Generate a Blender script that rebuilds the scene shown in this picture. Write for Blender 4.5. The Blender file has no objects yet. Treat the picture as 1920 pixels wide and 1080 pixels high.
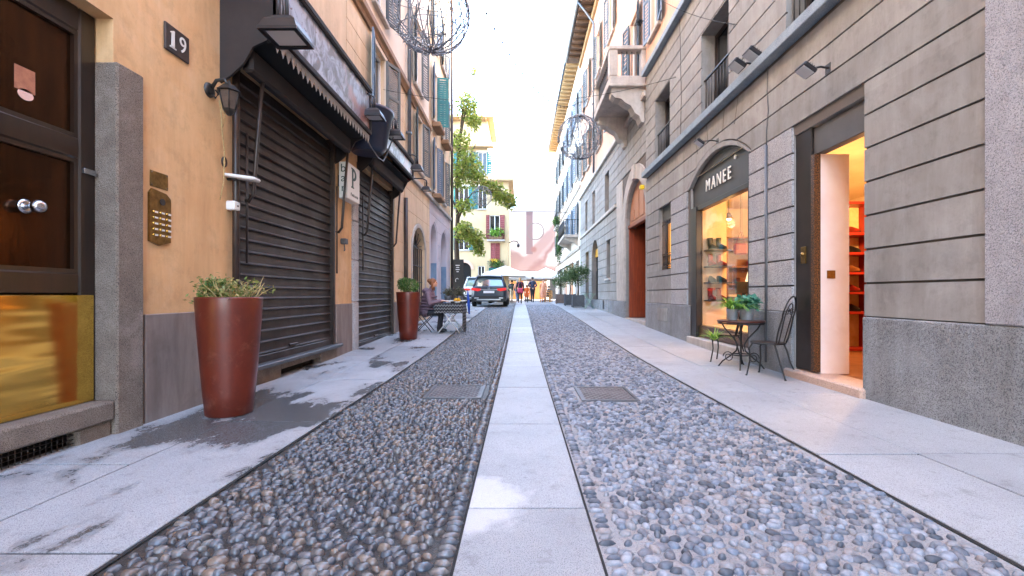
import bpy, bmesh, math, random
import numpy as np
from mathutils import Vector, Matrix, noise as mnoise

random.seed(11)
RNG = np.random.default_rng(5)
PI = math.pi
R = math.radians
SC = bpy.context.scene
COL = SC.collection

# ------------------------------------------------------------------ camera
cam_data = bpy.data.cameras.new('camera')
cam = bpy.data.objects.new('camera', cam_data)
COL.objects.link(cam)
cam.location = (0, 0, 1.1)
cam.rotation_euler = (R(90), 0, 0)
cam_data.sensor_width = 36
cam_data.lens = 16
cam_data.shift_x = -15 / 1920
cam_data.shift_y = 12 / 1920
cam_data.clip_start = 0.05
cam_data.clip_end = 600
SC.camera = cam

# ------------------------------------------------------------------ sky, sun, exposure
SUN_EL, SUN_AZ = R(36), R(93)          # azimuth clockwise from +Y: the sun stands to the right and a little behind
world = bpy.data.worlds.new('World')
SC.world = world
world.use_nodes = True
wn = world.node_tree
sky = wn.nodes.new('ShaderNodeTexSky')
sky.sky_type = 'NISHITA'
sky.sun_disc = False
sky.sun_elevation = SUN_EL
sky.sun_rotation = SUN_AZ
sky.air_density = 1.0
sky.dust_density = 1.6
sky.ozone_density = 0.15
bgn = wn.nodes['Background']
wn.links.new(sky.outputs[0], bgn.inputs[0])
bgn.inputs[1].default_value = 0.15
sun_data = bpy.data.lights.new('sun', 'SUN')
sun_data.energy = 2.6
sun_data.angle = R(0.5)
sun_data.color = (1.0, 0.95, 0.88)
sun = bpy.data.objects.new('sun', sun_data)
COL.objects.link(sun)
sdir = Vector((math.sin(SUN_AZ) * math.cos(SUN_EL), math.cos(SUN_AZ) * math.cos(SUN_EL), math.sin(SUN_EL)))
sun.rotation_euler = sdir.to_track_quat('Z', 'Y').to_euler()
sun.location = sdir * 60
SC.view_settings.view_transform = 'Standard'
SC.view_settings.look = 'None'
SC.view_settings.gamma = 1
SC.view_settings.exposure = 4.22
SC.render.engine = 'CYCLES'
SC.cycles.use_denoising = True
SC.cycles.max_bounces = 8
SC.cycles.diffuse_bounces = 5
SC.cycles.glossy_bounces = 4
SC.cycles.transparent_max_bounces = 12
SC.cycles.sample_clamp_indirect = 6
SC.cycles.caustics_reflective = False
SC.cycles.caustics_refractive = False


# ------------------------------------------------------------------ terrain profile: the street climbs gently
def g(y):
    pts = ((-40, 0), (6, 0), (8, .015), (10.5, .08), (14, .2), (18, .31), (24, .46), (30, .52), (400, .52))
    for (a, za), (b, zb) in zip(pts, pts[1:]):
        if y <= b:
            return za + (zb - za) * max(0, (y - a)) / (b - a)
    return .52


def gv(y):
    return np.interp(y, [-40, 6, 8, 10.5, 14, 18, 24, 30, 400], [0, 0, .015, .08, .2, .31, .46, .52, .52])


# ------------------------------------------------------------------ materials
def S(r, gg, b):
    f = lambda c: ((c / 255) / 12.92 if c <= 10 else (((c / 255) + .055) / 1.055) ** 2.4)
    return (f(r), f(gg), f(b), 1)


M = {}


def nd(nt, t, **kw):
    n = nt.nodes.new(t)
    for k, v in kw.items():
        setattr(n, k, v)
    return n


def ramp(nt, fac, a, b, ca=(0, 0, 0, 1), cb=(1, 1, 1, 1)):
    r = nt.nodes.new('ShaderNodeValToRGB')
    r.color_ramp.elements[0].position = a
    r.color_ramp.elements[1].position = b
    r.color_ramp.elements[0].color = ca
    r.color_ramp.elements[1].color = cb
    nt.links.new(fac, r.inputs[0])
    return r.outputs[0]


def mixc(nt, fac, a, b, mode='MIX'):
    m = nt.nodes.new('ShaderNodeMix')
    m.data_type = 'RGBA'
    m.blend_type = mode
    for sock, v in ((m.inputs[0], fac), (m.inputs[6], a), (m.inputs[7], b)):
        if hasattr(v, 'is_linked'):
            nt.links.new(v, sock)
        else:
            sock.default_value = v
    return m.outputs[2]


def noise(nt, vec, scale, detail=4, rough=.6, dist=0):
    n = nt.nodes.new('ShaderNodeTexNoise')
    n.inputs['Scale'].default_value = scale
    n.inputs['Detail'].default_value = detail
    n.inputs['Roughness'].default_value = rough
    n.inputs['Distortion'].default_value = dist
    nt.links.new(vec, n.inputs['Vector'])
    return n.outputs[0]


def mapping(nt, vec, scale=(1, 1, 1), loc=(0, 0, 0)):
    m = nt.nodes.new('ShaderNodeMapping')
    m.inputs['Scale'].default_value = scale
    m.inputs['Location'].default_value = loc
    nt.links.new(vec, m.inputs['Vector'])
    return m.outputs[0]


def base_mat(name):
    m = bpy.data.materials.new(name)
    m.use_nodes = True
    nt = m.node_tree
    p = nt.nodes['Principled BSDF']
    geo = nt.nodes.new('ShaderNodeNewGeometry')
    M[name] = m
    return m, nt, p, geo.outputs['Position']


def pm(name, c1, c2=None, scale=2.0, lo=.35, hi=.65, rough=.8, rough2=None, bump=0, bscale=60, speck=None, sscale=250, slo=.55, shi=.65,
       metal=0, streak=None, stain=None, stlo=.55, sthi=.75, stscale=.9, objrand=0, spec=.5, coat=0, bdist=.01, grime=0, gscale=1.0, bstretch=None):
    """A plain surface: two tones of cloudy variation, optional speckle, optional running streaks / stains, fine relief."""
    m, nt, p, pos = base_mat(name)
    vec = mapping(nt, pos, streak) if streak else pos
    col = None
    if c2 is not None:
        f = noise(nt, vec, scale, 6, .65)
        fr = ramp(nt, f, lo, hi)
        col = mixc(nt, fr, c1, c2)
        if rough2 is not None:
            mr = nt.nodes.new('ShaderNodeMapRange')
            mr.inputs[3].default_value = rough
            mr.inputs[4].default_value = rough2
            nt.links.new(fr, mr.inputs[0])
            nt.links.new(mr.outputs[0], p.inputs['Roughness'])
    if speck is not None:
        f = noise(nt, pos, sscale, 2, .5)
        col = mixc(nt, ramp(nt, f, slo, shi), col if col is not None else c1, speck)
    if stain is not None:
        f = noise(nt, pos, stscale, 8, .7, .4)
        col = mixc(nt, ramp(nt, f, stlo, sthi), col if col is not None else c1, stain)
    if grime:
        f = noise(nt, mapping(nt, pos, (2.2 * gscale, 2.2 * gscale, .35 * gscale)), 1.6, 8, .7, .3)
        lo_ = 1 - grime
        col = mixc(nt, 1.0, col if col is not None else c1, ramp(nt, f, .3, .62, (lo_, lo_ * .97, lo_ * .93, 1), (1, 1, 1, 1)), 'MULTIPLY')
        f = noise(nt, pos, 5.5 * gscale, 8, .75)
        col = mixc(nt, 1.0, col, ramp(nt, f, .38, .5, (1 - grime * .5,) * 3 + (1,), (1, 1, 1, 1)), 'MULTIPLY')
    if objrand:
        oi = nt.nodes.new('ShaderNodeObjectInfo')
        hs = nt.nodes.new('ShaderNodeHueSaturation')
        mr = nt.nodes.new('ShaderNodeMapRange')
        mr.inputs[3].default_value = 1 - objrand
        mr.inputs[4].default_value = 1 + objrand
        nt.links.new(oi.outputs['Random'], mr.inputs[0])
        nt.links.new(mr.outputs[0], hs.inputs['Value'])
        if col is not None:
            nt.links.new(col, hs.inputs['Color'])
        else:
            hs.inputs['Color'].default_value = c1
        col = hs.outputs[0]
    if col is not None:
        nt.links.new(col, p.inputs['Base Color'])
    else:
        p.inputs['Base Color'].default_value = c1
    if rough2 is None or c2 is None:
        p.inputs['Roughness'].default_value = rough
    p.inputs['Metallic'].default_value = metal
    p.inputs['Specular IOR Level'].default_value = spec
    p.inputs['Coat Weight'].default_value = coat
    if bump:
        b = nt.nodes.new('ShaderNodeBump')
        b.inputs['Strength'].default_value = bump
        b.inputs['Distance'].default_value = bdist
        nt.links.new(noise(nt, mapping(nt, pos, bstretch) if bstretch else pos, bscale, 2 if bstretch else 4, .6), b.inputs['Height'])
        nt.links.new(b.outputs[0], p.inputs['Normal'])
    return m


def emis(name, col, st):
    m, nt, p, pos = base_mat(name)
    p.inputs['Base Color'].default_value = col
    p.inputs['Emission Color'].default_value = col
    p.inputs['Emission Strength'].default_value = st
    return m


def glass(name, tint=(1, 1, 1, 1), refl=1.0):
    m, nt, p, pos = base_mat(name)
    nt.nodes.remove(p)
    out = nt.nodes['Material Output']
    tr = nt.nodes.new('ShaderNodeBsdfTransparent')
    tr.inputs[0].default_value = tint
    gl = nt.nodes.new('ShaderNodeBsdfGlossy')
    gl.inputs['Roughness'].default_value = .02
    geo = nt.nodes.new('ShaderNodeNewGeometry')
    dp = nt.nodes.new('ShaderNodeVectorMath')
    dp.operation = 'DOT_PRODUCT'
    nt.links.new(geo.outputs['Normal'], dp.inputs[0])
    nt.links.new(geo.outputs['Incoming'], dp.inputs[1])
    prev = dp.outputs['Value']
    for op, v in (('ABSOLUTE', 0), ('SUBTRACT', 1), ('POWER', 5), ('MULTIPLY_ADD', .96 * refl)):
        mt = nt.nodes.new('ShaderNodeMath')
        mt.operation = op
        if op == 'SUBTRACT':
            mt.inputs[0].default_value = 1
            nt.links.new(prev, mt.inputs[1])
        else:
            nt.links.new(prev, mt.inputs[0])
            mt.inputs[1].default_value = v
        if op == 'MULTIPLY_ADD':
            mt.inputs[2].default_value = .04 * refl
        prev = mt.outputs[0]
    mx = nt.nodes.new('ShaderNodeMixShader')
    nt.links.new(mt.outputs[0], mx.inputs[0])
    nt.links.new(tr.outputs[0], mx.inputs[1])
    nt.links.new(gl.outputs[0], mx.inputs[2])
    nt.links.new(mx.outputs[0], out.inputs[0])
    return m


# walls
pm('ochre_plaster', S(222, 184, 138), S(212, 164, 114), 1.1, .3, .7, .85, bump=.25, bscale=18, stain=S(224, 196, 162), stlo=.5, sthi=.8, stscale=.7, grime=.22)
pm('cream_plaster', S(226, 202, 170), S(214, 186, 152), .8, .3, .7, .85, bump=.2, bscale=25, grime=.18, stain=S(200, 168, 130), stlo=.58, sthi=.85)
pm('pale_plaster', S(230, 214, 196), S(216, 196, 174), .7, .3, .7, .85, bump=.15, bscale=25)
pm('lilac_plaster', S(206, 198, 204), S(190, 182, 190), .8, .3, .7, .85, bump=.15, bscale=25)
pm('grey_plaster', S(156, 154, 150), S(140, 137, 134), .8, .3, .7, .8, bump=.25, bscale=14, stain=S(170, 169, 167), stlo=.5, sthi=.8, stscale=1.4, objrand=.08, grime=.26)
pm('grey_joint', S(100, 93, 87), rough=.9)
pm('peach_plaster', S(224, 186, 162), S(212, 168, 142), .6, .3, .7, .85, bump=.15, bscale=25, grime=.15)
pm('white_plaster', S(232, 226, 216), S(216, 208, 196), .6, .3, .7, .85, bump=.1, bscale=25)
pm('yellow_plaster', S(200, 178, 140), S(188, 164, 124), .6, .3, .7, .85, bump=.1, bscale=25)
pm('trim_brown', S(150, 118, 88), S(132, 102, 76), 3, rough=.8, bump=.1)
pm('cornice_stone', S(132, 148, 158), S(110, 124, 134), 4, rough=.6, bump=.2, bscale=40, speck=S(160, 168, 178), sscale=120)
# stones
pm('granite_block', S(192, 191, 192), S(176, 175, 177), 3, rough=.85, speck=S(118, 117, 120), sscale=95, slo=.5, shi=.66, bump=1.0, bscale=55, objrand=.06, bdist=.02, grime=.12)
pm('granite_white', S(184, 182, 186), S(170, 168, 172), 5, rough=.85, speck=S(126, 124, 128), sscale=110, slo=.5, shi=.66, bump=1.0, bscale=60, bdist=.02, grime=.15)
pm('granite_plinth', S(166, 168, 170), S(146, 148, 150), 2.2, rough=.85, speck=S(84, 86, 90), sscale=120, slo=.48, shi=.68, bump=1.0, bscale=42, bdist=.03, stain=S(158, 162, 166), stlo=.5, sthi=.75, stscale=1.2, grime=.25)
pm('jamb_stone', S(140, 128, 116), S(118, 104, 92), 5, rough=.85, speck=S(70, 58, 52), sscale=170, slo=.5, shi=.62, bump=.9, bscale=80, bdist=.015, stain=S(164, 150, 142), stlo=.55, sthi=.8, stscale=1.5)
pm('marble_plinth', S(140, 128, 122), S(116, 102, 96), 2.0, rough=.6, streak=(3, 3, .6), bump=.1, bscale=30, stain=S(92, 76, 66), stlo=.55, sthi=.85, stscale=1.5)
pm('pale_stone', S(196, 188, 180), S(176, 168, 160), 2.5, rough=.75, grime=.22, bump=.3, bscale=40, stain=S(150, 142, 134), stlo=.6, sthi=.85)
pm('blue_marble', S(128, 150, 172), S(104, 128, 152), 2.5, rough=.4)
pm('brick_red', S(150, 84, 62), S(128, 66, 50), 9, rough=.9, bump=.5, bscale=80)
# metals, woods
pm('black_iron', S(26, 23, 22), S(40, 36, 34), 14, rough=.45, bump=.1, bscale=90)
pm('brown_iron', S(58, 42, 34), S(40, 30, 26), 6, rough=.4, bump=.05)
pm('shutter_brown', S(70, 59, 53), S(56, 46, 42), 1.5, grime=.25, rough=.38, rough2=.55, metal=.25, bump=.08, bscale=50, stain=S(92, 78, 70), stlo=.6, sthi=.8, objrand=.05)
pm('awning_brown', S(44, 34, 31), S(32, 25, 23), 3, rough=.75, bump=.15, bscale=120)
pm('door_wood', S(44, 28, 20), S(28, 19, 15), 3, rough=.3, streak=(6, 6, .7), bump=.06, bscale=60, coat=.3)
pm('door_gloss', S(76, 46, 24), S(56, 34, 19), 3, rough=.13, metal=.8, streak=(6, 6, .7), bump=.06, bscale=9)
pm('portal_wood', S(150, 66, 30), S(122, 48, 22), 3, rough=.4, streak=(8, 8, .6), bump=.1, bscale=50)
pm('portal_wood_pale', S(186, 132, 98), S(168, 112, 80), 3, rough=.5, streak=(8, 8, .6))
pm('brass', S(250, 206, 104), rough=.12, metal=1, bump=.3, bscale=1.6, bdist=.05, bstretch=(1, .35, 2.2))
pm('brass_dull', S(150, 120, 70), S(112, 88, 50), 22, rough=.32, metal=.9, bump=.2, bscale=40)
pm('chrome', S(190, 190, 194), rough=.2, metal=1)
pm('galvanised', S(190, 194, 198), S(168, 172, 178), 18, rough=.42, metal=.55)
pm('grey_metal', S(96, 98, 102), S(82, 84, 88), 6, rough=.45, metal=.3)
pm('dark_metal', S(44, 42, 44), S(34, 32, 34), 6, rough=.4, metal=.2)
pm('white_plastic', S(222, 220, 216), rough=.45)
pm('lamp_glass', S(206, 206, 204), rough=.25)
pm('rust_pot', S(108, 40, 23), S(94, 33, 19), 3.5, rough=.3, rough2=.45, grime=.2, gscale=2, bump=.03, bscale=30, stain=S(140, 84, 66), stlo=.58, sthi=.78, stscale=3.5)
pm('soil', S(50, 38, 30), S(34, 26, 20), 30, rough=.95, bump=1, bscale=60)
pm('frame_white', S(226, 224, 220), rough=.5)
pm('shutter_blue', S(104, 122, 140), S(90, 106, 124), 4, rough=.55)
pm('shutter_grey', S(104, 106, 104), S(88, 90, 88), 4, rough=.6)
pm('shutter_green', S(24, 110, 104), S(18, 92, 88), 4, rough=.5)
pm('shutter_dark', S(64, 74, 78), S(52, 60, 64), 4, rough=.55)
pm('shutter_red', S(136, 62, 60), S(118, 50, 50), 4, rough=.6)
pm('window_dark', S(30, 34, 38), rough=.06, spec=.7)
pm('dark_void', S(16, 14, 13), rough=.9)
pm('roof_tile', S(160, 100, 74), S(136, 82, 60), 8, rough=.85)
pm('gutter_metal', S(112, 118, 126), S(96, 102, 110), 3, rough=.4, metal=.5)
pm('soffit_wood', S(108, 90, 76), S(92, 76, 64), 6, rough=.8)
pm('navy_hood', S(38, 50, 72), S(30, 40, 60), 3, rough=.35, bump=.05)
pm('cable_black', S(26, 26, 28), rough=.6)
pm('paper_tan', S(176, 120, 92), S(150, 96, 76), 20, rough=.8)
pm('twig', S(196, 172, 120), S(160, 130, 86), 30, rough=.8)
glass('pane_clear', (1, 1, 1, 1), 1.0)
glass('pane_sign', (.55, .55, .6, 1), 3.0)
# ------------------------------------------------------------------ mesh building
class MB:
    def __init__(s):
        s.v, s.f, s.sm = [], [], []

    def add(s, vs, fs, smooth=False):
        o = len(s.v)
        s.v += [tuple(v) for v in vs]
        s.f += [tuple(i + o for i in f) for f in fs]
        s.sm += [smooth] * len(fs)
        return s

    def box(s, x0, x1, y0, y1, z0, z1):
        x0, x1 = min(x0, x1), max(x0, x1)
        y0, y1 = min(y0, y1), max(y0, y1)
        z0, z1 = min(z0, z1), max(z0, z1)
        vs = [(x0, y0, z0), (x1, y0, z0), (x1, y1, z0), (x0, y1, z0), (x0, y0, z1), (x1, y0, z1), (x1, y1, z1), (x0, y1, z1)]
        return s.add(vs, [(0, 3, 2, 1), (4, 5, 6, 7), (0, 1, 5, 4), (1, 2, 6, 5), (2, 3, 7, 6), (3, 0, 4, 7)])

    def bbox(s, x0, x1, y0, y1, z0, z1, b=.01):
        """box with chamfered edges"""
        x0, x1 = min(x0, x1), max(x0, x1)
        y0, y1 = min(y0, y1), max(y0, y1)
        z0, z1 = min(z0, z1), max(z0, z1)
        bm = bmesh.new()
        bmesh.ops.create_cube(bm, size=1)
        for v in bm.verts:
            v.co = Vector(((x0 + x1) / 2 + v.co.x * (x1 - x0), (y0 + y1) / 2 + v.co.y * (y1 - y0), (z0 + z1) / 2 + v.co.z * (z1 - z0)))
        bmesh.ops.bevel(bm, geom=bm.edges[:], offset=b, segments=1, affect='EDGES')
        bm.verts.index_update()
        s.add([v.co.copy() for v in bm.verts], [[v.index for v in f.verts] for f in bm.faces])
        bm.free()
        return s

    def tube(s, pts, r, n=6, closed=False, cap=True, smooth=True):
        pts = [Vector(p) for p in pts]
        m = len(pts)
        rs = r if isinstance(r, (list, tuple)) else [r] * m
        vs, up = [], None
        for i, p in enumerate(pts):
            if closed:
                t = pts[(i + 1) % m] - pts[i - 1]
            else:
                t = pts[min(i + 1, m - 1)] - pts[max(i - 1, 0)]
            t = t.normalized() if t.length > 1e-9 else Vector((0, 0, 1))
            if up is None:
                up = Vector((0, 0, 1)) if abs(t.z) < .9 else Vector((1, 0, 0))
            side = t.cross(up)
            if side.length < 1e-6:
                side = t.orthogonal()
            side.normalize()
            up = side.cross(t).normalized()
            for k in range(n):
                a = 2 * PI * k / n
                vs.append(p + (side * math.cos(a) + up * math.sin(a)) * rs[i])
        fs = []
        for i in range(m if closed else m - 1):
            j = (i + 1) % m
            for k in range(n):
                fs.append((i * n + k, i * n + (k + 1) % n, j * n + (k + 1) % n, j * n + k))
        if cap and not closed:
            fs.append(tuple(range(n))[::-1])
            fs.append(tuple((m - 1) * n + k for k in range(n)))
        return s.add(vs, fs, smooth)

    def lathe(s, prof, c=(0, 0, 0), n=24, smooth=True, cap0=True, cap1=True, axis='z', a0=0, a1=2 * PI):
        """prof: (radius, height) pairs"""
        full = abs(a1 - a0 - 2 * PI) < 1e-6
        cols = n if full else n + 1
        vs = []
        for (r, h) in prof:
            for k in range(cols):
                a = a0 + (a1 - a0) * k / n
                p = (r * math.cos(a), r * math.sin(a), h)
                if axis == 'x':
                    p = (p[2], p[0], p[1])
                elif axis == 'y':
                    p = (p[1], p[2], p[0])
                vs.append((c[0] + p[0], c[1] + p[1], c[2] + p[2]))
        fs = []
        for i in range(len(prof) - 1):
            for k in range(n):
                k2 = (k + 1) % cols
                fs.append((i * cols + k, i * cols + k2, (i + 1) * cols + k2, (i + 1) * cols + k))
        s.add(vs, fs, smooth)
        o = len(s.v) - len(vs)
        if full and cap0:
            s.f.append(tuple(o + k for k in range(n))[::-1]); s.sm.append(False)
        if full and cap1:
            s.f.append(tuple(o + (len(prof) - 1) * n + k for k in range(n))); s.sm.append(False)
        return s

    def ball(s, c, r, n=12, m=8):
        rx, ry, rz = r if isinstance(r, (tuple, list)) else (r, r, r)
        vs = [(c[0], c[1], c[2] - rz)]
        for i in range(1, m):
            a = -PI / 2 + PI * i / m
            for k in range(n):
                b = 2 * PI * k / n
                vs.append((c[0] + rx * math.cos(a) * math.cos(b), c[1] + ry * math.cos(a) * math.sin(b), c[2] + rz * math.sin(a)))
        vs.append((c[0], c[1], c[2] + rz))
        fs = [(0, 1 + (k + 1) % n, 1 + k) for k in range(n)]
        for i in range(m - 2):
            for k in range(n):
                a = 1 + i * n
                fs.append((a + k, a + (k + 1) % n, a + n + (k + 1) % n, a + n + k))
        t = len(vs) - 1
        a = 1 + (m - 2) * n
        fs += [(a + k, a + (k + 1) % n, t) for k in range(n)]
        return s.add(vs, fs, True)

    def prism(s, poly, fn, d0, d1):
        """poly of 2-D points, fn(a, b, d) -> world point"""
        n = len(poly)
        vs = [fn(a, b, d0) for a, b in poly] + [fn(a, b, d1) for a, b in poly]
        fs = [tuple(range(n))[::-1], tuple(range(n, 2 * n))]
        fs += [(i, (i + 1) % n, n + (i + 1) % n, n + i) for i in range(n)]
        return s.add(vs, fs)

    def xform(s, mat, start=0):
        s.v[start:] = [tuple(mat @ Vector(v)) for v in s.v[start:]]
        return s

    def mesh(s, name, mats):
        me = bpy.data.meshes.new(name)
        me.from_pydata(s.v, [], s.f)
        me.polygons.foreach_set('use_smooth', s.sm)
        for m in (mats if isinstance(mats, (list, tuple)) else [mats]):
            me.materials.append(M[m] if isinstance(m, str) else m)
        me.update()
        return me

    def build(s, name, mat, parent=None, local=False):
        if parent is not None and not local:
            o = wloc(parent)
            s.v = [(v[0] - o.x, v[1] - o.y, v[2] - o.z) for v in s.v]
        return link(name, s.mesh(name, mat), parent)


def wloc(o):
    v = Vector((0, 0, 0))
    while o is not None:
        v = v + o.location
        o = o.parent
    return v


def link(name, me, parent=None, loc=None, rot=None, scale=None):
    o = bpy.data.objects.new(name, me)
    COL.objects.link(o)
    if parent is not None:
        o.parent = parent
    if loc is not None:
        o.location = loc
    if rot is not None:
        o.rotation_euler = rot
    if scale is not None:
        o.scale = scale
    return o


def tag(o, label, cat=None, group=None):
    o['label'] = label
    if cat:
        o['category'] = cat
    if group:
        o['group'] = group
    return o


def thing(name, label, cat, loc=(0, 0, 0), rz=0, group=None):
    o = bpy.data.objects.new(name, None)
    COL.objects.link(o)
    o.empty_display_size = .1
    o.location = loc
    o.rotation_euler = (0, 0, rz)
    return tag(o, label, cat, group)


def structure(o):
    o['kind'] = 'structure'
    return o


def stuff(o):
    o['kind'] = 'stuff'
    return o


def copy_tree(src, parent=None):
    c = src.copy()
    COL.objects.link(c)
    c.parent = parent
    for ch in list(src.children):
        copy_tree(ch, c)
    return c


# ------------------------------------------------------------------ facades: y along the street, z up, d out into the street
class Facade:
    def __init__(s, x, side):
        s.x, s.side = x, side

    def p(s, y, z, d):
        return (s.x - s.side * d, y, z)

    def box(s, mb, y0, y1, z0, z1, d0, d1):
        return mb.box(s.x - s.side * d0, s.x - s.side * d1, y0, y1, z0, z1)

    def bbox(s, mb, y0, y1, z0, z1, d0, d1, b=.01):
        return mb.bbox(s.x - s.side * d0, s.x - s.side * d1, y0, y1, z0, z1, b)


class Front(Facade):
    """a facade that faces the camera: 'y' runs along world x, d towards the camera"""
    def __init__(s, y):
        s.y = y

    def p(s, a, z, d):
        return (a, s.y - d, z)

    def box(s, mb, a0, a1, z0, z1, d0, d1):
        return mb.box(a0, a1, s.y - d0, s.y - d1, z0, z1)

    bbox = lambda s, mb, a0, a1, z0, z1, d0, d1, b=.01: mb.bbox(a0, a1, s.y - d0, s.y - d1, z0, z1, b)


def arc(ya, yb, zs, rise, n=16):
    w = (yb - ya) / 2
    rad = (w * w + rise * rise) / (2 * rise)
    cy, cz = (ya + yb) / 2, zs + rise - rad
    a = math.asin(min(1, w / rad))
    return [(cy + rad * math.sin(-a + 2 * a * i / n), cz + rad * math.cos(-a + 2 * a * i / n)) for i in range(n + 1)]


def wall(mb, F, y0, y1, z0, z1, ops=(), dep=.25, rev=None):
    """sheet with openings (ya, yb, za, zb, rise) and their reveals; rise > 0 gives an arched head with its apex at zb"""
    ys = sorted({y0, y1} | {min(max(v, y0), y1) for o in ops for v in o[:2]})
    zs = sorted({z0, z1} | {min(max(v, z0), z1) for o in ops for v in o[2:4]})
    for a, b in zip(ys, ys[1:]):
        for c, e in zip(zs, zs[1:]):
            my, mz = (a + b) / 2, (c + e) / 2
            if any(o[0] < my < o[1] and o[2] < mz < o[3] for o in ops):
                continue
            mb.add([F.p(a, c, 0), F.p(b, c, 0), F.p(b, e, 0), F.p(a, e, 0)], [(0, 1, 2, 3)])
    for ya, yb, za, zb, rise in ops:
        head = arc(ya, yb, zb - rise, rise) if rise else [(ya, zb), (yb, zb)]
        if rise:
            for (p, q) in zip(head, head[1:]):
                mb.add([F.p(p[0], p[1], 0), F.p(q[0], q[1], 0), F.p(q[0], zb, 0), F.p(p[0], zb, 0)], [(0, 1, 2, 3)])
        loop = [(ya, za)] + head + [(yb, za)]
        tgt = mb
        if rev is not None:
            tgt = MB()
            rev.append(tgt)
        for p, q in zip(loop, loop[1:] + loop[:1]):
            tgt.add([F.p(p[0], p[1], .003 if rev else 0), F.p(q[0], q[1], .003 if rev else 0), F.p(q[0], q[1], -dep), F.p(p[0], p[1], -dep)], [(0, 1, 2, 3)])
    return mb


def courses(F, parent, name, zs, y0, y1, mat, ops=(), gap=.023, thick=.026, d=0, cuts=()):
    """rusticated courses as single panels with open joints between them, cut round openings; cuts: extra vertical joints"""
    for za, zb in zip(zs, zs[1:]):
        za, zb = za + gap / 2, zb - gap / 2
        lv = sorted({za, zb} | {v for o in ops for v in (o[2], o[3] if not o[4] else o[3], o[3] - o[4]) if za < v < zb})
        for a, b in zip(lv, lv[1:]):
            mid = (a + b) / 2
            segs = [([(y0, a), (y0, b)], [(y1, a), (y1, b)])]
            for o in sorted(ops):
                if not (o[2] < mid < o[3]) or o[1] < y0 or o[0] > y1:
                    continue
                if o[4] and mid > o[3] - o[4]:
                    w = (o[1] - o[0]) / 2
                    rad = (w * w + o[4] ** 2) / (2 * o[4])
                    cy, cz = (o[0] + o[1]) / 2, o[3] - rad
                    lz = [a + (b - a) * i / 5 for i in range(6)]
                    hw = [math.sqrt(max(1e-6, rad * rad - (z - cz) ** 2)) for z in lz]
                    L = [(cy - h, z) for h, z in zip(hw, lz)]
                    Rr = [(cy + h, z) for h, z in zip(hw, lz)]
                else:
                    L = [(o[0], a), (o[0], b)]
                    Rr = [(o[1], a), (o[1], b)]
                last = segs.pop()
                segs += [(last[0], L), (Rr, last[1])]
            for left, right in segs:
                if right[0][0] - left[0][0] < .05:
                    continue
                poly = left[::-1] + right
                MB().prism(poly, F.p, d, d + thick).build(name, mat, parent)


# ------------------------------------------------------------------ windows and shutters
def window(F, bld, ya, yb, za, zb, rec=.14, frame='frame_white', bars=1, sill=True, surround=None, pane='window_dark', curtain=False):
    w = MB()
    t = .06
    F.box(w, ya, ya + t, za, zb, -rec, -rec + .05)
    F.box(w, yb - t, yb, za, zb, -rec, -rec + .05)
    F.box(w, ya + t, yb - t, za, za + t, -rec, -rec + .05)
    F.box(w, ya + t, yb - t, zb - t, zb, -rec, -rec + .05)
    for i in range(bars):
        c = ya + (yb - ya) * (i + 1) / (bars + 1)
        F.box(w, c - .035, c + .035, za + t, zb - t, -rec, -rec + .055)
    o = w.build('window', frame, bld)
    for i in range(bars + 1):
        a = ya + t + (yb - ya - 2 * t) * i / (bars + 1)
        b = ya + t + (yb - ya - 2 * t) * (i + 1) / (bars + 1)
        F.box(MB(), a, b, za + t, zb - t, -rec - .01, -rec + .012).build('pane', pane, o)
    if sill:
        F.bbox(MB(), ya - .1, yb + .1, za - .09, za, -.02, .1, .012).build('sill', 'pale_stone', o)
    if surround:
        s = MB()
        F.box(s, ya - .13, ya, za, zb + .13, 0, .035)
        F.box(s, yb, yb + .13, za, zb + .13, 0, .035)
        F.box(s, ya, yb, zb, zb + .13, 0, .035)
        s.build('surround', surround, o)
    return o


def shutter(F, bld, y_hinge, wid, za, zb, ang, mat, slats=22):
    """louvred leaf hinged at y_hinge; wid signed: which way it folds along the wall; ang out from the wall"""
    ca, sa = math.cos(ang), math.sin(ang)

    def q(u, z, d):          # u along leaf, d thickness
        return F.p(y_hinge + wid * u * ca - math.copysign(d, wid) * sa * 0, z, .03 + abs(wid) * u * sa + d)

    def bx(mb, u0, u1, z0, z1, d0, d1):
        vs = [q(u, z, d) for d in (d0, d1) for (u, z) in ((u0, z0), (u1, z0), (u1, z1), (u0, z1))]
        return mb.add(vs, [(0, 1, 2, 3), (7, 6, 5, 4), (0, 1, 5, 4), (1, 2, 6, 5), (2, 3, 7, 6), (3, 0, 4, 7)])
    m = MB()
    e = .06 / abs(wid)
    bx(m, 0, e, za, zb, 0, .04)
    bx(m, 1 - e, 1, za, zb, 0, .04)
    bx(m, e, 1 - e, za, za + .08, 0, .04)
    bx(m, e, 1 - e, zb - .08, zb, 0, .04)
    bx(m, e, 1 - e, (za + zb) / 2 - .035, (za + zb) / 2 + .035, 0, .04)
    o = m.build('shutter', mat, bld)
    l = MB()
    for i in range(slats):
        z = za + .1 + (zb - za - .2) * i / slats
        h = (zb - za - .2) / slats
        vs = [q(e, z, .034), q(1 - e, z, .034), q(1 - e, z + h * .95, .008), q(e, z + h * .95, .008),
              q(e, z, .026), q(1 - e, z, .026), q(1 - e, z + h * .95, .0), q(e, z + h * .95, .0)]
        l.add(vs, [(0, 1, 2, 3), (7, 6, 5, 4), (0, 1, 5, 4), (2, 3, 7, 6)])
    stuff(l.build('louvres', mat, o))
    return o


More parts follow.
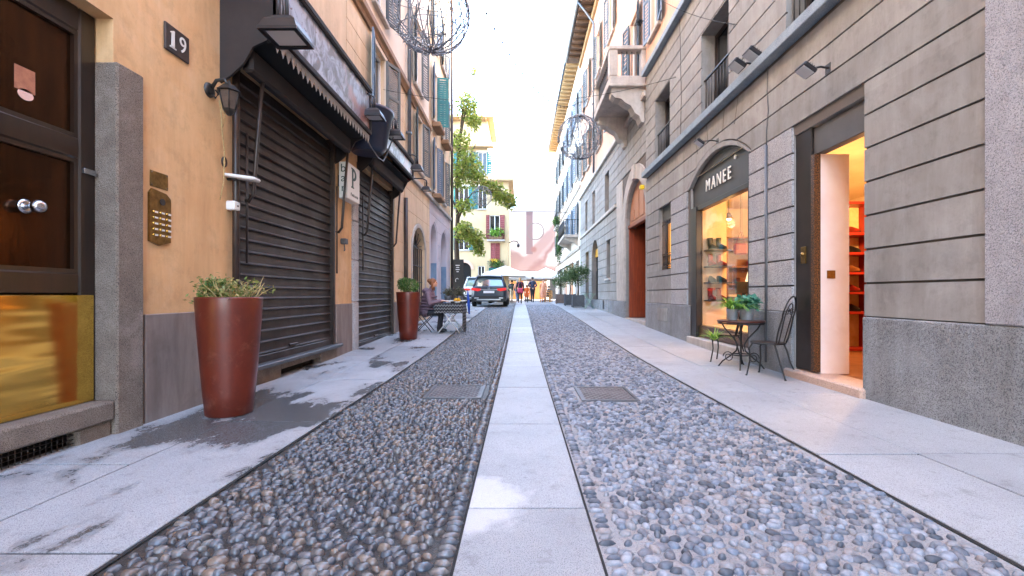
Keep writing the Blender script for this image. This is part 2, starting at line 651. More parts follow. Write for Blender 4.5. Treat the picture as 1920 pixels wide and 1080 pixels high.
def railing(F, bld, ya, yb, za, zb, d=.06, n=8, mat='black_iron', parent_part=None):
    m = MB()
    F.box(m, ya, yb, zb - .03, zb, d - .02, d + .02)
    o = m.build('railing', mat, bld)
    F.box(MB(), ya, yb, za + .05, za + .07, d - .012, d + .012).build('bottom_rail', mat, o)
    for i in range(n):
        y = ya + (yb - ya) * (i + .5) / n
        MB().tube([F.p(y, za + .06, d), F.p(y, zb - .02, d)], .009, 5).build('baluster', mat, o)
    return o


def text_mesh(body, size, ext=.005, mat='white_plastic', bevel=0, sx=1, shear=0, align='CENTER'):
    c = bpy.data.curves.new('lettering', 'FONT')
    c.body = body
    c.size = size
    c.extrude = ext
    c.bevel_depth = bevel
    c.align_x = align
    c.align_y = 'CENTER'
    c.shear = shear
    o = bpy.data.objects.new('lettering', c)
    COL.objects.link(o)
    dg = bpy.context.evaluated_depsgraph_get()
    me = bpy.data.meshes.new_from_object(o.evaluated_get(dg))
    bpy.data.objects.remove(o)
    bpy.data.curves.remove(c)
    if sx != 1:
        for v in me.vertices:
            v.co.x *= sx
    me.materials.clear()
    me.materials.append(M[mat])
    return me


TXT = {'right': Matrix(((0, 0, -1), (-1, 0, 0), (0, 1, 0))).to_4x4(), 'left': Matrix(((0, 0, 1), (1, 0, 0), (0, 1, 0))).to_4x4(),
       'front': Matrix(((1, 0, 0), (0, 0, -1), (0, 1, 0))).to_4x4()}


def text(name, body, size, loc, face, parent, mat, ext=.004, sx=1, shear=0):
    me = text_mesh(body, size, ext, mat, 0, sx, shear)
    me.transform(TXT[face])
    o = link(name, me, parent)
    o.location = Vector(loc) - (wloc(parent) if parent else Vector((0, 0, 0)))
    return o
# ------------------------------------------------------------------ paving materials
def paving_mat(name, wet, pot=None, seed=0, tone=1.0, spill=None):
    """granite slabs; wet: dark damp patches with ragged outlines (water from the planters)"""
    m, nt, p, pos = base_mat(name)
    f = noise(nt, pos, 1.3, 6, .6)
    c = mixc(nt, ramp(nt, f, .3, .7), tuple(v * tone for v in S(190, 192, 194)[:3]) + (1,), tuple(v * tone for v in S(168, 169, 172)[:3]) + (1,))
    sp = noise(nt, pos, 240, 2, .5)
    c = mixc(nt, ramp(nt, sp, .52, .66), c, S(104, 104, 108))
    sp2 = noise(nt, mapping(nt, pos, (1, 1, 1), (7, 3, 0)), 7, 8, .75)
    c = mixc(nt, ramp(nt, sp2, .55, .72), c, S(126, 124, 124))
    oi = nt.nodes.new('ShaderNodeObjectInfo')
    hs = nt.nodes.new('ShaderNodeHueSaturation')
    mr = nt.nodes.new('ShaderNodeMapRange')
    mr.inputs[3].default_value, mr.inputs[4].default_value = .8, 1.1
    nt.links.new(oi.outputs['Random'], mr.inputs[0])
    nt.links.new(mr.outputs[0], hs.inputs['Value'])
    nt.links.new(c, hs.inputs['Color'])
    c = hs.outputs[0]
    if spill:          # chalky residue left by a dried splash
        d = nt.nodes.new('ShaderNodeVectorMath')
        d.operation = 'DISTANCE'
        nt.links.new(mapping(nt, pos, (1, 1, 0)), d.inputs[0])
        d.inputs[1].default_value = (spill[0], spill[1], 0)
        sm = nt.nodes.new('ShaderNodeMath')
        sm.operation = 'MULTIPLY_ADD'
        nt.links.new(noise(nt, pos, 5, 7, .65), sm.inputs[0])
        sm.inputs[1].default_value = -.5
        nt.links.new(d.outputs['Value'], sm.inputs[2])
        c = mixc(nt, ramp(nt, sm.outputs[0], -.25, .12, (.5, .5, .5, 1), (0, 0, 0, 1)), c, S(222, 222, 224))
    if wet:
        v = mapping(nt, pos, (1.5, .75, 1), (seed, seed * 2.3, 0))
        wn_ = noise(nt, v, 1.25, 9, .62, .25)
        mask = wn_
        if pot:
            d = nt.nodes.new('ShaderNodeVectorMath')
            d.operation = 'DISTANCE'
            nt.links.new(mapping(nt, pos, (1, 1, 0)), d.inputs[0])
            d.inputs[1].default_value = (pot[0], pot[1], 0)
            mr2 = nt.nodes.new('ShaderNodeMapRange')
            mr2.inputs[1].default_value, mr2.inputs[2].default_value = .2, .95
            mr2.inputs[3].default_value, mr2.inputs[4].default_value = .2, -.01
            nt.links.new(d.outputs['Value'], mr2.inputs[0])
            ad = nt.nodes.new('ShaderNodeMath')
            ad.operation = 'ADD'
            nt.links.new(wn_, ad.inputs[0])
            nt.links.new(mr2.outputs[0], ad.inputs[1])
            mask = ad.outputs[0]
        brk = nt.nodes.new('ShaderNodeMath')
        brk.operation = 'MULTIPLY_ADD'
        nt.links.new(noise(nt, pos, 38, 5, .7), brk.inputs[0])
        brk.inputs[1].default_value = .16
        nt.links.new(mask, brk.inputs[2])
        wm = ramp(nt, brk.outputs[0], .60, .685)
        wetc = mixc(nt, ramp(nt, sp, .5, .62), S(66, 64, 62), S(132, 136, 140))
        c = mixc(nt, wm, c, wetc)
        mr3 = nt.nodes.new('ShaderNodeMapRange')
        mr3.inputs[3].default_value, mr3.inputs[4].default_value = .55, .1
        nt.links.new(wm, mr3.inputs[0])
        nt.links.new(mr3.outputs[0], p.inputs['Roughness'])
    else:
        p.inputs['Roughness'].default_value = .42
    nt.links.new(c, p.inputs['Base Color'])
    b = nt.nodes.new('ShaderNodeBump')
    b.inputs['Strength'].default_value = .6
    b.inputs['Distance'].default_value = .008
    nt.links.new(noise(nt, pos, 120, 4, .6), b.inputs['Height'])
    nt.links.new(b.outputs[0], p.inputs['Normal'])


paving_mat('slab_damp', True, (-2.25, 4.02), 3.1, .86)
paving_mat('slab_dry', False, tone=.95)
paving_mat('slab_strip', False, tone=.86, spill=(-.3, 2.4))


def pebble_mat(name, attr, cols, rough, spec):
    m, nt, p, pos = base_mat(name)
    if attr:
        a = nt.nodes.new('ShaderNodeAttribute')
        a.attribute_name = 'rnd'
        fac = a.outputs['Fac']
    else:
        a = nt.nodes.new('ShaderNodeObjectInfo')
        fac = a.outputs['Random']
    r = nt.nodes.new('ShaderNodeValToRGB')
    r.color_ramp.interpolation = 'CONSTANT'
    els = r.color_ramp.elements
    n = len(cols)
    els[0].position, els[0].color = 0, cols[0]
    els[1].position, els[1].color = 1 / n, cols[1]
    for i in range(2, n):
        e = els.new(i / n)
        e.color = cols[i]
    nt.links.new(fac, r.inputs[0])
    f = noise(nt, pos, 45, 4, .6)
    c = mixc(nt, ramp(nt, f, .35, .75, (.72, .72, .72, 1), (1.25, 1.25, 1.25, 1)), (1, 1, 1, 1), (1, 1, 1, 1), 'MULTIPLY')
    mul = nt.nodes.new('ShaderNodeMix')
    mul.data_type, mul.blend_type = 'RGBA', 'MULTIPLY'
    mul.inputs[0].default_value = 1
    nt.links.new(r.outputs[0], mul.inputs[6])
    nt.links.new(ramp(nt, f, .3, .75, (.65, .65, .65, 1), (1.2, 1.2, 1.2, 1)), mul.inputs[7])
    nt.links.new(mul.outputs[2], p.inputs['Base Color'])
    nt.nodes.remove(c.node)
    p.inputs['Roughness'].default_value = rough
    p.inputs['Specular IOR Level'].default_value = spec
    b = nt.nodes.new('ShaderNodeBump')
    b.inputs['Strength'].default_value = .25
    b.inputs['Distance'].default_value = .004
    nt.links.new(noise(nt, pos, 90, 3, .6), b.inputs['Height'])
    nt.links.new(b.outputs[0], p.inputs['Normal'])


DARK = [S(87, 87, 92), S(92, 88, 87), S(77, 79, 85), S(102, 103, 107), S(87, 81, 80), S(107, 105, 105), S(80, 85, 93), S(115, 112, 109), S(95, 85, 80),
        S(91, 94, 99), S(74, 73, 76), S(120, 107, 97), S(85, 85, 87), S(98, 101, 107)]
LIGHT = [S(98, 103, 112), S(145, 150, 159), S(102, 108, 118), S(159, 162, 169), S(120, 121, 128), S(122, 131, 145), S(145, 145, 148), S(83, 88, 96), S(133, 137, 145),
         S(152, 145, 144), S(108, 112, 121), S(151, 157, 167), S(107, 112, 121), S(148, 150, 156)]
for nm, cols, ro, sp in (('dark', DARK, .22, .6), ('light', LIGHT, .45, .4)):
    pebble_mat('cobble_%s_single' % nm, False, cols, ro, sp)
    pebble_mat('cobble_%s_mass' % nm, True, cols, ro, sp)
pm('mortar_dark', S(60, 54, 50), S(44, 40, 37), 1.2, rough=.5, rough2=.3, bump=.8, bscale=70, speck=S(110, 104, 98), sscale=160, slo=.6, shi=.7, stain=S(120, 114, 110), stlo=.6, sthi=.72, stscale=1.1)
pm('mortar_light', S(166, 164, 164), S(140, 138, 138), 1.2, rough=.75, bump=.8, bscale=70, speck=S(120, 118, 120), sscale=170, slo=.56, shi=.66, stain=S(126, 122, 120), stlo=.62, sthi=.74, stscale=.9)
pm('asphalt_far', S(170, 168, 172), S(150, 148, 152), 1.5, rough=.8, speck=S(110, 110, 114), sscale=14, bump=.6, bscale=16)
pm('joint_dirt', S(44, 41, 40), S(32, 30, 29), 8, rough=.9)
pm('cast_iron', S(122, 120, 122), S(100, 98, 100), 6, rough=.42, metal=.5, bump=.2)

# ------------------------------------------------------------------ ground: one sheet under everything
YS = [-60, -10, 0, 2, 4, 6, 8, 10.5, 14, 18, 24, 30, 60, 300]
m = MB()
for a, b in zip(YS, YS[1:]):
    m.add([(-300, a, g(a) - .05), (300, a, g(a) - .05), (300, b, g(b) - .05), (-300, b, g(b) - .05)], [(0, 1, 2, 3)])
structure(m.build('ground', 'asphalt_far'))

XL, XR = -3.2, 3.68
LANE_L, LANE_R = -1.68, 2.02
ST0, ST1 = -.277, .348
COVERS = [(-1.03, -.41, 4.81, 5.5), (.64, 1.24, 4.7, 5.4)]


def sheet(name, x0, x1, dz, mat, y0=-12, y1=46):
    ys = sorted({y0, y1} | {y for y in YS if y0 < y < y1})
    m = MB()
    for a, b in zip(ys, ys[1:]):
        m.add([(x0, a, g(a) + dz), (x1, a, g(a) + dz), (x1, b, g(b) + dz), (x0, b, g(b) + dz)], [(0, 1, 2, 3)])
    return structure(m.build(name, mat))


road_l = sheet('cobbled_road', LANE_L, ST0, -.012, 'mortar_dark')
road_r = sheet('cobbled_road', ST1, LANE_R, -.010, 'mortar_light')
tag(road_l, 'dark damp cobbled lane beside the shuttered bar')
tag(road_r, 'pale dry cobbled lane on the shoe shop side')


# ------------------------------------------------------------------ cobbles
def dome(nseg, rings, irr=0):
    vs = []
    for (rr, z) in rings:
        for k in range(nseg):
            a = 2 * PI * k / nseg
            w = 1 + irr * math.sin(2 * a + 1.3) + irr * .7 * math.sin(3 * a + .4)
            vs.append((rr * math.cos(a) * w, rr * math.sin(a) * w, z))
    vs.append((0, 0, 1))
    q = [(i * nseg + k, i * nseg + (k + 1) % nseg, (i + 1) * nseg + (k + 1) % nseg, (i + 1) * nseg + k) for i in range(len(rings) - 1) for k in range(nseg)]
    o = (len(rings) - 1) * nseg
    t = [(o + k, o + (k + 1) % nseg, len(vs) - 1) for k in range(nseg)]
    return np.array(vs), np.array(q), np.array(t)


def scatter(x0, x1, y0, y1, sp, edges):
    """jittered staggered rows, plus a border course of larger stones laid across the kerb lines in edges"""
    P = []
    rows = int((y1 - y0) / (sp * .82))
    bw = .085
    xa = x0 + (bw if 'l' in edges else .02)
    xb = x1 - (bw if 'r' in edges else .02)
    for i in range(rows):
        y = y0 + i * sp * .82
        n = int((xb - xa) / sp)
        for k in range(n + 1):
            x = xa + (k + (.5 if i % 2 else 0)) * sp + random.uniform(-.3, .3) * sp
            yy = y + random.uniform(-.3, .3) * sp
            if not (xa + .015 < x < xb - .015):
                continue
            if any(c[0] - .04 < x < c[1] + .04 and c[2] - .04 < yy < c[3] + .04 for c in COVERS):
                continue
            s = random.uniform(.6, 1.2)
            P.append((x, yy, sp * .60 * s, sp * .47 * s * random.uniform(.82, 1.1), random.gauss(0, .7) + (PI / 2 if random.random() < .12 else 0), random.random()))
    for e, x in (('l', x0 + bw / 2), ('r', x1 - bw / 2)):
        if e in edges:
            y = y0
            while y < y1:
                s = random.uniform(.8, 1.15)
                P.append((x + random.uniform(-.006, .006), y, .042 * random.uniform(.85, 1.05), .022 * s, random.gauss(0, .1), random.random()))
                y += .054 * s
    return np.array(P)


def cobbles(road, x0, x1, key, height, sink, edges, size=1.0):
    near = scatter(x0, x1, 1.5, 13.0, .059 if key == 'dark' else .062, edges)
    far = scatter(x0, x1, 13.0, 27.0, .078, edges)
    for arr in (near, far):
        arr[:, 2:4] *= size
    order = np.argsort(near[:, 1])
    near = near[order]
    vis = near[:, 1] > 1.62
    before, near = near[~vis], near[vis]
    single, rest = near[:300], np.concatenate([before, near[300:]])
    rings_hi = [(1.0, -.5), (.97, .12), (.68, .74)]
    variants = []
    for i in range(6):
        v, q, t = dome(8, rings_hi, .03 + .015 * i)
        me = bpy.data.meshes.new('cobblestone')
        me.from_pydata([tuple(p) for p in v], [], [tuple(f) for f in q] + [tuple(f) for f in t])
        me.polygons.foreach_set('use_smooth', [True] * len(me.polygons))
        me.materials.append(M['cobble_%s_single' % key])
        variants.append(me)
    for (x, y, a, b, r, c) in single:
        h = height * random.uniform(.75, 1.25)
        o = link('cobblestone', random.choice(variants), road, (x, y, g(y) + sink), (random.gauss(0, .08), random.gauss(0, .08), r), (a, b, h))
    for nm, P, nseg, rings in (('cobblestone_paving', rest, 8, rings_hi), ('distant_cobblestone_paving', far, 6, [(1.0, -.4), (.8, .5)])):
        v, q, t = dome(nseg, rings, .05)
        n, nv = len(P), len(v)
        h = height * RNG.uniform(.75, 1.25, n)
        X = v[None, :, 0] * P[:, 2, None]
        Y = v[None, :, 1] * P[:, 3, None]
        Z = v[None, :, 2] * h[:, None]
        tx, ty = RNG.normal(0, .12, n), RNG.normal(0, .12, n)
        Z = Z + X * tx[:, None] + Y * ty[:, None]
        ca, sa = np.cos(P[:, 4])[:, None], np.sin(P[:, 4])[:, None]
        V = np.stack([P[:, 0, None] + X * ca - Y * sa, P[:, 1, None] + X * sa + Y * ca, Z + sink + gv(P[:, 1])[:, None]], -1).reshape(-1, 3)
        off = (np.arange(n) * nv)[:, None, None]
        Q = (q[None] + off).reshape(-1, 4)
        T = (t[None] + off).reshape(-1, 3)
        me = bpy.data.meshes.new(nm)
        me.vertices.add(len(V))
        me.vertices.foreach_set('co', V.astype(np.float32).ravel())
        me.loops.add(Q.size + T.size)
        me.loops.foreach_set('vertex_index', np.concatenate([Q.ravel(), T.ravel()]).astype(np.int32))
        me.polygons.add(len(Q) + len(T))
        me.polygons.foreach_set('loop_start', np.concatenate([np.arange(len(Q)) * 4, Q.size + np.arange(len(T)) * 3]).astype(np.int32))
        me.polygons.foreach_set('use_smooth', np.ones(len(Q) + len(T), dtype=bool))
        at = me.attributes.new('rnd', 'FLOAT', 'POINT')
        at.data.foreach_set('value', np.repeat(P[:, 5], nv).astype(np.float32))
        me.materials.append(M['cobble_%s_mass' % key])
        me.update()
        me.validate()
        stuff(link(nm, me, road))


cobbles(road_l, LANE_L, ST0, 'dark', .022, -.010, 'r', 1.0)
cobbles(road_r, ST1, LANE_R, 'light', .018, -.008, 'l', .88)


# ------------------------------------------------------------------ slabs
def slab(parent, x0, x1, y0, y1, mat, dz=0, th=.05, j=.008):
    """one stone slab with softened arrises that follows the slope"""
    x0, x1, y0, y1 = x0 + j, x1 - j, y0 + j, y1 - j
    e = .003
    w = random.uniform(-.002, .002)
    ys = [y0] + [y for y in YS if y0 + .05 < y < y1 - .05] + [y1]
    m = MB()
    rows = []
    for i, y in enumerate(ys):
        z = g(y) + dz + w
        end = i in (0, len(ys) - 1)
        yi = y + (e if i == 0 else -e if i == len(ys) - 1 else 0)
        if i == 0:
            rows.append([(x0, y, z - th), (x0, y, z - e), (x0 + e, y, z - e), (x1 - e, y, z - e), (x1, y, z - e), (x1, y, z - th)])
        rows.append([(x0, yi, z - th), (x0, yi, z - e), (x0 + e, yi, z), (x1 - e, yi, z), (x1, yi, z - e), (x1, yi, z - th)])
        if i == len(ys) - 1:
            rows.append([(x0, y, z - th), (x0, y, z - e), (x0 + e, y, z - e), (x1 - e, y, z - e), (x1, y, z - e), (x1, y, z - th)])
    vs = [p for r in rows for p in r]
    fs = [(i * 6 + k, i * 6 + k + 1, (i + 1) * 6 + k + 1, (i + 1) * 6 + k) for i in range(len(rows) - 1) for k in range(5)]
    fs += [(0, 1, 2, 3, 4, 5), tuple((len(rows) - 1) * 6 + k for k in range(6))]
    m.add(vs, fs)
    return m.build('slab', mat, parent)


strip = tag(sheet('stone_strip', ST0, ST1, -.006, 'joint_dirt'), 'pale granite wheel strip down the middle of the cobbles')
y = -.7
while y < 40:
    slab(strip, ST0 + .006, ST1 - .006, y, y + 1.52, 'slab_strip', .002)
    y += 1.52
walk_l = tag(sheet('sidewalk', XL - .1, LANE_L, -.004, 'joint_dirt'), 'grey slab pavement with damp patches beside the red planters')
for x0, x1, off, lens in ((XL - .1, -2.52, .4, (1.5, 1.9)), (-2.52, LANE_L, 1.25, (1.3, 2.0))):
    y = -off
    while y < 42:
        L = random.uniform(*lens)
        slab(walk_l, x0, x1 - (.012 if x1 == LANE_L else 0), y, y + L, 'slab_damp', .004)
        y += L
walk_r = tag(sheet('sidewalk', LANE_R, XR + .1, -.004, 'joint_dirt'), 'pale slab pavement in front of the shoe shop')
for x0, x1, off in ((LANE_R, 2.74, .62), (2.74, XR + .1, .75)):
    y = -off
    while y < 46:
        L = random.uniform(1.85, 2.15)
        slab(walk_r, x0 + (.014 if x0 == LANE_R else 0), x1, y, y + L, 'slab_dry', .004, j=.008)
        y += L

# ------------------------------------------------------------------ inspection covers
for i, (x0, x1, y0, y1) in enumerate(COVERS):
    t = thing('inspection_cover', ('iron inspection cover with diamond ribs in the dark cobbled lane', 'iron inspection cover with diamond ribs in the pale cobbled lane')[i],
              'manhole cover', ((x0 + x1) / 2, (y0 + y1) / 2, 0), group='iron covers set in the cobbles')
    f = MB()
    for a in ((x0, x0 + .03, y0, y1), (x1 - .03, x1, y0, y1), (x0 + .03, x1 - .03, y0, y0 + .03), (x0 + .03, x1 - .03, y1 - .03, y1)):
        f.box(a[0], a[1], a[2], a[3], -.02, .009)
    f.build('frame', 'cast_iron', t)
    MB().box(x0 + .034, x1 - .034, y0 + .034, y1 - .034, -.02, .001).build('plate', 'cast_iron', t)
    rb = MB()
    w, h = x1 - x0 - .1, y1 - y0 - .1
    cx, cy = (x0 + x1) / 2, (y0 + y1) / 2
    nn = 13
    for k in range(nn):
        for l in range(nn):
            px, py = cx - w / 2 + w * (k + .5) / nn, cy - h / 2 + h * (l + .5) / nn
            sgn = 1 if (k + l) % 2 else -1
            ex, ey = .017, .017 * sgn
            nx, ny = -ey * .28, ex * .28
            rb.add([(px - ex + nx, py - ey + ny, .001), (px + ex + nx, py + ey + ny, .001), (px + ex - nx, py + ey - ny, .001), (px - ex - nx, py - ey - ny, .001),
                    (px - ex * .8, py - ey * .8, .007), (px + ex * .8, py + ey * .8, .007)], [(0, 1, 5, 4), (2, 3, 4, 5), (1, 2, 5), (3, 0, 4)])
    stuff(rb.build('ribs', 'cast_iron', t))
# ================================================================== right side: the shoe shop building
FR = Facade(XR, 1)
ZC = [.862 + .3555 * k for k in range(11)]            # course joints of the ground floor: .862 .. 4.417
DOOR = (4.83, 6.1, .1, 3.22, 0)
SHOP = (7.25, 9.8, .2, 3.79, .42)
LOWW = (11.0, 11.98, 1.72, 3.38, 0)
MEZZ = [(5.15, 6.25), (7.97, 9.18), (11.1, 12.3)]
mezz_ops = [(a, b, 4.62, 6.32, 0) for a, b in MEZZ]
r1 = thing('shop_building', 'grey rusticated building housing the shoe shop, with a blue stone ledge', 'building', (XR + 2, 6, 0))
pm('room_wall', S(236, 214, 180), S(226, 200, 162), 1.5, rough=.8)
pm('room_floor', S(150, 96, 60), S(120, 74, 46), 4, rough=.4)
pm('vestibule', S(236, 226, 222), S(226, 212, 206), 1.8, rough=.7, stain=S(200, 176, 156), stlo=.58, sthi=.8)
pm('mosaic_dark', S(40, 30, 24), S(120, 78, 44), 60, .45, .6, rough=.35, bump=.4, bscale=70)
pm('black_frame', S(34, 29, 27), S(46, 38, 34), 5, rough=.35, stain=S(96, 76, 68), stlo=.68, sthi=.76, stscale=4)
pm('sign_grey', S(70, 68, 66), S(62, 60, 58), 3, rough=.5)
pm('grey_panel', S(86, 84, 83), S(76, 74, 73), 3, rough=.45)
pm('threshold', S(206, 178, 160), S(190, 160, 142), 3, rough=.5, speck=S(150, 124, 110), sscale=120)
pm('red_shelf', S(170, 40, 26), S(146, 30, 20), 4, rough=.4)
pm('tan_leather', S(150, 92, 52), S(126, 74, 40), 12, rough=.4, objrand=.2)
pm('red_leather', S(150, 40, 28), S(124, 30, 22), 12, rough=.4)
pm('black_leather', S(28, 24, 24), S(40, 34, 32), 12, rough=.35)
pm('cream_box', S(226, 202, 150), S(206, 178, 120), 6, rough=.7)

w = MB()
rv = []
wall(w, FR, -8, 13.2, -.3, 4.46, [DOOR, SHOP, LOWW], .3, rv)
w.build('wall', 'grey_joint', r1)
w = MB()
wall(w, FR, -8, 13.2, 4.46, 7.42, mezz_ops, .35, rv)
for q_ in rv:
    q_.build('opening_reveal', 'grey_plaster', r1)
w.build('upper_wall', 'grey_joint', r1)
# back, end, roof close the block so that it throws its shadow
w = MB()
w.add([(14, -8, -.3), (14, 13.2, -.3), (14, 13.2, 15.9), (14, -8, 15.9)], [(0, 1, 2, 3)])
w.add([(XR, 13.2, 4.46), (14, 13.2, 4.46), (14, 13.2, 15.9), (XR, 13.2, 15.9)], [(0, 1, 2, 3)])
w.add([(XR, -8, -.3), (14, -8, -.3), (14, -8, 15.9), (XR, -8, 15.9)], [(0, 1, 2, 3)])
w.build('rear_wall', 'grey_plaster', r1)
MB().box(XR - .8, 14.2, -8, 13.2, 15.9, 16.2).build('roof', 'roof_tile', r1)
# plinth
for a, b in ((-8, 2.4), (2.4, 4.83)):
    FR.bbox(MB(), a, b, -.3, .862, 0, .05, .012).build('plinth_block', 'granite_plinth', r1)
for a, b in ((6.1, 7.25), (9.8, 13.2)):
    m = MB()
    FR.bbox(m, a, b, -.3, .862, 0, .045, .012)
    m.build('plinth_block', 'granite_plinth', r1)
FR.bbox(MB(), 11.2, 12.0, .42, .76, .045, .06, .006).build('plinth_panel', 'grey_plaster', r1)
# courses
courses(FR, r1, 'course', ZC[:8], -2, 1.9, 'grey_plaster')
courses(FR, r1, 'course', ZC[:8], 3.567, 4.83, 'grey_plaster', [DOOR])
courses(FR, r1, 'granite_block', ZC[:8], 6.11, 7.25, 'granite_block', thick=.034)
courses(FR, r1, 'granite_block', ZC[:8], 9.95, 11.0, 'granite_block', thick=.034, ops=[(SHOP[0] - .15, SHOP[1] + .15, .2, SHOP[3] + .1, .42)])
courses(FR, r1, 'course', ZC[:8], 11.0, 13.2, 'grey_plaster', [LOWW])
courses(FR, r1, 'course', ZC[7:], -2, 13.2, 'grey_plaster', [(SHOP[0] - .05, SHOP[1] + .13, .2, SHOP[3] + .12, .5)])
zu = [4.62 + .346 * k for k in range(9)]
courses(FR, r1, 'course', zu, -2, 13.2, 'grey_plaster', mezz_ops)
# white rough pilaster beside the plaster courses
FR.bbox(MB(), 1.9, 3.56, .865, 4.44, 0, .055, .012).build('pilaster', 'granite_white', r1)
FR.bbox(MB(), -8, 13.16, 4.46, 4.615, 0, .17, .012).build('ledge', 'cornice_stone', r1)
FR.bbox(MB(), -8, 13.2, 7.40, 7.56, 0, .16, .012).build('ledge', 'cornice_stone', r1)
# peach upper storeys
up = [(5.0, 6.1, 8.25, 10.6, 0), (8.7, 9.8, 8.25, 10.6, 0), (11.95, 12.75, 8.25, 10.6, 0)]
w = MB()
wall(w, FR, -8, 13.2, 7.5, 15.9, up, .25)
w.build('upper_storey', 'peach_plaster', r1)
for o in up:
    window(FR, r1, *o[:4], surround='white_plaster')
    shutter(FR, r1, o[0], -.52, o[2], o[3], R(9), 'shutter_blue')
    shutter(FR, r1, o[1], .4, o[2], o[3], R(9), 'shutter_blue')
# mezzanine windows
for a, b in MEZZ:
    win = window(FR, r1, a, b, 4.64, 6.3, .3, 'brown_iron', 1, sill=False)
    railing(FR, r1, a + .02, b - .02, 4.63, 5.4, -.04, 9)
# low grilled window
m = MB()
FR.box(m, LOWW[0], LOWW[1], 3.0, LOWW[3], -.2, -.08)
m.build('blind_box', 'grey_panel', r1)
emis('warm_pane', S(255, 170, 70), .06)
win = window(FR, r1, LOWW[0], LOWW[1], LOWW[2], 3.0, .22, 'brown_iron', 1, sill=False, pane='warm_pane')
gr = MB()
for k in range(6):
    yy = LOWW[0] + .08 + .82 * k / 5
    gr.tube([FR.p(yy, LOWW[2] + .02, -.06), FR.p(yy, 3.0, -.06)], .011, 5)
for zz in (LOWW[2] + .08, LOWW[2] + .42, 2.9):
    gr.tube([FR.p(LOWW[0], zz, -.06), FR.p(LOWW[1], zz, -.06)], .011, 5)
for k in range(5):
    cy, cz = LOWW[0] + .16 + .82 * k / 5, LOWW[2] + .25
    gr.tube([FR.p(cy + .055 * math.cos(t * PI / 5), cz + .13 * math.sin(t * PI / 5), -.06) for t in range(10)], .008, 5, closed=True)
gr.build('window_grille', 'black_iron', r1)
# voussoir ring over the shop window
ring = arc(SHOP[0] - .04, SHOP[1] + .12, 3.37, .52, 11)
inner = arc(SHOP[0], SHOP[1], 3.37, .42, 11)
for k in range(11):
    poly = [inner[k], inner[k + 1], ring[k + 1], ring[k]]
    MB().prism(poly, FR.p, 0, .036).build('arch_stone', 'grey_plaster', r1)
for y0_, z0_, y1_, z1_ in ((7.75, 4.0, 7.62, 4.41), (8.2, 4.04, 8.14, 4.41), (8.85, 4.04, 8.9, 4.41), (9.35, 3.98, 9.5, 4.41)):
    MB().tube([FR.p(y0_, z0_, .027), FR.p(y1_, z1_, .027)], .006, 4).build('arch_joint', 'grey_joint', r1)
# ---- shop front
for a, b in ((SHOP[1] - .3, SHOP[1]), (SHOP[0], SHOP[0] + .1)):
    FR.bbox(MB(), a, b, .2, 2.935, -.12, .004, .008).build('window_jamb', 'black_frame', r1)
FR.bbox(MB(), SHOP[0] + .1, SHOP[1] - .3, 2.84, 2.93, -.16, -.02, .006).build('transom', 'black_frame', r1)
FR.box(MB(), SHOP[0] + .1, SHOP[1] - .3, .22, .45, -.14, -.06).build('stall_riser', 'mosaic_dark', r1)
FR.bbox(MB(), SHOP[0] - .02, SHOP[1] + .05, -.2, .206, -.2, .08, .015).build('window_step', 'pale_stone', r1)
FR.box(MB(), SHOP[0] + .1, SHOP[1] - .3, .46, 2.84, -.105, -.095).build('shop_pane', 'pane_clear', r1)
sg = thing('shop_sign', 'dark arched sign over the shoe shop window reading MANEE', 'sign', FR.p(8.5, 2.95, 0))
poly = [(SHOP[0] + .01, 2.94)] + [(y, max(z - .02, 2.95)) for y, z in arc(SHOP[0] + .01, SHOP[1] - .01, 3.37, .42, 14)] + [(SHOP[1] - .01, 2.94)]
MB().prism(poly, FR.p, -.13, -.05).build('board', 'sign_grey', sg)
rim = MB()
rim.tube([FR.p(y, z - .03, -.05) for y, z in arc(SHOP[0] + .01, SHOP[1] - .01, 3.37, .42, 14)], .02, 5)
rim.build('rim', 'black_frame', sg)
pm('sign_white', S(240, 234, 222), rough=.5)
lx = 9.12
for ch, wd in zip('MANEE', (.27, .24, .24, .2, .2)):
    text('letter', ch, .33, FR.p(lx - wd / 2, 3.245, -.03), 'right', sg, 'sign_white', .008, .8)
    lx -= wd
text('letter', '®', .1, FR.p(7.86, 3.47, -.035), 'right', sg, 'sign_white', .006)
# door
FR.bbox(MB(), 5.77, 6.1, .12, 3.22, -.1, -.015, .008).build('door_post', 'black_frame', r1)
FR.bbox(MB(), 4.83, 5.765, 2.86, 3.2, -.16, -.04, .008).build('door_header', 'grey_panel', r1)
FR.box(MB(), 5.70, 5.765, .12, 2.86, -.085, -.005).build('door_lining', 'mosaic_dark', r1)
FR.bbox(MB(), 4.78, 6.2, -.2, .106, -.31, .1, .02).build('door_step', 'threshold', r1)
vp = MB().box(XR + .09, XR + .45, 5.71, 5.80, .1, 2.86).build('vestibule_wall', 'vestibule', r1)
MB().box(XR + .17, XR + .27, 5.70, 5.712, 1.30, 1.40).build('name_plate', 'brass_dull', vp)
lk = MB()
FR.bbox(lk, 5.87, 5.97, 1.5, 1.72, -.015, .0, .004)
lk.lathe([(.028, 0), (.028, .02), (.012, .022), (.012, .03)], (0, 0, 0), 12, axis='x', cap0=False)
n0 = len(lk.v)
lk.v[-48:] = [(XR - v[0] - .0, v[1] + 5.92, v[2] + 1.62) for v in lk.v[-48:]]
lk.build('door_lock', 'brass_dull', r1)
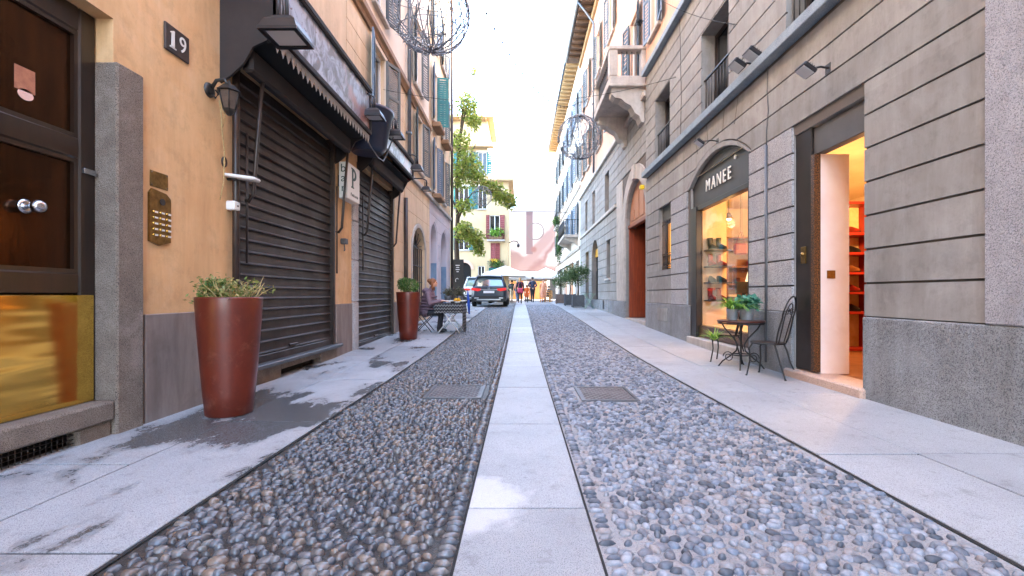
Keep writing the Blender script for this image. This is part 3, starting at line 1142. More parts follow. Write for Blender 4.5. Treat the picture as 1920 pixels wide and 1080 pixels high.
# ---- the lit room behind
room = MB()
X0, X1, Y0, Y1, Z0, Z1 = XR + .31, 8.6, 4.1, 13.0, .1, 3.55
c = [(X0, Y0), (X1, Y0), (X1, Y1), (X0, Y1)]
for (a, b) in zip(c, c[1:]):
    room.add([(a[0], a[1], Z0), (b[0], b[1], Z0), (b[0], b[1], Z1), (a[0], a[1], Z1)], [(0, 1, 2, 3)])
room.add([(X0 - .3, Y0, Z1), (X1, Y0, Z1), (X1, Y1, Z1), (X0 - .3, Y1, Z1)], [(0, 1, 2, 3)])
# display side wall, window bed
room.box(XR + .14, XR + .64, 9.52, 9.62, .2, 3.5)
room.build('room_walls', 'room_wall', r1)
MB().box(XR + .2, X1, Y0, Y1, .02, .093).build('room_floor', 'room_floor', r1)
MB().box(XR + .12, XR + .9, 7.36, 9.5, .3, .47).build('display_plinth', 'cream_box', r1)


def shoe(kind, mat, loc, rz, label):
    """a single shoe or boot: sole, upper lofted in cross sections"""
    t = thing(kind, label, 'shoe', loc, rz, 'footwear on the shop shelves')
    L = .27
    hs = .012
    sole = MB()
    out = [(-.5, .0), (-.47, .09), (-.2, .085), (.1, .11), (.35, .1), (.48, .04), (.5, 0)]
    poly = [(x * L, y * L * 1.1) for x, y in out] + [(x * L, -y * L * 1.1) for x, y in out[1:-1]][::-1]
    sole.prism(poly, lambda a, b, d: (a, b, d), 0, .02)
    sole.box(-.5 * L, -.25 * L, -.025, .025, -.0, .001)
    sole.build('sole', 'black_leather', t, True)
    up = MB()
    secs = [(.46, .04, .03), (.36, .085, .05), (.15, .095, .075), (-.05, .08, .10), (-.2, .075, .115 if kind == 'shoe' else .12), (-.38, .075, .12), (-.49, .05, .11)]
    vs, n = [], 8
    for x, wy, h in secs:
        for k in range(n):
            a = PI * k / (n - 1)
            vs.append((x * L, math.cos(a) * wy * L * 1.05, .02 + math.sin(a) ** .7 * h))
    up.add(vs, [(i * n + k, i * n + k + 1, (i + 1) * n + k + 1, (i + 1) * n + k) for i in range(len(secs) - 1) for k in range(n - 1)], True)
    if kind == 'boot':
        up.lathe([(.052, .08), (.047, .14), (.052, .2), (.055, .25), (.045, .25), (.04, .2)], (-.085, 0, 0), 12, cap0=False, cap1=False)
    up.build('upper', mat, t, True)
    return t


sh_z = [.98, 1.35, 1.68, 2.02]
mats = [('boot', 'red_leather', 'red ankle boot'), ('shoe', 'black_leather', 'black low shoe'), ('boot', 'red_leather', 'dark red boot'), ('boot', 'black_leather', 'black boot')]
pos_words = ['on the lowest display shelf', 'on the second display shelf', 'on the third display shelf', 'on the top display shelf']
for i, z in enumerate(sh_z):
    MB().bbox(XR + .16, XR + .62, 9.22, 9.52, z - .025, z, .004).build('display_shelf', 'brown_iron', r1)
    for k, x in enumerate((XR + .28, XR + .47)):
        kd, mt, lb = mats[i]
        shoe(kd, mt, (x, 9.36, z), R(-80 + 12 * k), '%s %s in the shop window, %s' % (lb, pos_words[i], ('street side', 'inner side')[k]))
# wall shelving deep in the room
rack = thing('shelf_rack', 'red framed shelf rack of shoes glimpsed through the shop doorway', 'shelf', (6.4, 8.2, .1))
for xx in (5.5, 6.25, 7.0, 7.75):
    MB().bbox(xx, xx + .06, 8.0, 8.4, .1, 2.75, .006).build('upright', 'red_shelf', rack)
for zz in (.1, .75, 1.1, 1.45, 1.8, 2.15, 2.7):
    MB().bbox(5.56, 7.75, 8.03, 8.4, zz, zz + .045, .005).build('shelf', 'red_shelf', rack)
MB().box(5.5, 7.81, 8.41, 8.45, .1, 2.8).build('back_panel', 'cream_box', rack)
k = 0
names = ('tan', 'black', 'red')
rows_ = ('lowest', 'second', 'third', 'fourth', 'top')
for r_, zz in enumerate((.795, 1.145, 1.495, 1.845, 2.195)):
    for c_, xx in enumerate((5.75, 6.0, 6.45, 6.8)):
        kd, mt_ = ('boot', 'shoe')[k % 2], k % 3
        shoe(kd, ('tan_leather', 'black_leather', 'red_leather')[mt_], (xx, 8.18, zz), -PI / 2 + .2, '%s %s %s on the %s shelf of the red rack' % (('first', 'second', 'third', 'fourth')[c_], names[mt_], kd, rows_[r_]))
        k += 1
cab = thing('display_cabinet', 'dark wooden cabinet with a cream front at the back of the shop window', 'cabinet', (5.0, 11.9, .1))
m = MB()
m.box(4.5, 7.6, 12.3, 12.34, .1, 2.6)
for xx in (4.5, 5.4, 6.4, 7.4):
    m.box(xx, xx + .05, 11.9, 12.3, .1, 2.6)
for zz in (.1, .9, 1.35, 1.8, 2.25, 2.57):
    m.box(4.5, 7.45, 11.9, 12.3, zz, zz + .035)
m.build('carcass', 'room_floor', cab)
for i in range(10):
    bx = 4.62 + .29 * i
    zz = (.935, 1.385, 1.835)[i % 3]
    o = MB().bbox(bx, bx + .2, 11.95, 12.2, zz, zz + .16, .006).build('shoe_box', ('cream_box', 'tan_leather', 'red_leather')[i % 3])
    tag(o, '%s shoe box on the %s cabinet shelf, %s along it' % (('cream', 'tan', 'red')[i % 3], ('lower', 'middle', 'upper')[i % 3], ('first', 'second', 'third', 'fourth')[i // 3]), 'box', 'boxes on the shop cabinet')
cnt = thing('shop_counter', 'dark counter with a rounded lamp and a monitor inside the shop window', 'counter', (4.95, 9.9, .1))
MB().bbox(4.6, 5.5, 9.9, 10.5, .1, 1.05, .01).build('cabinet', 'brown_iron', cnt)
MB().bbox(4.75, 5.1, 10.0, 10.04, 1.12, 1.38, .006).build('screen', 'black_iron', cnt)
MB().box(4.9, 4.96, 9.99, 10.05, 1.05, 1.12).build('stand', 'black_iron', cnt)
ch = thing('round_back_chair', 'red round-backed chair beside the shop counter', 'chair', (5.2, 9.5, .1))
MB().lathe([(.24, 0), (.25, .03), (.24, .06)], (5.2, 9.5, .55), 18).build('seat', 'red_leather', ch)
m = MB()
m.tube([(5.2 + .24 * math.cos(a), 9.68, 1.0 + .24 * math.sin(a)) for a in [i * PI / 8 for i in range(16)]], .03, 6, closed=True)
m.build('backrest', 'red_leather', ch)
for a in (0, 1, 2, 3):
    MB().tube([(5.2 + .18 * math.cos(PI / 4 + a * PI / 2), 9.5 + .18 * math.sin(PI / 4 + a * PI / 2), .1), (5.2 + .15 * math.cos(PI / 4 + a * PI / 2), 9.5 + .15 * math.sin(PI / 4 + a * PI / 2), .56)], .018, 6).build('leg', 'brown_iron', ch)
tl_ = thing('table_lamp', 'table lamp with a glowing cream shade on the shop counter', 'lamp', (5.25, 10.15, 1.05))
emis('shade_glow', (1, .74, .42, 1), .12)
MB().lathe([(.09, 0), (.09, .02), (.02, .04), (.02, .3)], (5.25, 10.15, 1.05), 14).build('stem', 'brass_dull', tl_)
MB().lathe([(.22, .28), (.14, .62)], (5.25, 10.15, 1.05), 20, cap0=False, cap1=False).build('shade', 'shade_glow', tl_)
for k, (xx, zz, mt_) in enumerate(((4.72, 1.95, 'red_leather'), (4.95, 2.0, 'tan_leather'), (5.6, 1.9, 'black_leather'))):
    hb = thing('hanging_bag', ('red leather bag hanging in the shop window', 'tan leather bag hanging in the shop window', 'black leather bag hanging deeper in the shop')[k], 'bag', (xx, 9.75 + .4 * k, zz), group='bags hung in the shop')
    MB().bbox(xx - .14, xx + .14, 9.7 + .4 * k, 9.8 + .4 * k, zz, zz + .24, .03).build('pouch', mt_, hb)
    MB().tube([(xx - .1, 9.75 + .4 * k, zz + .22), (xx, 9.75 + .4 * k, zz + .5), (xx + .1, 9.75 + .4 * k, zz + .22)], .01, 5).build('strap', mt_, hb)
    MB().tube([(xx, 9.75 + .4 * k, zz + .5), (xx, 9.75 + .4 * k, 3.54)], .004, 4).build('cord', 'cable_black', hb)
# lamps in the room
emis('bulb_warm', (1, .62, .24, 1), 1.5)


def room_lamp(x, y, z, power, label, r=.09):
    t = thing('pendant_lamp', label, 'lamp', (x, y, z))
    MB().lathe([(.02, .16), (r * .6, .12), (r * 1.25, 0), (r * 1.2, 0), (r * .5, .11)], (x, y, z), 16, cap0=False, cap1=False).build('shade', 'brass_dull', t)
    MB().ball((x, y, z + .02), r * .6).build('bulb', 'bulb_warm', t)
    MB().tube([(x, y, z + .15), (x, y, 3.55)], .006, 5).build('cord', 'cable_black', t)
    ld = bpy.data.lights.new('pendant_lamp_light', 'POINT')
    ld.energy = power
    ld.color = (1, .55, .2)
    ld.shadow_soft_size = .12
    lo = bpy.data.objects.new('pendant_lamp_light', ld)
    COL.objects.link(lo)
    lo.parent = t
    lo.location = (0, 0, -.1)
    return t


LP = 8
room_lamp(4.75, 8.3, 2.6, LP * .75, 'brass pendant lamp hanging just behind the shop window')
room_lamp(5.0, 10.9, 2.9, LP * .6, 'brass pendant lamp glowing at the back of the shop window')
room_lamp(5.7, 7.0, 2.75, LP * 1.6, 'brass pendant lamp inside the open shop doorway')
room_lamp(6.6, 9.8, 2.5, LP, 'brass pendant lamp deep inside the shop')
# ---- street lights and cables on the facade


def floodlight(y, z, d, label, s=1.0, double=False, F=FR):
    t = thing('floodlight', label, 'floodlight', F.p(y, z, 0))
    arm = MB()
    arm.tube([F.p(y, z, .0), F.p(y, z + .02, d * .5), F.p(y, z, d)], .018 * s, 6)
    F.bbox(arm, y - .05, y + .05, z - .06, z + .06, 0, .03, .006)
    arm.build('bracket', 'dark_metal', t)
    for k in range(2 if double else 1):
        yy = y - .26 * k
        dd, zz = d + .1 * s - .1 * k, z - .02 + .04 * k
        a = R(35)
        hd = MB()
        hd.bbox(-.13 * s, .13 * s, -.15 * s, .15 * s, -.045 * s, .045 * s, .015)
        for fin in range(5):
            hd.box((-.09 + .045 * fin) * s, (-.08 + .045 * fin) * s, -.12 * s, .12 * s, .045 * s, .07 * s)
        mt = Matrix.Translation(F.p(yy, zz, dd)) @ Matrix.Rotation(F.side * a, 4, 'Y')
        hd.xform(mt)
        hd.build('head', 'dark_metal', t)
        gl_ = MB().box(-.11 * s, .11 * s, -.13 * s, .13 * s, -.049 * s, -.046 * s)
        gl_.xform(mt)
        gl_.build('lens', 'lamp_glass', t)
    return t


floodlight(7.2, 4.74, .16, 'twin grey floodlight on the blue ledge above the shop wall', .82, True)
floodlight(5.4, 3.78, .22, 'black floodlight on the plaster wall above the shop doorway', .68)
floodlight(8.42, 3.93, .3, 'slim floodlight above the MANEE sign', .62)
m = MB()
m.tube([FR.p(6.72, .1, .045), FR.p(6.72, 3.3, .045)], .022, 6)
m.tube([FR.p(6.72, 3.3, .04), FR.p(6.74, 3.5, .03), FR.p(6.69, 3.8, .03), FR.p(6.72, 4.1, .03), FR.p(6.70, 4.45, .03)], .008, 5)
tag(m.build('conduit_pipe', 'grey_metal'), 'thin grey conduit running up the granite blocks beside the shop window', 'pipe')
m = MB()
m.tube([FR.p(10.35, 4.63, .03), FR.p(10.3, 5.6, .03), FR.p(10.4, 7.38, .03)], .007, 5)
tag(m.build('wall_cable', 'cable_black'), 'thin cable up the grey wall between the two upper windows', 'cable')

# ================================================================== the building with the arched portal
F2 = Facade(XR + .05, 1)
r2 = thing('portal_building', 'peach and grey building with the arched portal and stone balcony', 'building', (XR + 2, 20, 0))
PORT = (13.32, 15.97, -.2, 4.8, 1.325)
W2 = [(18.7, 19.5, 1.77, 3.4, 0), (21.6, 23.5, -.2, 3.8, .9), (24.5, 25.7, -.2, 3.45, 0)]
U2 = [(18.95, 19.85, 4.62, 6.3, 0), (22.5, 23.3, 4.62, 6.3, 0), (25.0, 25.8, 4.62, 6.3, 0)]
w = MB()
rv = []
wall(w, F2, 13.2, 28, -.3, 6.9, [PORT] + W2 + U2, .35, rv)
for q_ in rv:
    q_.build('opening_reveal', 'grey_plaster', r2)
w.build('wall', 'grey_joint', r2)
c2 = [.862 + .3555 * k for k in range(11)]
courses(F2, r2, 'course', c2, 17.5, 28, 'grey_plaster', W2)
courses(F2, r2, 'course', [4.62 + .33 * k for k in range(8)], 17.3, 28, 'grey_plaster', U2)
courses(F2, r2, 'course', [5.28 + .33 * k for k in range(6)], 13.2, 17.28, 'grey_plaster')
F2.bbox(MB(), 17.5, 28, -.3, .855, 0, .05, .012).build('plinth_block', 'granite_plinth', r2)
F2.bbox(MB(), 17.5, 28, 4.44, 4.58, 0, .1, .012).build('ledge', 'pale_stone', r2)
F2.bbox(MB(), 13.2, 28, 6.86, 7.02, 0, .14, .012).build('ledge', 'pale_stone', r2)
# portal surround
F2.bbox(MB(), 15.98, 17.48, -.3, .86, 0, .07, .012).build('plinth_block', 'granite_plinth', r2)
F2.bbox(MB(), 15.98, 16.45, .86, 3.475, 0, .06, .012).build('portal_jamb', 'pale_stone', r2)
F2.bbox(MB(), 16.46, 17.48, .86, 5.25, 0, .03, .012).build('portal_pier', 'pale_stone', r2)
F2.bbox(MB(), 13.2, 13.31, -.3, 3.475, 0, .06, .012).build('portal_jamb', 'pale_stone', r2)
pin = arc(PORT[0], PORT[1], 3.475, 1.325, 15)
pout = arc(PORT[0] - .45, PORT[1] + .45, 3.475, 1.775, 15)
for k in range(15):
    poly = [pin[k], pin[k + 1], (max(pout[k + 1][0], 13.2), pout[k + 1][1]), (max(pout[k][0], 13.2), pout[k][1])]
    MB().prism(poly, F2.p, 0, .06 if k != 7 else .12).build('arch_stone', 'pale_stone', r2)
# portal door: pale lunette panels above, tall red-brown leaves below, standing open
lun = MB()
lp = arc(PORT[0] + .02, PORT[1] - .02, 3.52, 1.26, 14)
lun.prism([(PORT[0] + .02, 3.5)] + lp + [(PORT[1] - .02, 3.5)], F2.p, -.2, -.12)
ln = lun.build('lunette', 'portal_wood_pale', r2)
for k in range(4):
    a = PORT[0] + .18 + .6 * k
    top = min(z for y, z in lp if a - .05 < y < a + .6) - .12 if k not in (0, 3) else 3.95
    F2.bbox(MB(), a, a + .5, 3.6, top, -.12, -.1, .008).build('lunette_panel', 'portal_wood_pale', ln)
F2.bbox(MB(), PORT[0], PORT[1], 3.38, 3.5, -.22, -.06, .01).build('portal_transom', 'portal_wood', r2)
for (xa, xb, ya, yb) in ((XR + .13, XR + 1.6, 15.86, 15.94), (XR + .38, XR + 1.75, 13.34, 13.41)):
    lf = MB().box(xa, xb, ya, yb, .3, 3.38).build('door_leaf', 'portal_wood', r2)
    yy = ya - .012 if ya > 15 else yb
    for za, zb in ((.5, 1.2), (1.4, 2.3), (2.5, 3.2)):
        MB().bbox(xa + .15, xb - .15, yy, yy + .012, za, zb, .004).build('door_panel', 'portal_wood', lf)
m = MB()
m.add([(XR + 4, 13.2, 0), (XR + 4, 16.2, 0), (XR + 4, 16.2, 4.9), (XR + 4, 13.2, 4.9)], [(0, 1, 2, 3)])
m.add([(XR + .35, 16.0, 0), (XR + 4, 16.0, 0), (XR + 4, 16.0, 4.9), (XR + .35, 16.0, 4.9)], [(0, 1, 2, 3)])
m.add([(XR + .35, 13.3, 0), (XR + 4, 13.3, 0), (XR + 4, 13.3, 4.9), (XR + .35, 13.3, 4.9)], [(0, 1, 2, 3)])
m.add([(XR + .35, 13.2, 4.85), (XR + 4, 13.2, 4.85), (XR + 4, 16.2, 4.85), (XR + .35, 16.2, 4.85)], [(0, 1, 2, 3)])
m.build('passage_wall', 'portal_wood', r2)
MB().box(XR + .0, XR + 4, 13.3, 16.0, .1, .285).build('passage_floor', 'pale_stone', r2)
# ground floor openings
window(F2, r2, *W2[0][:4], rec=.2, frame='brown_iron', sill=True)
pm('yellow_door', S(214, 166, 60), S(196, 146, 44), 3, rough=.5)
for o in W2[1:]:
    d = MB()
    F2.box(d, o[0], o[1], o[2], o[3], -.3, -.22)
    dd = d.build('doorway', 'dark_void', r2)
    F2.bbox(MB(), o[0] + .06, o[0] + .5, .45, 3.0, -.22, -.17, .01).build('door_leaf', 'yellow_door', dd)
    F2.bbox(MB(), o[0], o[1], 3.0, 3.4, -.22, -.16, .01).build('fanlight', 'yellow_door', dd)
for o in U2:
    window(F2, r2, *o[:4], rec=.25, frame='shutter_grey', sill=False)
F2.bbox(MB(), 19.9, 20.2, .45, .85, .05, .06, .004).build('vent', 'dark_metal', r2)
# peach storeys
up = [(14.3, 15.4, 7.6, 10.2, 0)] + [(yy, yy + 1.0, 8.0, 10.1, 0) for yy in (18.0, 21.0, 24.2, 26.4)] + [(yy, yy + 1.0, 11.6, 13.6, 0) for yy in (14.3, 18.0, 21.0, 24.2, 26.4)]
w = MB()
wall(w, F2, 13.2, 28, 6.95, 15.3, up, .25)
w.build('upper_storey', 'peach_plaster', r2)
for i, o in enumerate(up):
    window(F2, r2, *o[:4], surround='white_plaster' if i else None, sill=i > 0)
    for hy, wd in ((o[0], -.5), (o[1], .5)):
        shutter(F2, r2, hy, wd, o[2], o[3], R(10), 'shutter_dark' if i == 0 else 'shutter_grey', 16)
w = MB()
w.add([(14, 13.2, -.3), (14, 28, -.3), (14, 28, 15.9), (14, 13.2, 15.9)], [(0, 1, 2, 3)])
w.build('rear_wall', 'peach_plaster', r2)
pm('eave_paint', S(180, 152, 112), S(164, 136, 98), 2, rough=.8)
F2.box(MB(), 13.2, 28, 15.0, 15.3, 0, .12).build('frieze', 'eave_paint', r2)
MB().box(XR - .75, 14, 13.2, 28.2, 15.42, 15.6).build('roof', 'soffit_wood', r2)
for k in range(24):
    yy = 13.5 + .6 * k
    MB().bbox(XR - .72, XR + .05, yy, yy + .12, 15.27, 15.42, .01).build('rafter', 'soffit_wood', r2)
MB().tube([(XR - .84, 13.2, 15.5), (XR - .84, 28.2, 15.5)], .09, 8).build('gutter', 'gutter_metal', r2)
m = MB()
m.tube([(XR - .84, 22.3, 15.45), (XR - .5, 22.3, 15.0), (XR - .07, 22.3, 14.4), (XR - .07, 22.3, 7.05)], .055, 8)
m.build('downpipe', 'gutter_metal', r2)
for zz in (8.2, 10.4, 12.6):
    F2.box(MB(), 22.23, 22.37, zz, zz + .04, 0, .2).build('pipe_clip', 'dark_metal', r2)
# stone balcony
bal = MB()
F2.bbox(bal, 13.45, 16.3, 7.32, 7.58, 0, 1.08, .03)
bo = bal.build('balcony', 'pale_stone', r2)
F2.bbox(MB(), 13.4, 16.35, 7.24, 7.33, 0, 1.12, .02).build('moulding', 'pale_stone', bo)
for (a, b) in ((13.55, 13.95), (15.75, 16.15)):
    prof = [(0, 7.24), (1.0, 7.24), (1.0, 7.06), (.9, 6.96), (.72, 6.93), (.6, 6.82), (.42, 6.72), (.3, 6.5), (.18, 6.42), (.12, 6.25), (0, 6.2)]
    m = MB()
    m.prism(prof, lambda dd, z, t: F2.p(t, z, dd), a, b)
    m.build('corbel', 'pale_stone', bo)
for (ya, yb, da, db) in ((13.45, 13.72, .84, 1.08), (16.03, 16.3, .84, 1.08), (13.45, 13.72, 0, .14), (16.03, 16.3, 0, .14)):
    F2.bbox(MB(), ya, yb, 7.58, 8.34, da, db, .012).build('pedestal', 'pale_stone', bo)
for (ya, yb, da, db) in ((13.42, 13.75, 0, 1.1), (16.0, 16.33, 0, 1.1), (13.75, 16.0, .82, 1.1)):
    F2.bbox(MB(), ya, yb, 8.34, 8.46, da, db, .02).build('handrail', 'pale_stone', bo)
for k in range(4):
    MB().tube([F2.p(13.58, 7.58, .24 + .15 * k), F2.p(13.58, 8.34, .24 + .15 * k)], .014, 5).build('baluster', 'black_iron', bo)
    MB().tube([F2.p(16.16, 7.58, .24 + .15 * k), F2.p(16.16, 8.34, .24 + .15 * k)], .014, 5).build('baluster', 'black_iron', bo)
for k in range(14):
    MB().tube([F2.p(13.85 + .16 * k, 7.58, .96), F2.p(13.85 + .16 * k, 8.34, .96)], .014, 5).build('baluster', 'black_iron', bo)
o = MB()
F2.bbox(o, 13.36, 13.5, 4.2, 4.32, .07, .2, .02)
pm('yellow_paint', S(236, 206, 40), rough=.4)
tag(o.build('signal_lamp', 'yellow_paint'), 'small yellow lamp box at the shoulder of the arched portal', 'lamp')

# ================================================================== the cream building beyond
F3 = Facade(XR + .05, 1)
r3 = thing('cream_building', 'pale cream building with blue shutters and ivy balconies beyond the portal house', 'building', (XR + 2, 38, 0))
up = [(yy, yy + 1.1, zz, zz + 2.0, 0) for zz in (5.0, 8.6, 12.0) for yy in (29.2, 32.2, 35.4, 38.6, 42, 45)]
gd = [(28.7, 30.6, -.2, 3.3, 0), (32, 34.4, -.2, 3.4, 0), (36, 38.4, -.2, 3.4, 0), (40.5, 43, -.2, 3.4, 0)]
w = MB()
wall(w, F3, 28, 47, -.3, 15.8, up + gd, .25)
w.build('wall', 'white_plaster', r3)
for i, o in enumerate(up):
    window(F3, r3, *o[:4], surround='white_plaster')
    for hy, wd in ((o[0], -.55), (o[1], .55)):
        shutter(F3, r3, hy, wd, o[2], o[3], R(12), 'shutter_blue' if i % 6 < 3 else 'shutter_dark', 12)
emis('shop_glow', S(200, 130, 70), .02)
for i, o in enumerate(gd):
    d = MB()
    F3.box(d, o[0], o[1], o[2], o[3], -.25, -.2)
    dd = d.build('shop_window', 'shop_glow' if i in (1, 2) else 'window_dark', r3)
    F3.bbox(MB(), o[0], o[1], 2.7, 2.8, -.2, -.12, .01).build('transom', 'brown_iron', dd)
    F3.bbox(MB(), (o[0] + o[1]) / 2 - .05, (o[0] + o[1]) / 2 + .05, .4, 2.7, -.2, -.14, .01).build('mullion', 'brown_iron', dd)
F3.bbox(MB(), 28, 47, 3.9, 4.1, 0, .12, .012).build('ledge', 'pale_stone', r3)
F3.bbox(MB(), 28, 47, 7.7, 7.85, 0, .1, .012).build('ledge', 'pale_stone', r3)
w = MB()
w.add([(14, 28, -.3), (14, 47, -.3), (14, 47, 16.2), (14, 28, 16.2)], [(0, 1, 2, 3)])
w.add([(XR, 47, -.3), (14, 47, -.3), (14, 47, 16.2), (XR, 47, 16.2)], [(0, 1, 2, 3)])
w.add([(XR + .05, 28, 15.2), (14, 28, 15.2), (14, 28, 16.2), (XR + .05, 28, 16.2)], [(0, 1, 2, 3)])
w.build('rear_wall', 'white_plaster', r3)
MB().box(XR - .72, 14, 28, 47.3, 15.8, 16.0).build('roof', 'eave_paint', r3)
for k in range(30):
    MB().bbox(XR - .7, XR + .05, 28.3 + .62 * k, 28.42 + .62 * k, 15.66, 15.8, .01).build('rafter', 'eave_paint', r3)
MB().tube([(XR - .78, 28, 15.95), (XR - .78, 47.3, 15.95)], .08, 8).build('gutter', 'gutter_metal', r3)
for (ya, yb, zz, d) in ((29, 33.6, 4.75, .95), (35, 37.6, 6.3, .95)):
    b_ = MB()
    F3.bbox(b_, ya, yb, zz, zz + .18, 0, d, .02)
    bb = b_.build('balcony', 'pale_stone', r3)
    rl = MB()
    F3.box(rl, ya, yb, zz + 1.1, zz + 1.14, d - .05, d - .01)
    F3.box(rl, ya, ya + .04, zz + 1.1, zz + 1.14, 0, d - .05)
    rl.build('handrail', 'black_iron', bb)
    nb = int((yb - ya) / .14)
    for k in range(nb):
        MB().tube([F3.p(ya + .05 + .14 * k, zz + .18, d - .03), F3.p(ya + .05 + .14 * k, zz + 1.1, d - .03)], .012, 4).build('baluster', 'black_iron', bb)
    for k in range(6):
        MB().tube([F3.p(ya + .02, zz + .18, .1 + .14 * k), F3.p(ya + .02, zz + 1.1, .1 + .14 * k)], .012, 4).build('baluster', 'black_iron', bb)
    for a in (ya + .4, yb - .4):
        m = MB()
        m.prism([(0, zz), (d - .1, zz), (d - .15, zz - .12), (.3, zz - .3), (0, zz - .55)], lambda dd, z, t: F3.p(t, z, dd), a - .1, a + .1)
        m.build('corbel', 'pale_stone', bb)
aw = MB()
aw.prism([(0, 3.3), (.9, 2.85), (.9, 2.6), (.86, 2.6), (.86, 2.82), (0, 3.24)], lambda dd, z, t: F3.p(t, z, dd), 31.6, 34.6)
tag(aw.build('shop_awning', 'awning_brown'), 'dark awning over the lit shop of the cream building', 'awning')
# ================================================================== left side: number 19 and the shuttered bar
FL = Facade(XL, -1)
l1 = thing('ochre_building', 'ochre building at number 19 with brown roller shutters and beige upper floors', 'building', (XL - 2, 5, 0))
D19 = (1.2, 3.58, -.3, 3.27, 0)
SH1 = (5.12, 7.86, .24, 3.75, 0)
SH2 = (8.92, 11.5, .03, 3.7, 0)
w = MB()
wall(w, FL, -8, 12.45, -.3, 4.72, [D19, (SH1[0], SH1[1], -.3, SH1[3], 0), SH2], .2)
w.build('wall', 'ochre_plaster', l1)
W1 = (9.85, 10.75, 4.97, 6.62, 0)
w = MB()
wall(w, FL, -8, 12.45, 4.72, 7.0, [W1], .2)
w.build('first_floor_wall', 'cream_plaster', l1)
ups = [(9.9, 10.75, 7.5, 9.7, 0), (6.5, 7.35, 7.5, 9.7, 0)]
w = MB()
wall(w, FL, -8, 12.45, 7.0, 15.5, ups, .2)
w.build('upper_storey', 'pale_plaster', l1)
w = MB()
w.add([(-14, -8, -.3), (-14, 21, -.3), (-14, 21, 15.5), (-14, -8, 15.5)], [(0, 1, 2, 3)])
w.add([(XL, -8, -.3), (-14, -8, -.3), (-14, -8, 15.5), (XL, -8, 15.5)], [(0, 1, 2, 3)])
w.build('rear_wall', 'pale_plaster', l1)
MB().box(-14, XL + .6, -8, 12.45, 15.5, 15.8).build('roof', 'roof_tile', l1)
# beige rusticated courses on the first floor, moulded band above
courses(FL, l1, 'course', [4.95 + .415 * k for k in range(5)], 8.35, 12.45, 'cream_plaster', [(W1[0] - .12, W1[1] + .12, W1[2] - .1, W1[3] + .12, 0)], gap=.016, thick=.018)
FL.bbox(MB(), -8, 8.3, 4.72, 6.72, 0, .03, .01).build('plain_band', 'cream_plaster', l1)
bd = MB()
bd.prism([(0, 6.72), (.05, 6.72), (.07, 6.8), (.12, 6.86), (.12, 6.98), (.06, 7.04), (0, 7.05)], lambda d, z, t: FL.p(t, z, d), -8, 12.45)
bd.build('string_course', 'trim_brown', l1)
for i, o in enumerate([W1] + ups):
    window(FL, l1, *o[:4], rec=.14, surround='pale_plaster')
    shutter(FL, l1, o[0], -.48, o[2], o[3], R(14), 'shutter_blue' if i == 0 else 'shutter_dark', 30)
    shutter(FL, l1, o[1], .48, o[2], o[3], R(24), 'shutter_grey' if i == 0 else 'shutter_dark', 30)
# plinths
FL.bbox(MB(), 3.86, 5.0, -.3, .93, 0, .025, .006).build('plinth_slab', 'marble_plinth', l1)
FL.bbox(MB(), 7.88, 8.62, -.3, .93, 0, .025, .006).build('plinth_slab', 'marble_plinth', l1)
for zz, z2 in ((-.3, .95), (.96, 1.75), (1.76, 2.5), (2.51, 3.0)):
    FL.bbox(MB(), 8.64, 8.9, zz, z2, -.02, .05, .015).build('jamb_block', 'granite_block', l1)
FL.bbox(MB(), 11.52, 12.4, -.3, .9, 0, .03, .006).build('plinth_slab', 'marble_plinth', l1)
courses(FL, l1, 'course', [.92, 1.7, 2.5, 3.3, 4.1], 11.56, 12.4, 'cream_plaster', gap=.014, thick=.018)
# stone jamb of number 19
FL.bbox(MB(), 3.57, 3.83, -.3, 2.93, -.19, .04, .014).build('door_jamb', 'jamb_stone', l1)
FL.bbox(MB(), 1.2, 3.565, .12, .27, -.2, .03, .015).build('door_sill', 'jamb_stone', l1)
m = MB()
FL.box(m, 1.2, 3.3, -.3, .12, -.25, -.2)
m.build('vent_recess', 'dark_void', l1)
FL.bbox(MB(), 3.3, 3.565, -.3, .118, -.1, .0, .012).build('vent_block', 'jamb_stone', l1)
gm = MB()
for k in range(50):
    yy = 1.4 + k * .038
    gm.tube([FL.p(yy, -.02, -.04), FL.p(yy, .118, -.04)], .0035, 4)
for k in range(5):
    gm.tube([FL.p(1.3, -.01 + .03 * k, -.037), FL.p(3.3, -.01 + .03 * k, -.037)], .0035, 4)
stuff(gm.build('vent_grille', 'brown_iron', l1))
# ---- the door of number 19: glazed upper leaves, wood rails, brass kick plate
dr = MB()
DP = -.13
for (a, b, c, d) in ((1.3, 1.42, .27, 3.27), (3.44, 3.575, .27, 3.27), (1.42, 3.44, 2.12, 2.28), (1.42, 3.44, 1.1, 1.26), (1.42, 3.44, 3.08, 3.27), (2.18, 2.30, 1.26, 3.08), (2.2, 2.28, .27, 1.1)):
    FL.bbox(dr, a, b, c, d, DP - .06, DP, .012)
door = dr.build('door', 'door_wood', l1)
for (a, b, c, d) in ((2.30, 3.44, 2.28, 3.08), (1.42, 2.18, 2.28, 3.08), (2.30, 3.44, 1.26, 2.12), (1.42, 2.18, 1.26, 2.12)):
    p_ = MB()
    FL.box(p_, a, b, c, d, DP - .055, DP - .04)
    p_.build('door_panel', 'door_gloss' if 'door_gloss' in M else 'door_wood', door)
    mo = MB()
    for (e, f, h, i) in ((a, a + .03, c, d), (b - .03, b, c, d), (a + .03, b - .03, c, c + .03), (a + .03, b - .03, d - .03, d)):
        FL.box(mo, e, f, h, i, DP - .04, DP - .012)
    mo.build('glazing_bead', 'door_wood', door)
FL.bbox(MB(), 1.32, 3.55, .275, 1.095, DP, DP + .006, .002).build('kick_plate', 'brass', door)
kn = MB()
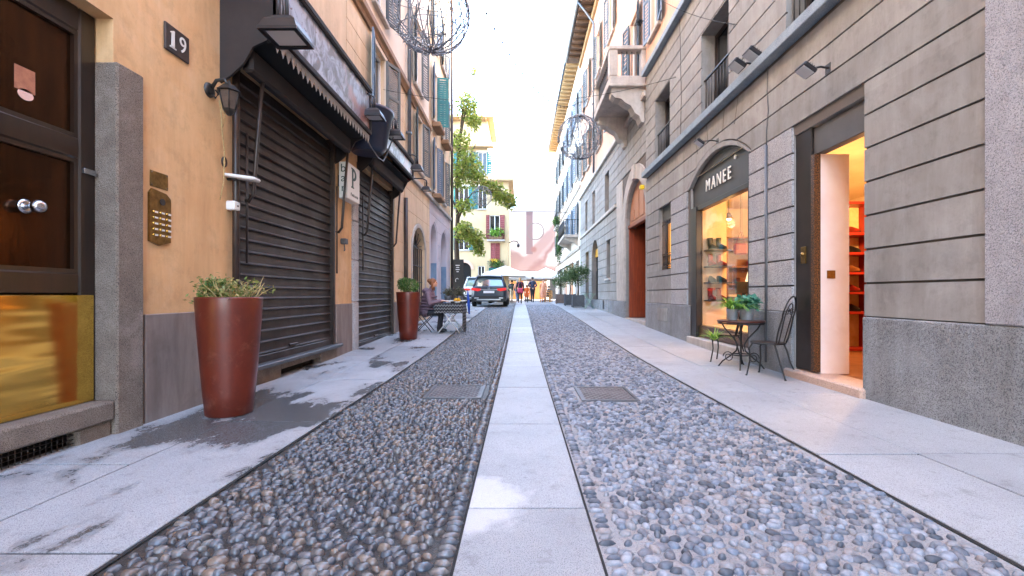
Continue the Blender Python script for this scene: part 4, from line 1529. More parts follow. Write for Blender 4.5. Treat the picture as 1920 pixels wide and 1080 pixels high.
kn.lathe([(.018, 0), (.018, .05), (.038, .06), (.046, .085), (.042, .11), (.025, .125), (0.001, .128)], (0, 0, 0), 16, axis='x', cap0=False, cap1=False)
kn.lathe([(.05, 0), (.05, .008), (.03, .012)], (0, 0, 0), 16, axis='x', cap0=False)
kn.v = [(XL - .17 + v[0], v[1] + 3.1, v[2] + 1.7) for v in kn.v]
kn.build('knob', 'chrome', door)
FL.bbox(MB(), 3.45, 3.55, 2.02, 2.06, DP, DP + .03, .004).build('door_closer', 'chrome', door)
FL.box(MB(), 3.03, 3.16, 2.48, 2.64, DP - .038, DP - .036).build('notice', 'paper_tan', door)
pm('notice_pink', S(222, 186, 176), rough=.7)
nt_ = MB().lathe([(.05, 0), (.05, .002)], (0, 0, 0), 20, axis='x', a0=0)
nt_.v = [(XL - .168 + v[0], v[1] * 1.0 + 3.1, v[2] * .75 + 2.46) for v in nt_.v]
nt_.build('sticker', 'notice_pink', door)

# ---- things fixed to the ochre wall
pm('plaque_grey', S(70, 60, 58), S(60, 52, 50), 9, rough=.4)
t = thing('house_number', 'dark enamel house number plaque reading 19 on the ochre wall', 'sign', FL.p(4.23, 3.43, 0))
FL.bbox(MB(), 4.08, 4.38, 3.31, 3.56, 0, .022, .008).build('plate', 'plaque_grey', t)
one = MB()
one.prism([(-.018, -.08), (.018, -.08), (.018, .08), (.006, .08), (-.034, .058), (-.034, .048), (-.018, .053)], lambda a, b, d: FL.p(4.168 + a, 3.435 + b, d), .022, .026)
one.box(FL.p(0, 0, .022)[0], FL.p(0, 0, .026)[0], 4.13, 4.206, 3.352, 3.364)
one.build('numeral', 'white_plastic', t)
text('numeral', '9', .21, FL.p(4.29, 3.435, .022), 'left', t, 'white_plastic', .004, .9)
t = thing('intercom_panel', 'tarnished brass intercom panel with rows of buttons on the ochre wall', 'intercom', FL.p(4.03, 1.8, 0))
MB().prism([(3.91, 1.56), (4.02, 1.53), (4.15, 1.57), (4.15, 1.96), (4.1, 2.0), (3.94, 2.02), (3.91, 1.98)], FL.p, 0, .018).build('plate', 'brass_dull', t)
MB().lathe([(.03, 0), (.03, .004)], FL.p(4.05, 1.92, .019), 14, axis='x').build('speaker', 'dark_metal', t)
for r_ in range(5):
    for c_ in range(3):
        MB().lathe([(.011, 0), (.011, .006), (.007, .009)], FL.p(3.95 + .075 * c_, 1.62 + .05 * r_, .018), 8, axis='x').build('button', 'brass', t)
        FL.box(MB(), 3.963 + .075 * c_, 4.0 + .075 * c_, 1.613 + .05 * r_, 1.629 + .05 * r_, .018, .021).build('name_tag', 'white_plastic', t)
t = thing('brass_plate', 'small blank brass plate above the intercom panel', 'plate', FL.p(4.03, 2.1, 0))
FL.bbox(MB(), 3.93, 4.13, 2.04, 2.18, 0, .008, .003).build('plate', 'brass_dull', t)
for (a, b) in ((3.945, 2.055), (4.115, 2.055), (3.945, 2.165), (4.115, 2.165)):
    MB().lathe([(.006, 0), (.004, .004)], FL.p(a, b, .008), 8, axis='x').build('screw', 'chrome', t)
# old wall lantern
t = thing('wall_lantern', 'old black iron wall lantern with a curled bracket beside the shutter', 'lantern', FL.p(4.68, 3.2, 0))
m = MB()
m.lathe([(.075, 0), (.07, .02), (.04, .03)], FL.p(4.68, 3.2, 0), 14, axis='x', cap0=False)
m.tube([FL.p(4.68, 3.22, .03), FL.p(4.68, 3.3, .08), FL.p(4.68, 3.31, .16), FL.p(4.68, 3.25, .2)], .018, 7)
m.tube([FL.p(4.68, 3.16, .03), FL.p(4.68, 3.12, .07), FL.p(4.68, 3.16, .1), FL.p(4.68, 3.2, .07)], .01, 6)
m.build('bracket', 'black_iron', t)
lx_, ly_, lz_ = FL.p(4.68, 3.0, .21)
MB().lathe([(.004, .3), (.02, .26), (.05, .25), (.1, .2), (.12, .18), (.105, .175)], (lx_, ly_, lz_), 6, smooth=False, cap0=False, cap1=False).build('lantern_cap', 'black_iron', t)
m = MB()
for k in range(6):
    a = k * PI / 3
    m.tube([(lx_ + .1 * math.cos(a), ly_ + .1 * math.sin(a), lz_ + .18), (lx_ + .06 * math.cos(a), ly_ + .06 * math.sin(a), lz_)], .007, 4)
m.lathe([(.065, 0), (.05, -.03), (.02, -.06)], (lx_, ly_, lz_), 6, smooth=False)
m.build('cage', 'black_iron', t)
pm('dusty_glass', S(96, 80, 70), S(76, 64, 58), 20, rough=.3)
MB().lathe([(.055, .0), (.093, .175)], (lx_, ly_, lz_), 6, smooth=False).build('lantern_glass', 'dusty_glass', t)
m = MB()
m.tube([(lx_ - .1, ly_, 3.1), (lx_ - .1, ly_ + .03, 2.95), (lx_ - .13, ly_ + .08, 2.85), (lx_ - .14, ly_ + .14, 2.6), (lx_ - .16, ly_ + .16, 2.3), (lx_ - .18, ly_ + .13, 2.1)], .006, 5)
m.tube([(lx_ - .08, ly_, 3.06), (lx_ - .06, ly_ + .02, 2.94), (lx_ - .1, ly_ + .05, 2.84)], .006, 5)
tag(m.build('loose_cable', 'twig'), 'loose pale cable dangling below the iron wall lantern', 'cable')
# white lamp and white box by the shutter frame
t = thing('white_wall_lamp', 'white wall lamp on a short arm beside the first shutter', 'lamp', FL.p(4.95, 2.3, 0))
m = MB().bbox(-.19, .19, -.07, .07, -.018, .018, .012)
m.xform(Matrix.Translation(FL.p(4.98, 2.38, .14)) @ Matrix.Rotation(R(8), 4, 'Y'))
m.build('head', 'white_plastic', t)
MB().tube([FL.p(4.98, 2.36, 0), FL.p(4.98, 2.36, .1)], .015, 6).build('arm', 'dark_metal', t)
MB().tube([FL.p(4.88 + .035 * math.cos(a * PI / 6), 2.52 + .05 * math.sin(a * PI / 6), .03) for a in range(12)], .01, 6, closed=True).build('ring', 'brown_iron', t)
t = thing('alarm_box', 'small white plastic box on the shutter frame below the white lamp', 'box', FL.p(5.0, 2.05, 0))
FL.bbox(MB(), 4.94, 5.05, 2.02, 2.12, 0, .1, .012).build('case', 'white_plastic', t)
MB().lathe([(.012, 0), (.01, .006)], FL.p(5.0, 2.07, .1), 10, axis='x').build('lens', 'dark_metal', t)
o = MB()
o.tube([FL.p(5.03, 0, .06), FL.p(5.03, 4.7, .06)], .035, 8)
tag(o.build('downpipe', 'brown_iron'), 'dark brown downpipe between the ochre wall and the first shutter', 'pipe')

# ---- roller shutters, slat by slat


def roller(op, pitch, depth, bottom_bar):
    ya, yb, za, zb, _ = op
    box = MB()
    FL.box(box, ya + .02, yb - .02, za, zb + .05, -.14, -.13)
    sh = box.build('roller_shutter', 'shutter_brown', l1)
    n = int((zb - za - .1) / pitch)
    prof = [(0, -.07), (.004, -.04), (.10 * pitch, -.032), (.17 * pitch, -.036), (.27 * pitch, -.056), (.60 * pitch, -.058), (.99 * pitch, -.066)]
    m = MB()
    N = len(prof)
    L = yb - ya - .12
    vs = [(-(0 if 0 else 0), 0, 0)]
    vs = []
    for yy in (0, L):
        vs += [(FL.p(0, 0, d)[0] - XL, yy, z) for z, d in prof]
    m.add(vs, [(i, i + 1, N + i + 1, N + i) for i in range(N - 1)] + [tuple(range(N)), tuple(range(2 * N - 1, N - 1, -1))])
    me = m.mesh('slat', 'shutter_brown')
    for k in range(n):
        o = link('slat', me, sh, Vector((XL + random.uniform(-.002, .002), ya + .06, za + .1 + pitch * k)) - wloc(sh))
    FL.bbox(MB(), ya + .05, yb - .05, za, za + .1, -.11, -.02, .008).build('bottom_rail', 'shutter_brown', sh)
    for a, b in ((ya - .0, ya + .07), (yb - .07, yb + .0)):
        FL.bbox(MB(), a, b, za - .02, zb, -.12, .015, .006).build('guide_rail', 'brown_iron', sh)
    FL.bbox(MB(), (ya + yb) / 2 - .12, (ya + yb) / 2 + .12, za + .14, za + .17, -.045, -.015, .006).build('pull_handle', 'brown_iron', sh)
    return sh


roller(SH1, .139, 0, 1)
roller(SH2, .139, 0, 1)
# stone step under the first shutter with its dark cellar slot
FL.bbox(MB(), 5.0, 8.0, .19, .245, -.1, .1, .01).build('shutter_sill', 'grey_metal', l1)
FL.bbox(MB(), 5.05, 6.05, -.3, .19, -.1, .03, .012).build('step_block', 'jamb_stone', l1)
FL.bbox(MB(), 7.25, 7.88, -.3, .19, -.1, .03, .012).build('step_block', 'jamb_stone', l1)
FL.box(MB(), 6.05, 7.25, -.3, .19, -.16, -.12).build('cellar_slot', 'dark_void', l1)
FL.bbox(MB(), 6.06, 7.24, .1, .188, -.1, .02, .01).build('step_lintel', 'jamb_stone', l1)

# ---- awnings with glazed sign fascias
pm('valance', S(160, 156, 152), S(140, 136, 132), 6, rough=.7)


def sign_face(name):
    """the printed fascia behind glass: cold grey swirls with a dusty pink panel"""
    m, nt, p, pos = base_mat(name)
    f = noise(nt, pos, 3.2, 5, .6, 1.6)
    c = mixc(nt, ramp(nt, f, .42, .58), S(52, 54, 62), S(150, 160, 178))
    f2 = noise(nt, mapping(nt, pos, (1, .8, .9), (4, 1, 2)), 1.1, 3, .5)
    c = mixc(nt, ramp(nt, f2, .56, .62), c, S(150, 104, 94))
    f3 = noise(nt, pos, 14, 4, .6, 1)
    c = mixc(nt, ramp(nt, f3, .62, .68), c, S(86, 56, 58))
    nt.links.new(c, p.inputs['Base Color'])
    p.inputs['Roughness'].default_value = .3
    p.inputs['Coat Weight'].default_value = .15
    p.inputs['Coat Roughness'].default_value = .02


sign_face('sign_print')


def awning(ya, yb, zt, zb, dout, label, scallop, arms):
    t = thing('awning', label, 'awning', FL.p((ya + yb) / 2, zb, 0), group='awnings of the shuttered bar')
    # hood: closed box from the wall to the fascia, roof sloping out
    m = MB()
    m.prism([(0, zt + .1), (dout + .04, zt + .03), (dout + .04, zt - .03), (dout - .06, zt - .03), (dout - .06, zt - .0), (0, zt + .04)], lambda d, z, s_: FL.p(s_, z, d), ya, yb)
    m.build('hood_roof', 'awning_brown', t)
    for e in (ya, yb - .03):
        s_ = MB()
        s_.prism([(0, zb - .5), (.12, zb - .42), (.25, zb - .3), (.35, zb - .12), (dout - .12, zb - .06), (dout, zb + .02), (dout, zt), (0, zt + .05)], lambda d, z, q: FL.p(q, z, d), e, e + .03)
        s_.build('end_panel', 'awning_brown', t)
    fr = MB()
    FL.bbox(fr, ya, yb, zt - .06, zt, dout - .04, dout + .03, .006)
    FL.bbox(fr, ya, yb, zb, zb + .07, dout - .04, dout + .03, .006)
    FL.bbox(fr, ya, ya + .05, zb + .07, zt - .06, dout - .04, dout + .03, .006)
    FL.bbox(fr, yb - .05, yb, zb + .07, zt - .06, dout - .04, dout + .03, .006)
    f_ = fr.build('fascia_frame', 'awning_brown', t)
    FL.box(MB(), ya + .05, yb - .05, zb + .07, zt - .06, dout - .03, dout).build('sign_print', 'sign_print', f_)
    # inner roller and soffit
    FL.bbox(MB(), ya + .08, yb - .08, zb - .34, zb - .08, .18, .30, .03).build('roller_box', 'awning_brown', t)
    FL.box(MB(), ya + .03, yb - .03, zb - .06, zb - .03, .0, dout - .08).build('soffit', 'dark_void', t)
    if scallop:
        v = MB()
        n = int((yb - ya) / .115)
        for k in range(n):
            a = ya + (yb - ya) * k / n
            b = ya + (yb - ya) * (k + 1) / n
            v.prism([(a, zb), (b, zb), (b, zb - .05), ((a + b) / 2, zb - .16), (a, zb - .05)], FL.p, dout - .02, dout - .015)
        v.build('valance', 'valance', t)
    for y_ in arms:
        a_ = MB()
        a_.tube([FL.p(y_, zb - .2, .26), FL.p(y_ - .02, zb - 1.0, .2), FL.p(y_ - .03, zb - 1.62, .16), FL.p(y_ - .02, zb - 1.7, .1), FL.p(y_ + .02, zb - 1.68, .05)], .022, 6)
        a_.tube([FL.p(y_ + .03, zb - .9, .05), FL.p(y_ + .03, zb - 2.4, .05)], .014, 6)
        a_.build('folding_arm', 'brown_iron', t)
    return t


awning(4.85, 7.9, 4.62, 3.86, .6, 'larger dark brown awning hood with zigzag valance over the first shutter', True, (5.22, 7.8))
awning(8.95, 11.45, 4.42, 3.98, .5, 'smaller dark brown awning hood over the second shutter', False, (9.1, 11.2))


def street_lantern(y, d, z, s, label):
    """square downlight lantern hung on an arm from the awning"""
    t = thing('square_lantern', label, 'lantern', FL.p(y, z, d), group='square lanterns above the bar')
    x0 = FL.p(y, z, d)[0]
    m = MB()
    m.add([(x0 + a * s, y + b * s, z + c * s) for a, b, c in ((-.19, -.19, 0), (.19, -.19, 0), (.19, .19, 0), (-.19, .19, 0), (-.15, -.15, .1), (.15, -.15, .1), (.15, .15, .1), (-.15, .15, .1),
          (-.08, -.08, .17), (.08, -.08, .17), (.08, .08, .17), (-.08, .08, .17))],
          [(0, 1, 5, 4), (1, 2, 6, 5), (2, 3, 7, 6), (3, 0, 4, 7), (4, 5, 9, 8), (5, 6, 10, 9), (6, 7, 11, 10), (7, 4, 8, 11), (8, 9, 10, 11)])
    m.build('hood', 'dark_metal', t)
    r_ = MB()
    for (a, b, c, e) in ((-.195, .195, -.195, -.15), (-.195, .195, .15, .195), (-.195, -.15, -.15, .15), (.15, .195, -.15, .15)):
        r_.box(x0 + a * s, x0 + b * s, y + c * s, y + e * s, z - .03 * s, z + .001)
    r_.build('rim', 'dark_metal', t)
    MB().box(x0 - .15 * s, x0 + .15 * s, y - .15 * s, y + .15 * s, z - .012 * s, z - .002).build('diffuser', 'lamp_glass', t)
    b_ = MB()
    b_.tube([(x0, y, z + .15 * s), (x0, y, z + .42 * s), (x0 - .1, y, z + .5 * s), (FL.p(0, 0, .02)[0], y, z + .52 * s)], .018, 6)
    for k in range(3):
        b_.tube([(x0 - .06 * s + .05 * k * s, y - .05, z + .16 * s), (x0 - .06 * s + .05 * k * s, y - .05, z + .36 * s)], .01, 5)
    b_.build('arm', 'dark_metal', t)
    return t


street_lantern(4.62, .83, 3.72, 1.0, 'big square lantern hanging at the near corner of the larger awning')
street_lantern(7.75, .72, 4.12, .8, 'square lantern at the far corner of the larger awning')
street_lantern(9.0, .74, 4.22, .8, 'square lantern beside the blue hood between the awnings')
street_lantern(11.0, .72, 4.12, .7, 'square lantern at the far corner of the smaller awning')
street_lantern(12.55, .62, 3.98, .62, 'last square lantern past the smaller awning near the arched window')
# blue bucket shaped hood
t = thing('blue_hood', 'dark blue bucket-shaped metal hood between the two awnings', 'hood', FL.p(8.4, 3.7, 0))
m = MB()
m.lathe([(.26, 3.72), (.34, 3.80), (.45, 4.42), (.48, 4.44), (.48, 4.5), (.44, 4.5)], FL.p(8.46, 0, .36), 22, cap0=True, cap1=True)
m.build('shell', 'navy_hood', t)
m = MB()
m.tube([FL.p(7.9, 3.9, .5), FL.p(8.0, 3.72, .56), FL.p(8.25, 3.58, .62), FL.p(8.6, 3.62, .62), FL.p(8.9, 3.85, .6), FL.p(8.98, 4.2, .7)], .012, 6)
m.build('hoop', 'grey_metal', t)
# bar sign
t = thing('bar_sign', 'white illuminated box sign with a large P and the word bar beside the shutters', 'sign', FL.p(8.2, 3.1, 0))
FL.bbox(MB(), 7.93, 8.52, 2.78, 3.42, .04, .2, .012).build('case', 'white_plastic', t)
FL.box(MB(), 8.0, 8.1, 3.0, 3.2, 0, .04).build('bracket', 'dark_metal', t)
pm('sign_green', S(36, 62, 56), rough=.5)
for k, ch in enumerate('bar'):
    text('letter', ch, .2, (FL.p(0, 0, .12)[0], 7.929, 3.3 - .17 * k), 'front', t, 'sign_green', .002)
P_ = MB()
fp = lambda a, b, d: FL.p(8.22 + a, 3.18 + b, d)
P_.prism([(-.1, -.16), (-.03, -.16), (-.03, .16), (-.1, .16)], fp, .201, .204)
P_.prism([(-.13, -.18), (0, -.18), (0, -.155), (-.13, -.155)], fp, .201, .2045)
P_.prism([(-.13, .155), (-.03, .155), (-.03, .18), (-.13, .18)], fp, .201, .2045)
bw = [(-.03 + .15 * math.cos(a), .07 + .11 * math.sin(a)) for a in [PI / 2 - PI * i / 12 for i in range(13)]]
bi = [(-.03 + .07 * math.cos(a), .07 + .065 * math.sin(a)) for a in [PI / 2 - PI * i / 12 for i in range(13)]]
for k in range(12):
    P_.prism([bw[k], bw[k + 1], bi[k + 1], bi[k]], fp, .201, .2035)
P_.build('letter', 'sign_green', t)
text('lettering', 'Pasticceria', .085, FL.p(8.24, 2.88, .201), 'left', t, 'sign_green', .002, 1, .2)
o = MB()
FL.bbox(o, 8.1, 8.22, 2.0, 2.1, 0, .1, .01)
o.tube([FL.p(8.16, 2.0, .05), FL.p(8.16, 1.9, .06), FL.p(8.13, 1.88, .06)], .012, 5)
tag(o.build('shutter_lock', 'grey_metal'), 'grey metal lock bracket on the ochre pier between the shutters', 'lock')

# ================================================================== the pink house with the arched window
l2 = thing('arched_window_house', 'peach house with a grilled arched window behind the second planter', 'building', (XL - 2, 14, 0))
A2 = (13.45, 15.25, 0.1, 3.2, .62)
w2 = [(13.9, 14.8, 5.0, 6.65, 0)]
w3 = [(13.75, 14.65, 7.5, 9.6, 0)]
w = MB()
wall(w, FL, 12.45, 16.0, -.3, 4.5, [A2], .25)
w.build('wall', 'cream_plaster', l2)
w = MB()
wall(w, FL, 12.45, 16.0, 4.5, 7.0, w2, .2)
w.build('first_floor_wall', 'cream_plaster', l2)
w = MB()
wall(w, FL, 12.45, 16.0, 7.0, 15.5, w3, .2)
w.build('upper_storey', 'pale_plaster', l2)
MB().box(-14, XL + .6, 12.45, 16, 15.5, 15.8).build('roof', 'roof_tile', l2)
courses(FL, l2, 'course', [.5, 1.1, 1.7, 2.3, 2.9, 3.5, 4.1, 4.46], 12.6, 16.0, 'cream_plaster', [(A2[0] - .15, A2[1] + .15, 0, 3.35, .7)], gap=.014, thick=.018)
courses(FL, l2, 'course', [4.95 + .415 * k for k in range(5)], 12.6, 16.0, 'cream_plaster', [(w2[0][0] - .12, w2[0][1] + .12, 4.9, 6.8, 0)], gap=.014, thick=.016)
bd = MB()
bd.prism([(0, 6.72), (.05, 6.72), (.07, 6.8), (.12, 6.86), (.12, 6.98), (.06, 7.04), (0, 7.05)], lambda d, z, t_: FL.p(t_, z, d), 12.45, 16)
bd.build('string_course', 'trim_brown', l2)
FL.bbox(MB(), 12.45, 16, 4.46, 4.6, 0, .1, .015).build('ledge', 'pale_stone', l2)
for i, o in enumerate(w2 + w3):
    window(FL, l2, *o[:4], surround='pale_plaster')
    shutter(FL, l2, o[0], -.46, o[2], o[3], R(16), 'shutter_dark', 24)
    shutter(FL, l2, o[1], .46, o[2], o[3], R(16), 'shutter_grey', 24)
g_ = MB()
FL.box(g_, A2[0], A2[1], .1, 3.2, -.25, -.22)
aw_ = g_.build('arched_window', 'window_dark', l2)
bars = MB()
for k in range(7):
    yy = A2[0] + .1 + 1.6 * k / 6
    bars.tube([FL.p(yy, .4, -.08), FL.p(yy, 2.58, -.08)], .016, 5)
for zz in (.5, 1.0, 1.5, 2.0, 2.58):
    bars.tube([FL.p(A2[0], zz, -.08), FL.p(A2[1], zz, -.08)], .016, 5)
for k in range(7):
    a = PI * (k + .5) / 7
    bars.tube([FL.p(14.35, 2.58, -.08), FL.p(14.35 + .8 * math.cos(a), 2.58 + .52 * math.sin(a), -.08)], .014, 5)
bars.build('grille', 'black_iron', aw_)
pi_ = arc(A2[0], A2[1], 2.58, .62, 11)
po_ = arc(A2[0] - .14, A2[1] + .14, 2.58, .74, 11)
for k in range(11):
    MB().prism([pi_[k], pi_[k + 1], po_[k + 1], po_[k]], FL.p, 0, .04).build('arch_stone', 'pale_stone', l2)
for a, b in ((A2[0] - .14, A2[0]), (A2[1], A2[1] + .14)):
    FL.bbox(MB(), a, b, -.3, 2.58, 0, .04, .008).build('jamb', 'pale_stone', l2)
o = MB()
o.tube([FL.p(12.5, .05, .07), FL.p(12.5, 3.75, .07)], .055, 8)
tag(o.build('downpipe', 'brown_iron'), 'thick brown downpipe between the second shutter and the arched window', 'pipe')
o = MB()
o.tube([FL.p(12.75, 4.5, .1), FL.p(12.75, 14.8, .1)], .055, 8)
for zz in (5.6, 8.2, 10.8):
    FL.box(o, 12.68, 12.82, zz, zz + .05, 0, .16)
tag(o.build('downpipe', 'gutter_metal'), 'grey downpipe rising past the brown string course', 'pipe')

# ================================================================== the lilac house with two tall arches
l3 = thing('lilac_house', 'pale lilac house with two tall narrow arches at the end of the row', 'building', (XL - 2, 18, 0))
AA = [(16.3, 17.5, 0, 3.7, .58), (18.45, 19.8, 0, 3.7, .62)]
w2 = [(16.6, 17.4, 4.9, 6.7, 0), (18.5, 19.3, 4.9, 6.7, 0)]
w3 = [(16.6, 17.4, 7.5, 9.4, 0), (18.5, 19.3, 7.5, 9.4, 0), (16.6, 17.4, 10.4, 12.2, 0), (18.5, 19.3, 10.4, 12.2, 0)]
w = MB()
wall(w, FL, 16, 20.8, -.3, 4.5, AA, .4)
w.build('wall', 'lilac_plaster', l3)
w = MB()
wall(w, FL, 16, 20.8, 4.5, 15.5, w2 + w3, .2)
w.build('upper_wall', 'cream_plaster', l3)
w = MB()
w.add([(XL, 20.8, -.3), (-14, 20.8, -.3), (-14, 20.8, 15.5), (XL, 20.8, 15.5)], [(0, 1, 2, 3)])
w.build('end_wall', 'cream_plaster', l3)
MB().box(-14, XL + .6, 16, 20.9, 15.5, 15.8).build('roof', 'roof_tile', l3)
FL.bbox(MB(), 16, 20.8, 4.44, 4.58, 0, .1, .015).build('ledge', 'pale_stone', l3)
courses(FL, l3, 'course', [.5 + .5 * k for k in range(9)], 16.05, 20.8, 'lilac_plaster', [(a - .1, b + .1, c, d + .1, e + .06) for a, b, c, d, e in AA], gap=.012, thick=.015)
for a, b, c, d, e in AA:
    m = MB()
    FL.box(m, a, b, 0, 2.35, -.4, -.34)
    dd = m.build('doorway', 'blue_marble', l3)
    m = MB()
    FL.box(m, a, b, 2.35, 3.7, -.4, -.36)
    m.build('fanlight', 'window_dark', dd)
    FL.box(MB(), b - .006, b, 0, 2.3, -.34, -.01).build('reveal_panel', 'blue_marble', dd)
for i, o in enumerate(w2 + w3):
    window(FL, l3, *o[:4], surround='pale_plaster')
    for hy, wd in ((o[0], -.4), (o[1], .4)):
        an = R(16)
        mt = 'shutter_grey' if i % 2 else 'shutter_blue'
        if i == 2 and wd > 0:
            an, mt = R(82), 'shutter_green'
        shutter(FL, l3, hy, wd, o[2], o[3], an, mt, 20)
    if i in (2, 3, 0):
        FL.bbox(MB(), o[0] - .1, o[1] + .1, o[2] - .3, o[2] - .12, 0, .32, .03).build('window_shelf', 'trim_brown', l3)
o = MB()
o.tube([FL.p(20.7, .3, .1), FL.p(20.7, 15, .1)], .06, 8)
tag(o.build('downpipe', 'brown_iron'), 'dark downpipe at the far corner of the lilac house', 'pipe')
# ================================================================== plants
def leaf_mat(name, cols, rough=.5, trans=.3):
    m, nt, p, pos = base_mat(name)
    a = nt.nodes.new('ShaderNodeAttribute')
    a.attribute_name = 'rnd'
    r = nt.nodes.new('ShaderNodeValToRGB')
    els = r.color_ramp.elements
    els[0].color, els[1].color = cols[0], cols[-1]
    for i in range(1, len(cols) - 1):
        e = els.new(i / (len(cols) - 1))
        e.color = cols[i]
    nt.links.new(a.outputs['Fac'], r.inputs[0])
    nt.links.new(r.outputs[0], p.inputs['Base Color'])
    p.inputs['Roughness'].default_value = rough
    t = nt.nodes.new('ShaderNodeBsdfTranslucent')
    nt.links.new(r.outputs[0], t.inputs[0])
    mx = nt.nodes.new('ShaderNodeMixShader')
    mx.inputs[0].default_value = trans
    nt.links.new(p.outputs[0], mx.inputs[1])
    nt.links.new(t.outputs[0], mx.inputs[2])
    nt.links.new(mx.outputs[0], nt.nodes['Material Output'].inputs[0])


leaf_mat('leaf_olive', [S(52, 74, 40), S(82, 108, 58), S(112, 134, 84), S(70, 92, 52)])
leaf_mat('leaf_box', [S(50, 84, 34), S(84, 122, 50), S(116, 148, 70), S(64, 96, 40)])
leaf_mat('leaf_dry', [S(96, 116, 52), S(140, 140, 74), S(176, 158, 98), S(74, 104, 48)])
leaf_mat('leaf_tree', [S(104, 124, 52), S(144, 160, 68), S(178, 184, 92), S(122, 140, 58), S(196, 178, 104)], .35, .55)
leaf_mat('leaf_fresh', [S(100, 156, 52), S(140, 190, 70), S(180, 212, 104)], .45, .35)
leaf_mat('leaf_blue', [S(60, 120, 96), S(96, 156, 136), S(130, 180, 160), S(70, 130, 60)], .45, .3)
leaf_mat('leaf_dull', [S(70, 76, 56), S(98, 100, 78), S(120, 112, 90), S(84, 82, 66)])
leaf_mat('leaf_ivy', [S(40, 70, 34), S(62, 96, 48), S(90, 120, 66)])


def leaves(name, P, size, mat, parent, ratio=.5, up=.3, rnd=None, droop=0, dirs=None):
    """many single folded leaves, one mesh"""
    P = np.asarray(P, float)
    n = len(P)
    d = RNG.normal(0, 1, (n, 3)) if dirs is None else np.asarray(dirs, float) + RNG.normal(0, .25, (n, 3))
    d[:, 2] = d[:, 2] * .7 - droop
    d /= np.linalg.norm(d, axis=1)[:, None]
    u = RNG.normal(0, 1, (n, 3)) + np.array([0, 0, up * 4])
    s = np.cross(d, u)
    s /= np.linalg.norm(s, axis=1)[:, None]
    nn = np.cross(s, d)
    L = (size * RNG.uniform(.6, 1.2, n))[:, None]
    W = L * ratio * .5
    o = wloc(parent) if parent else Vector((0, 0, 0))
    P = P - np.array(o[:])
    V = np.stack([P, P + d * L * .5 + s * W + nn * W * .35, P + d * L, P + d * L * .5 - s * W + nn * W * .35], 1).reshape(-1, 3)
    b = np.arange(n)[:, None] * 4
    F = np.concatenate([b + np.array([0, 1, 2]), b + np.array([0, 2, 3])], 0)
    me = bpy.data.meshes.new(name)
    me.vertices.add(len(V)); me.vertices.foreach_set('co', V.astype(np.float32).ravel())
    me.loops.add(F.size); me.loops.foreach_set('vertex_index', F.astype(np.int32).ravel())
    me.polygons.add(len(F)); me.polygons.foreach_set('loop_start', (np.arange(len(F)) * 3).astype(np.int32))
    at = me.attributes.new('rnd', 'FLOAT', 'POINT')
    at.data.foreach_set('value', np.repeat(RNG.random(n) if rnd is None else rnd, 4).astype(np.float32))
    me.materials.append(M[mat])
    me.update(); me.validate()
    return link(name, me, parent)


def blob(c, r, n, shell=.5):
    v = RNG.normal(0, 1, (n, 3))
    v /= np.linalg.norm(v, axis=1)[:, None]
    k = (shell + (1 - shell) * RNG.random(n)) ** .7
    return np.array(c) + v * k[:, None] * np.array(r if hasattr(r, '__len__') else (r, r, r))


def blades(mb, c, n, length, spread, w=.012, segs=4):
    """strap leaves arching out of a tuft"""
    for _ in range(n):
        a = random.uniform(0, 2 * PI)
        L = length * random.uniform(.6, 1.15)
        sp = spread * random.uniform(.4, 1.2)
        ca, sa = math.cos(a), math.sin(a)
        pts = []
        for i in range(segs + 1):
            t = i / segs
            pts.append((c[0] + ca * sp * t * L, c[1] + sa * sp * t * L, c[2] + L * (t * 1.05 - sp * .75 * t * t)))
        vs = []
        for i, p in enumerate(pts):
            ww = w * (1 - (i / segs) ** 2 * .95) / 2
            vs += [(p[0] - sa * ww, p[1] + ca * ww, p[2]), (p[0] + sa * ww, p[1] - ca * ww, p[2])]
        mb.add(vs, [(2 * i, 2 * i + 1, 2 * i + 3, 2 * i + 2) for i in range(segs)], True)


def add_rnd(o, per=10):
    n = len(o.data.vertices)
    at = o.data.attributes.new('rnd', 'FLOAT', 'POINT')
    at.data.foreach_set('value', np.repeat(RNG.random(n // per + 1), per)[:n].astype(np.float32))
    return o


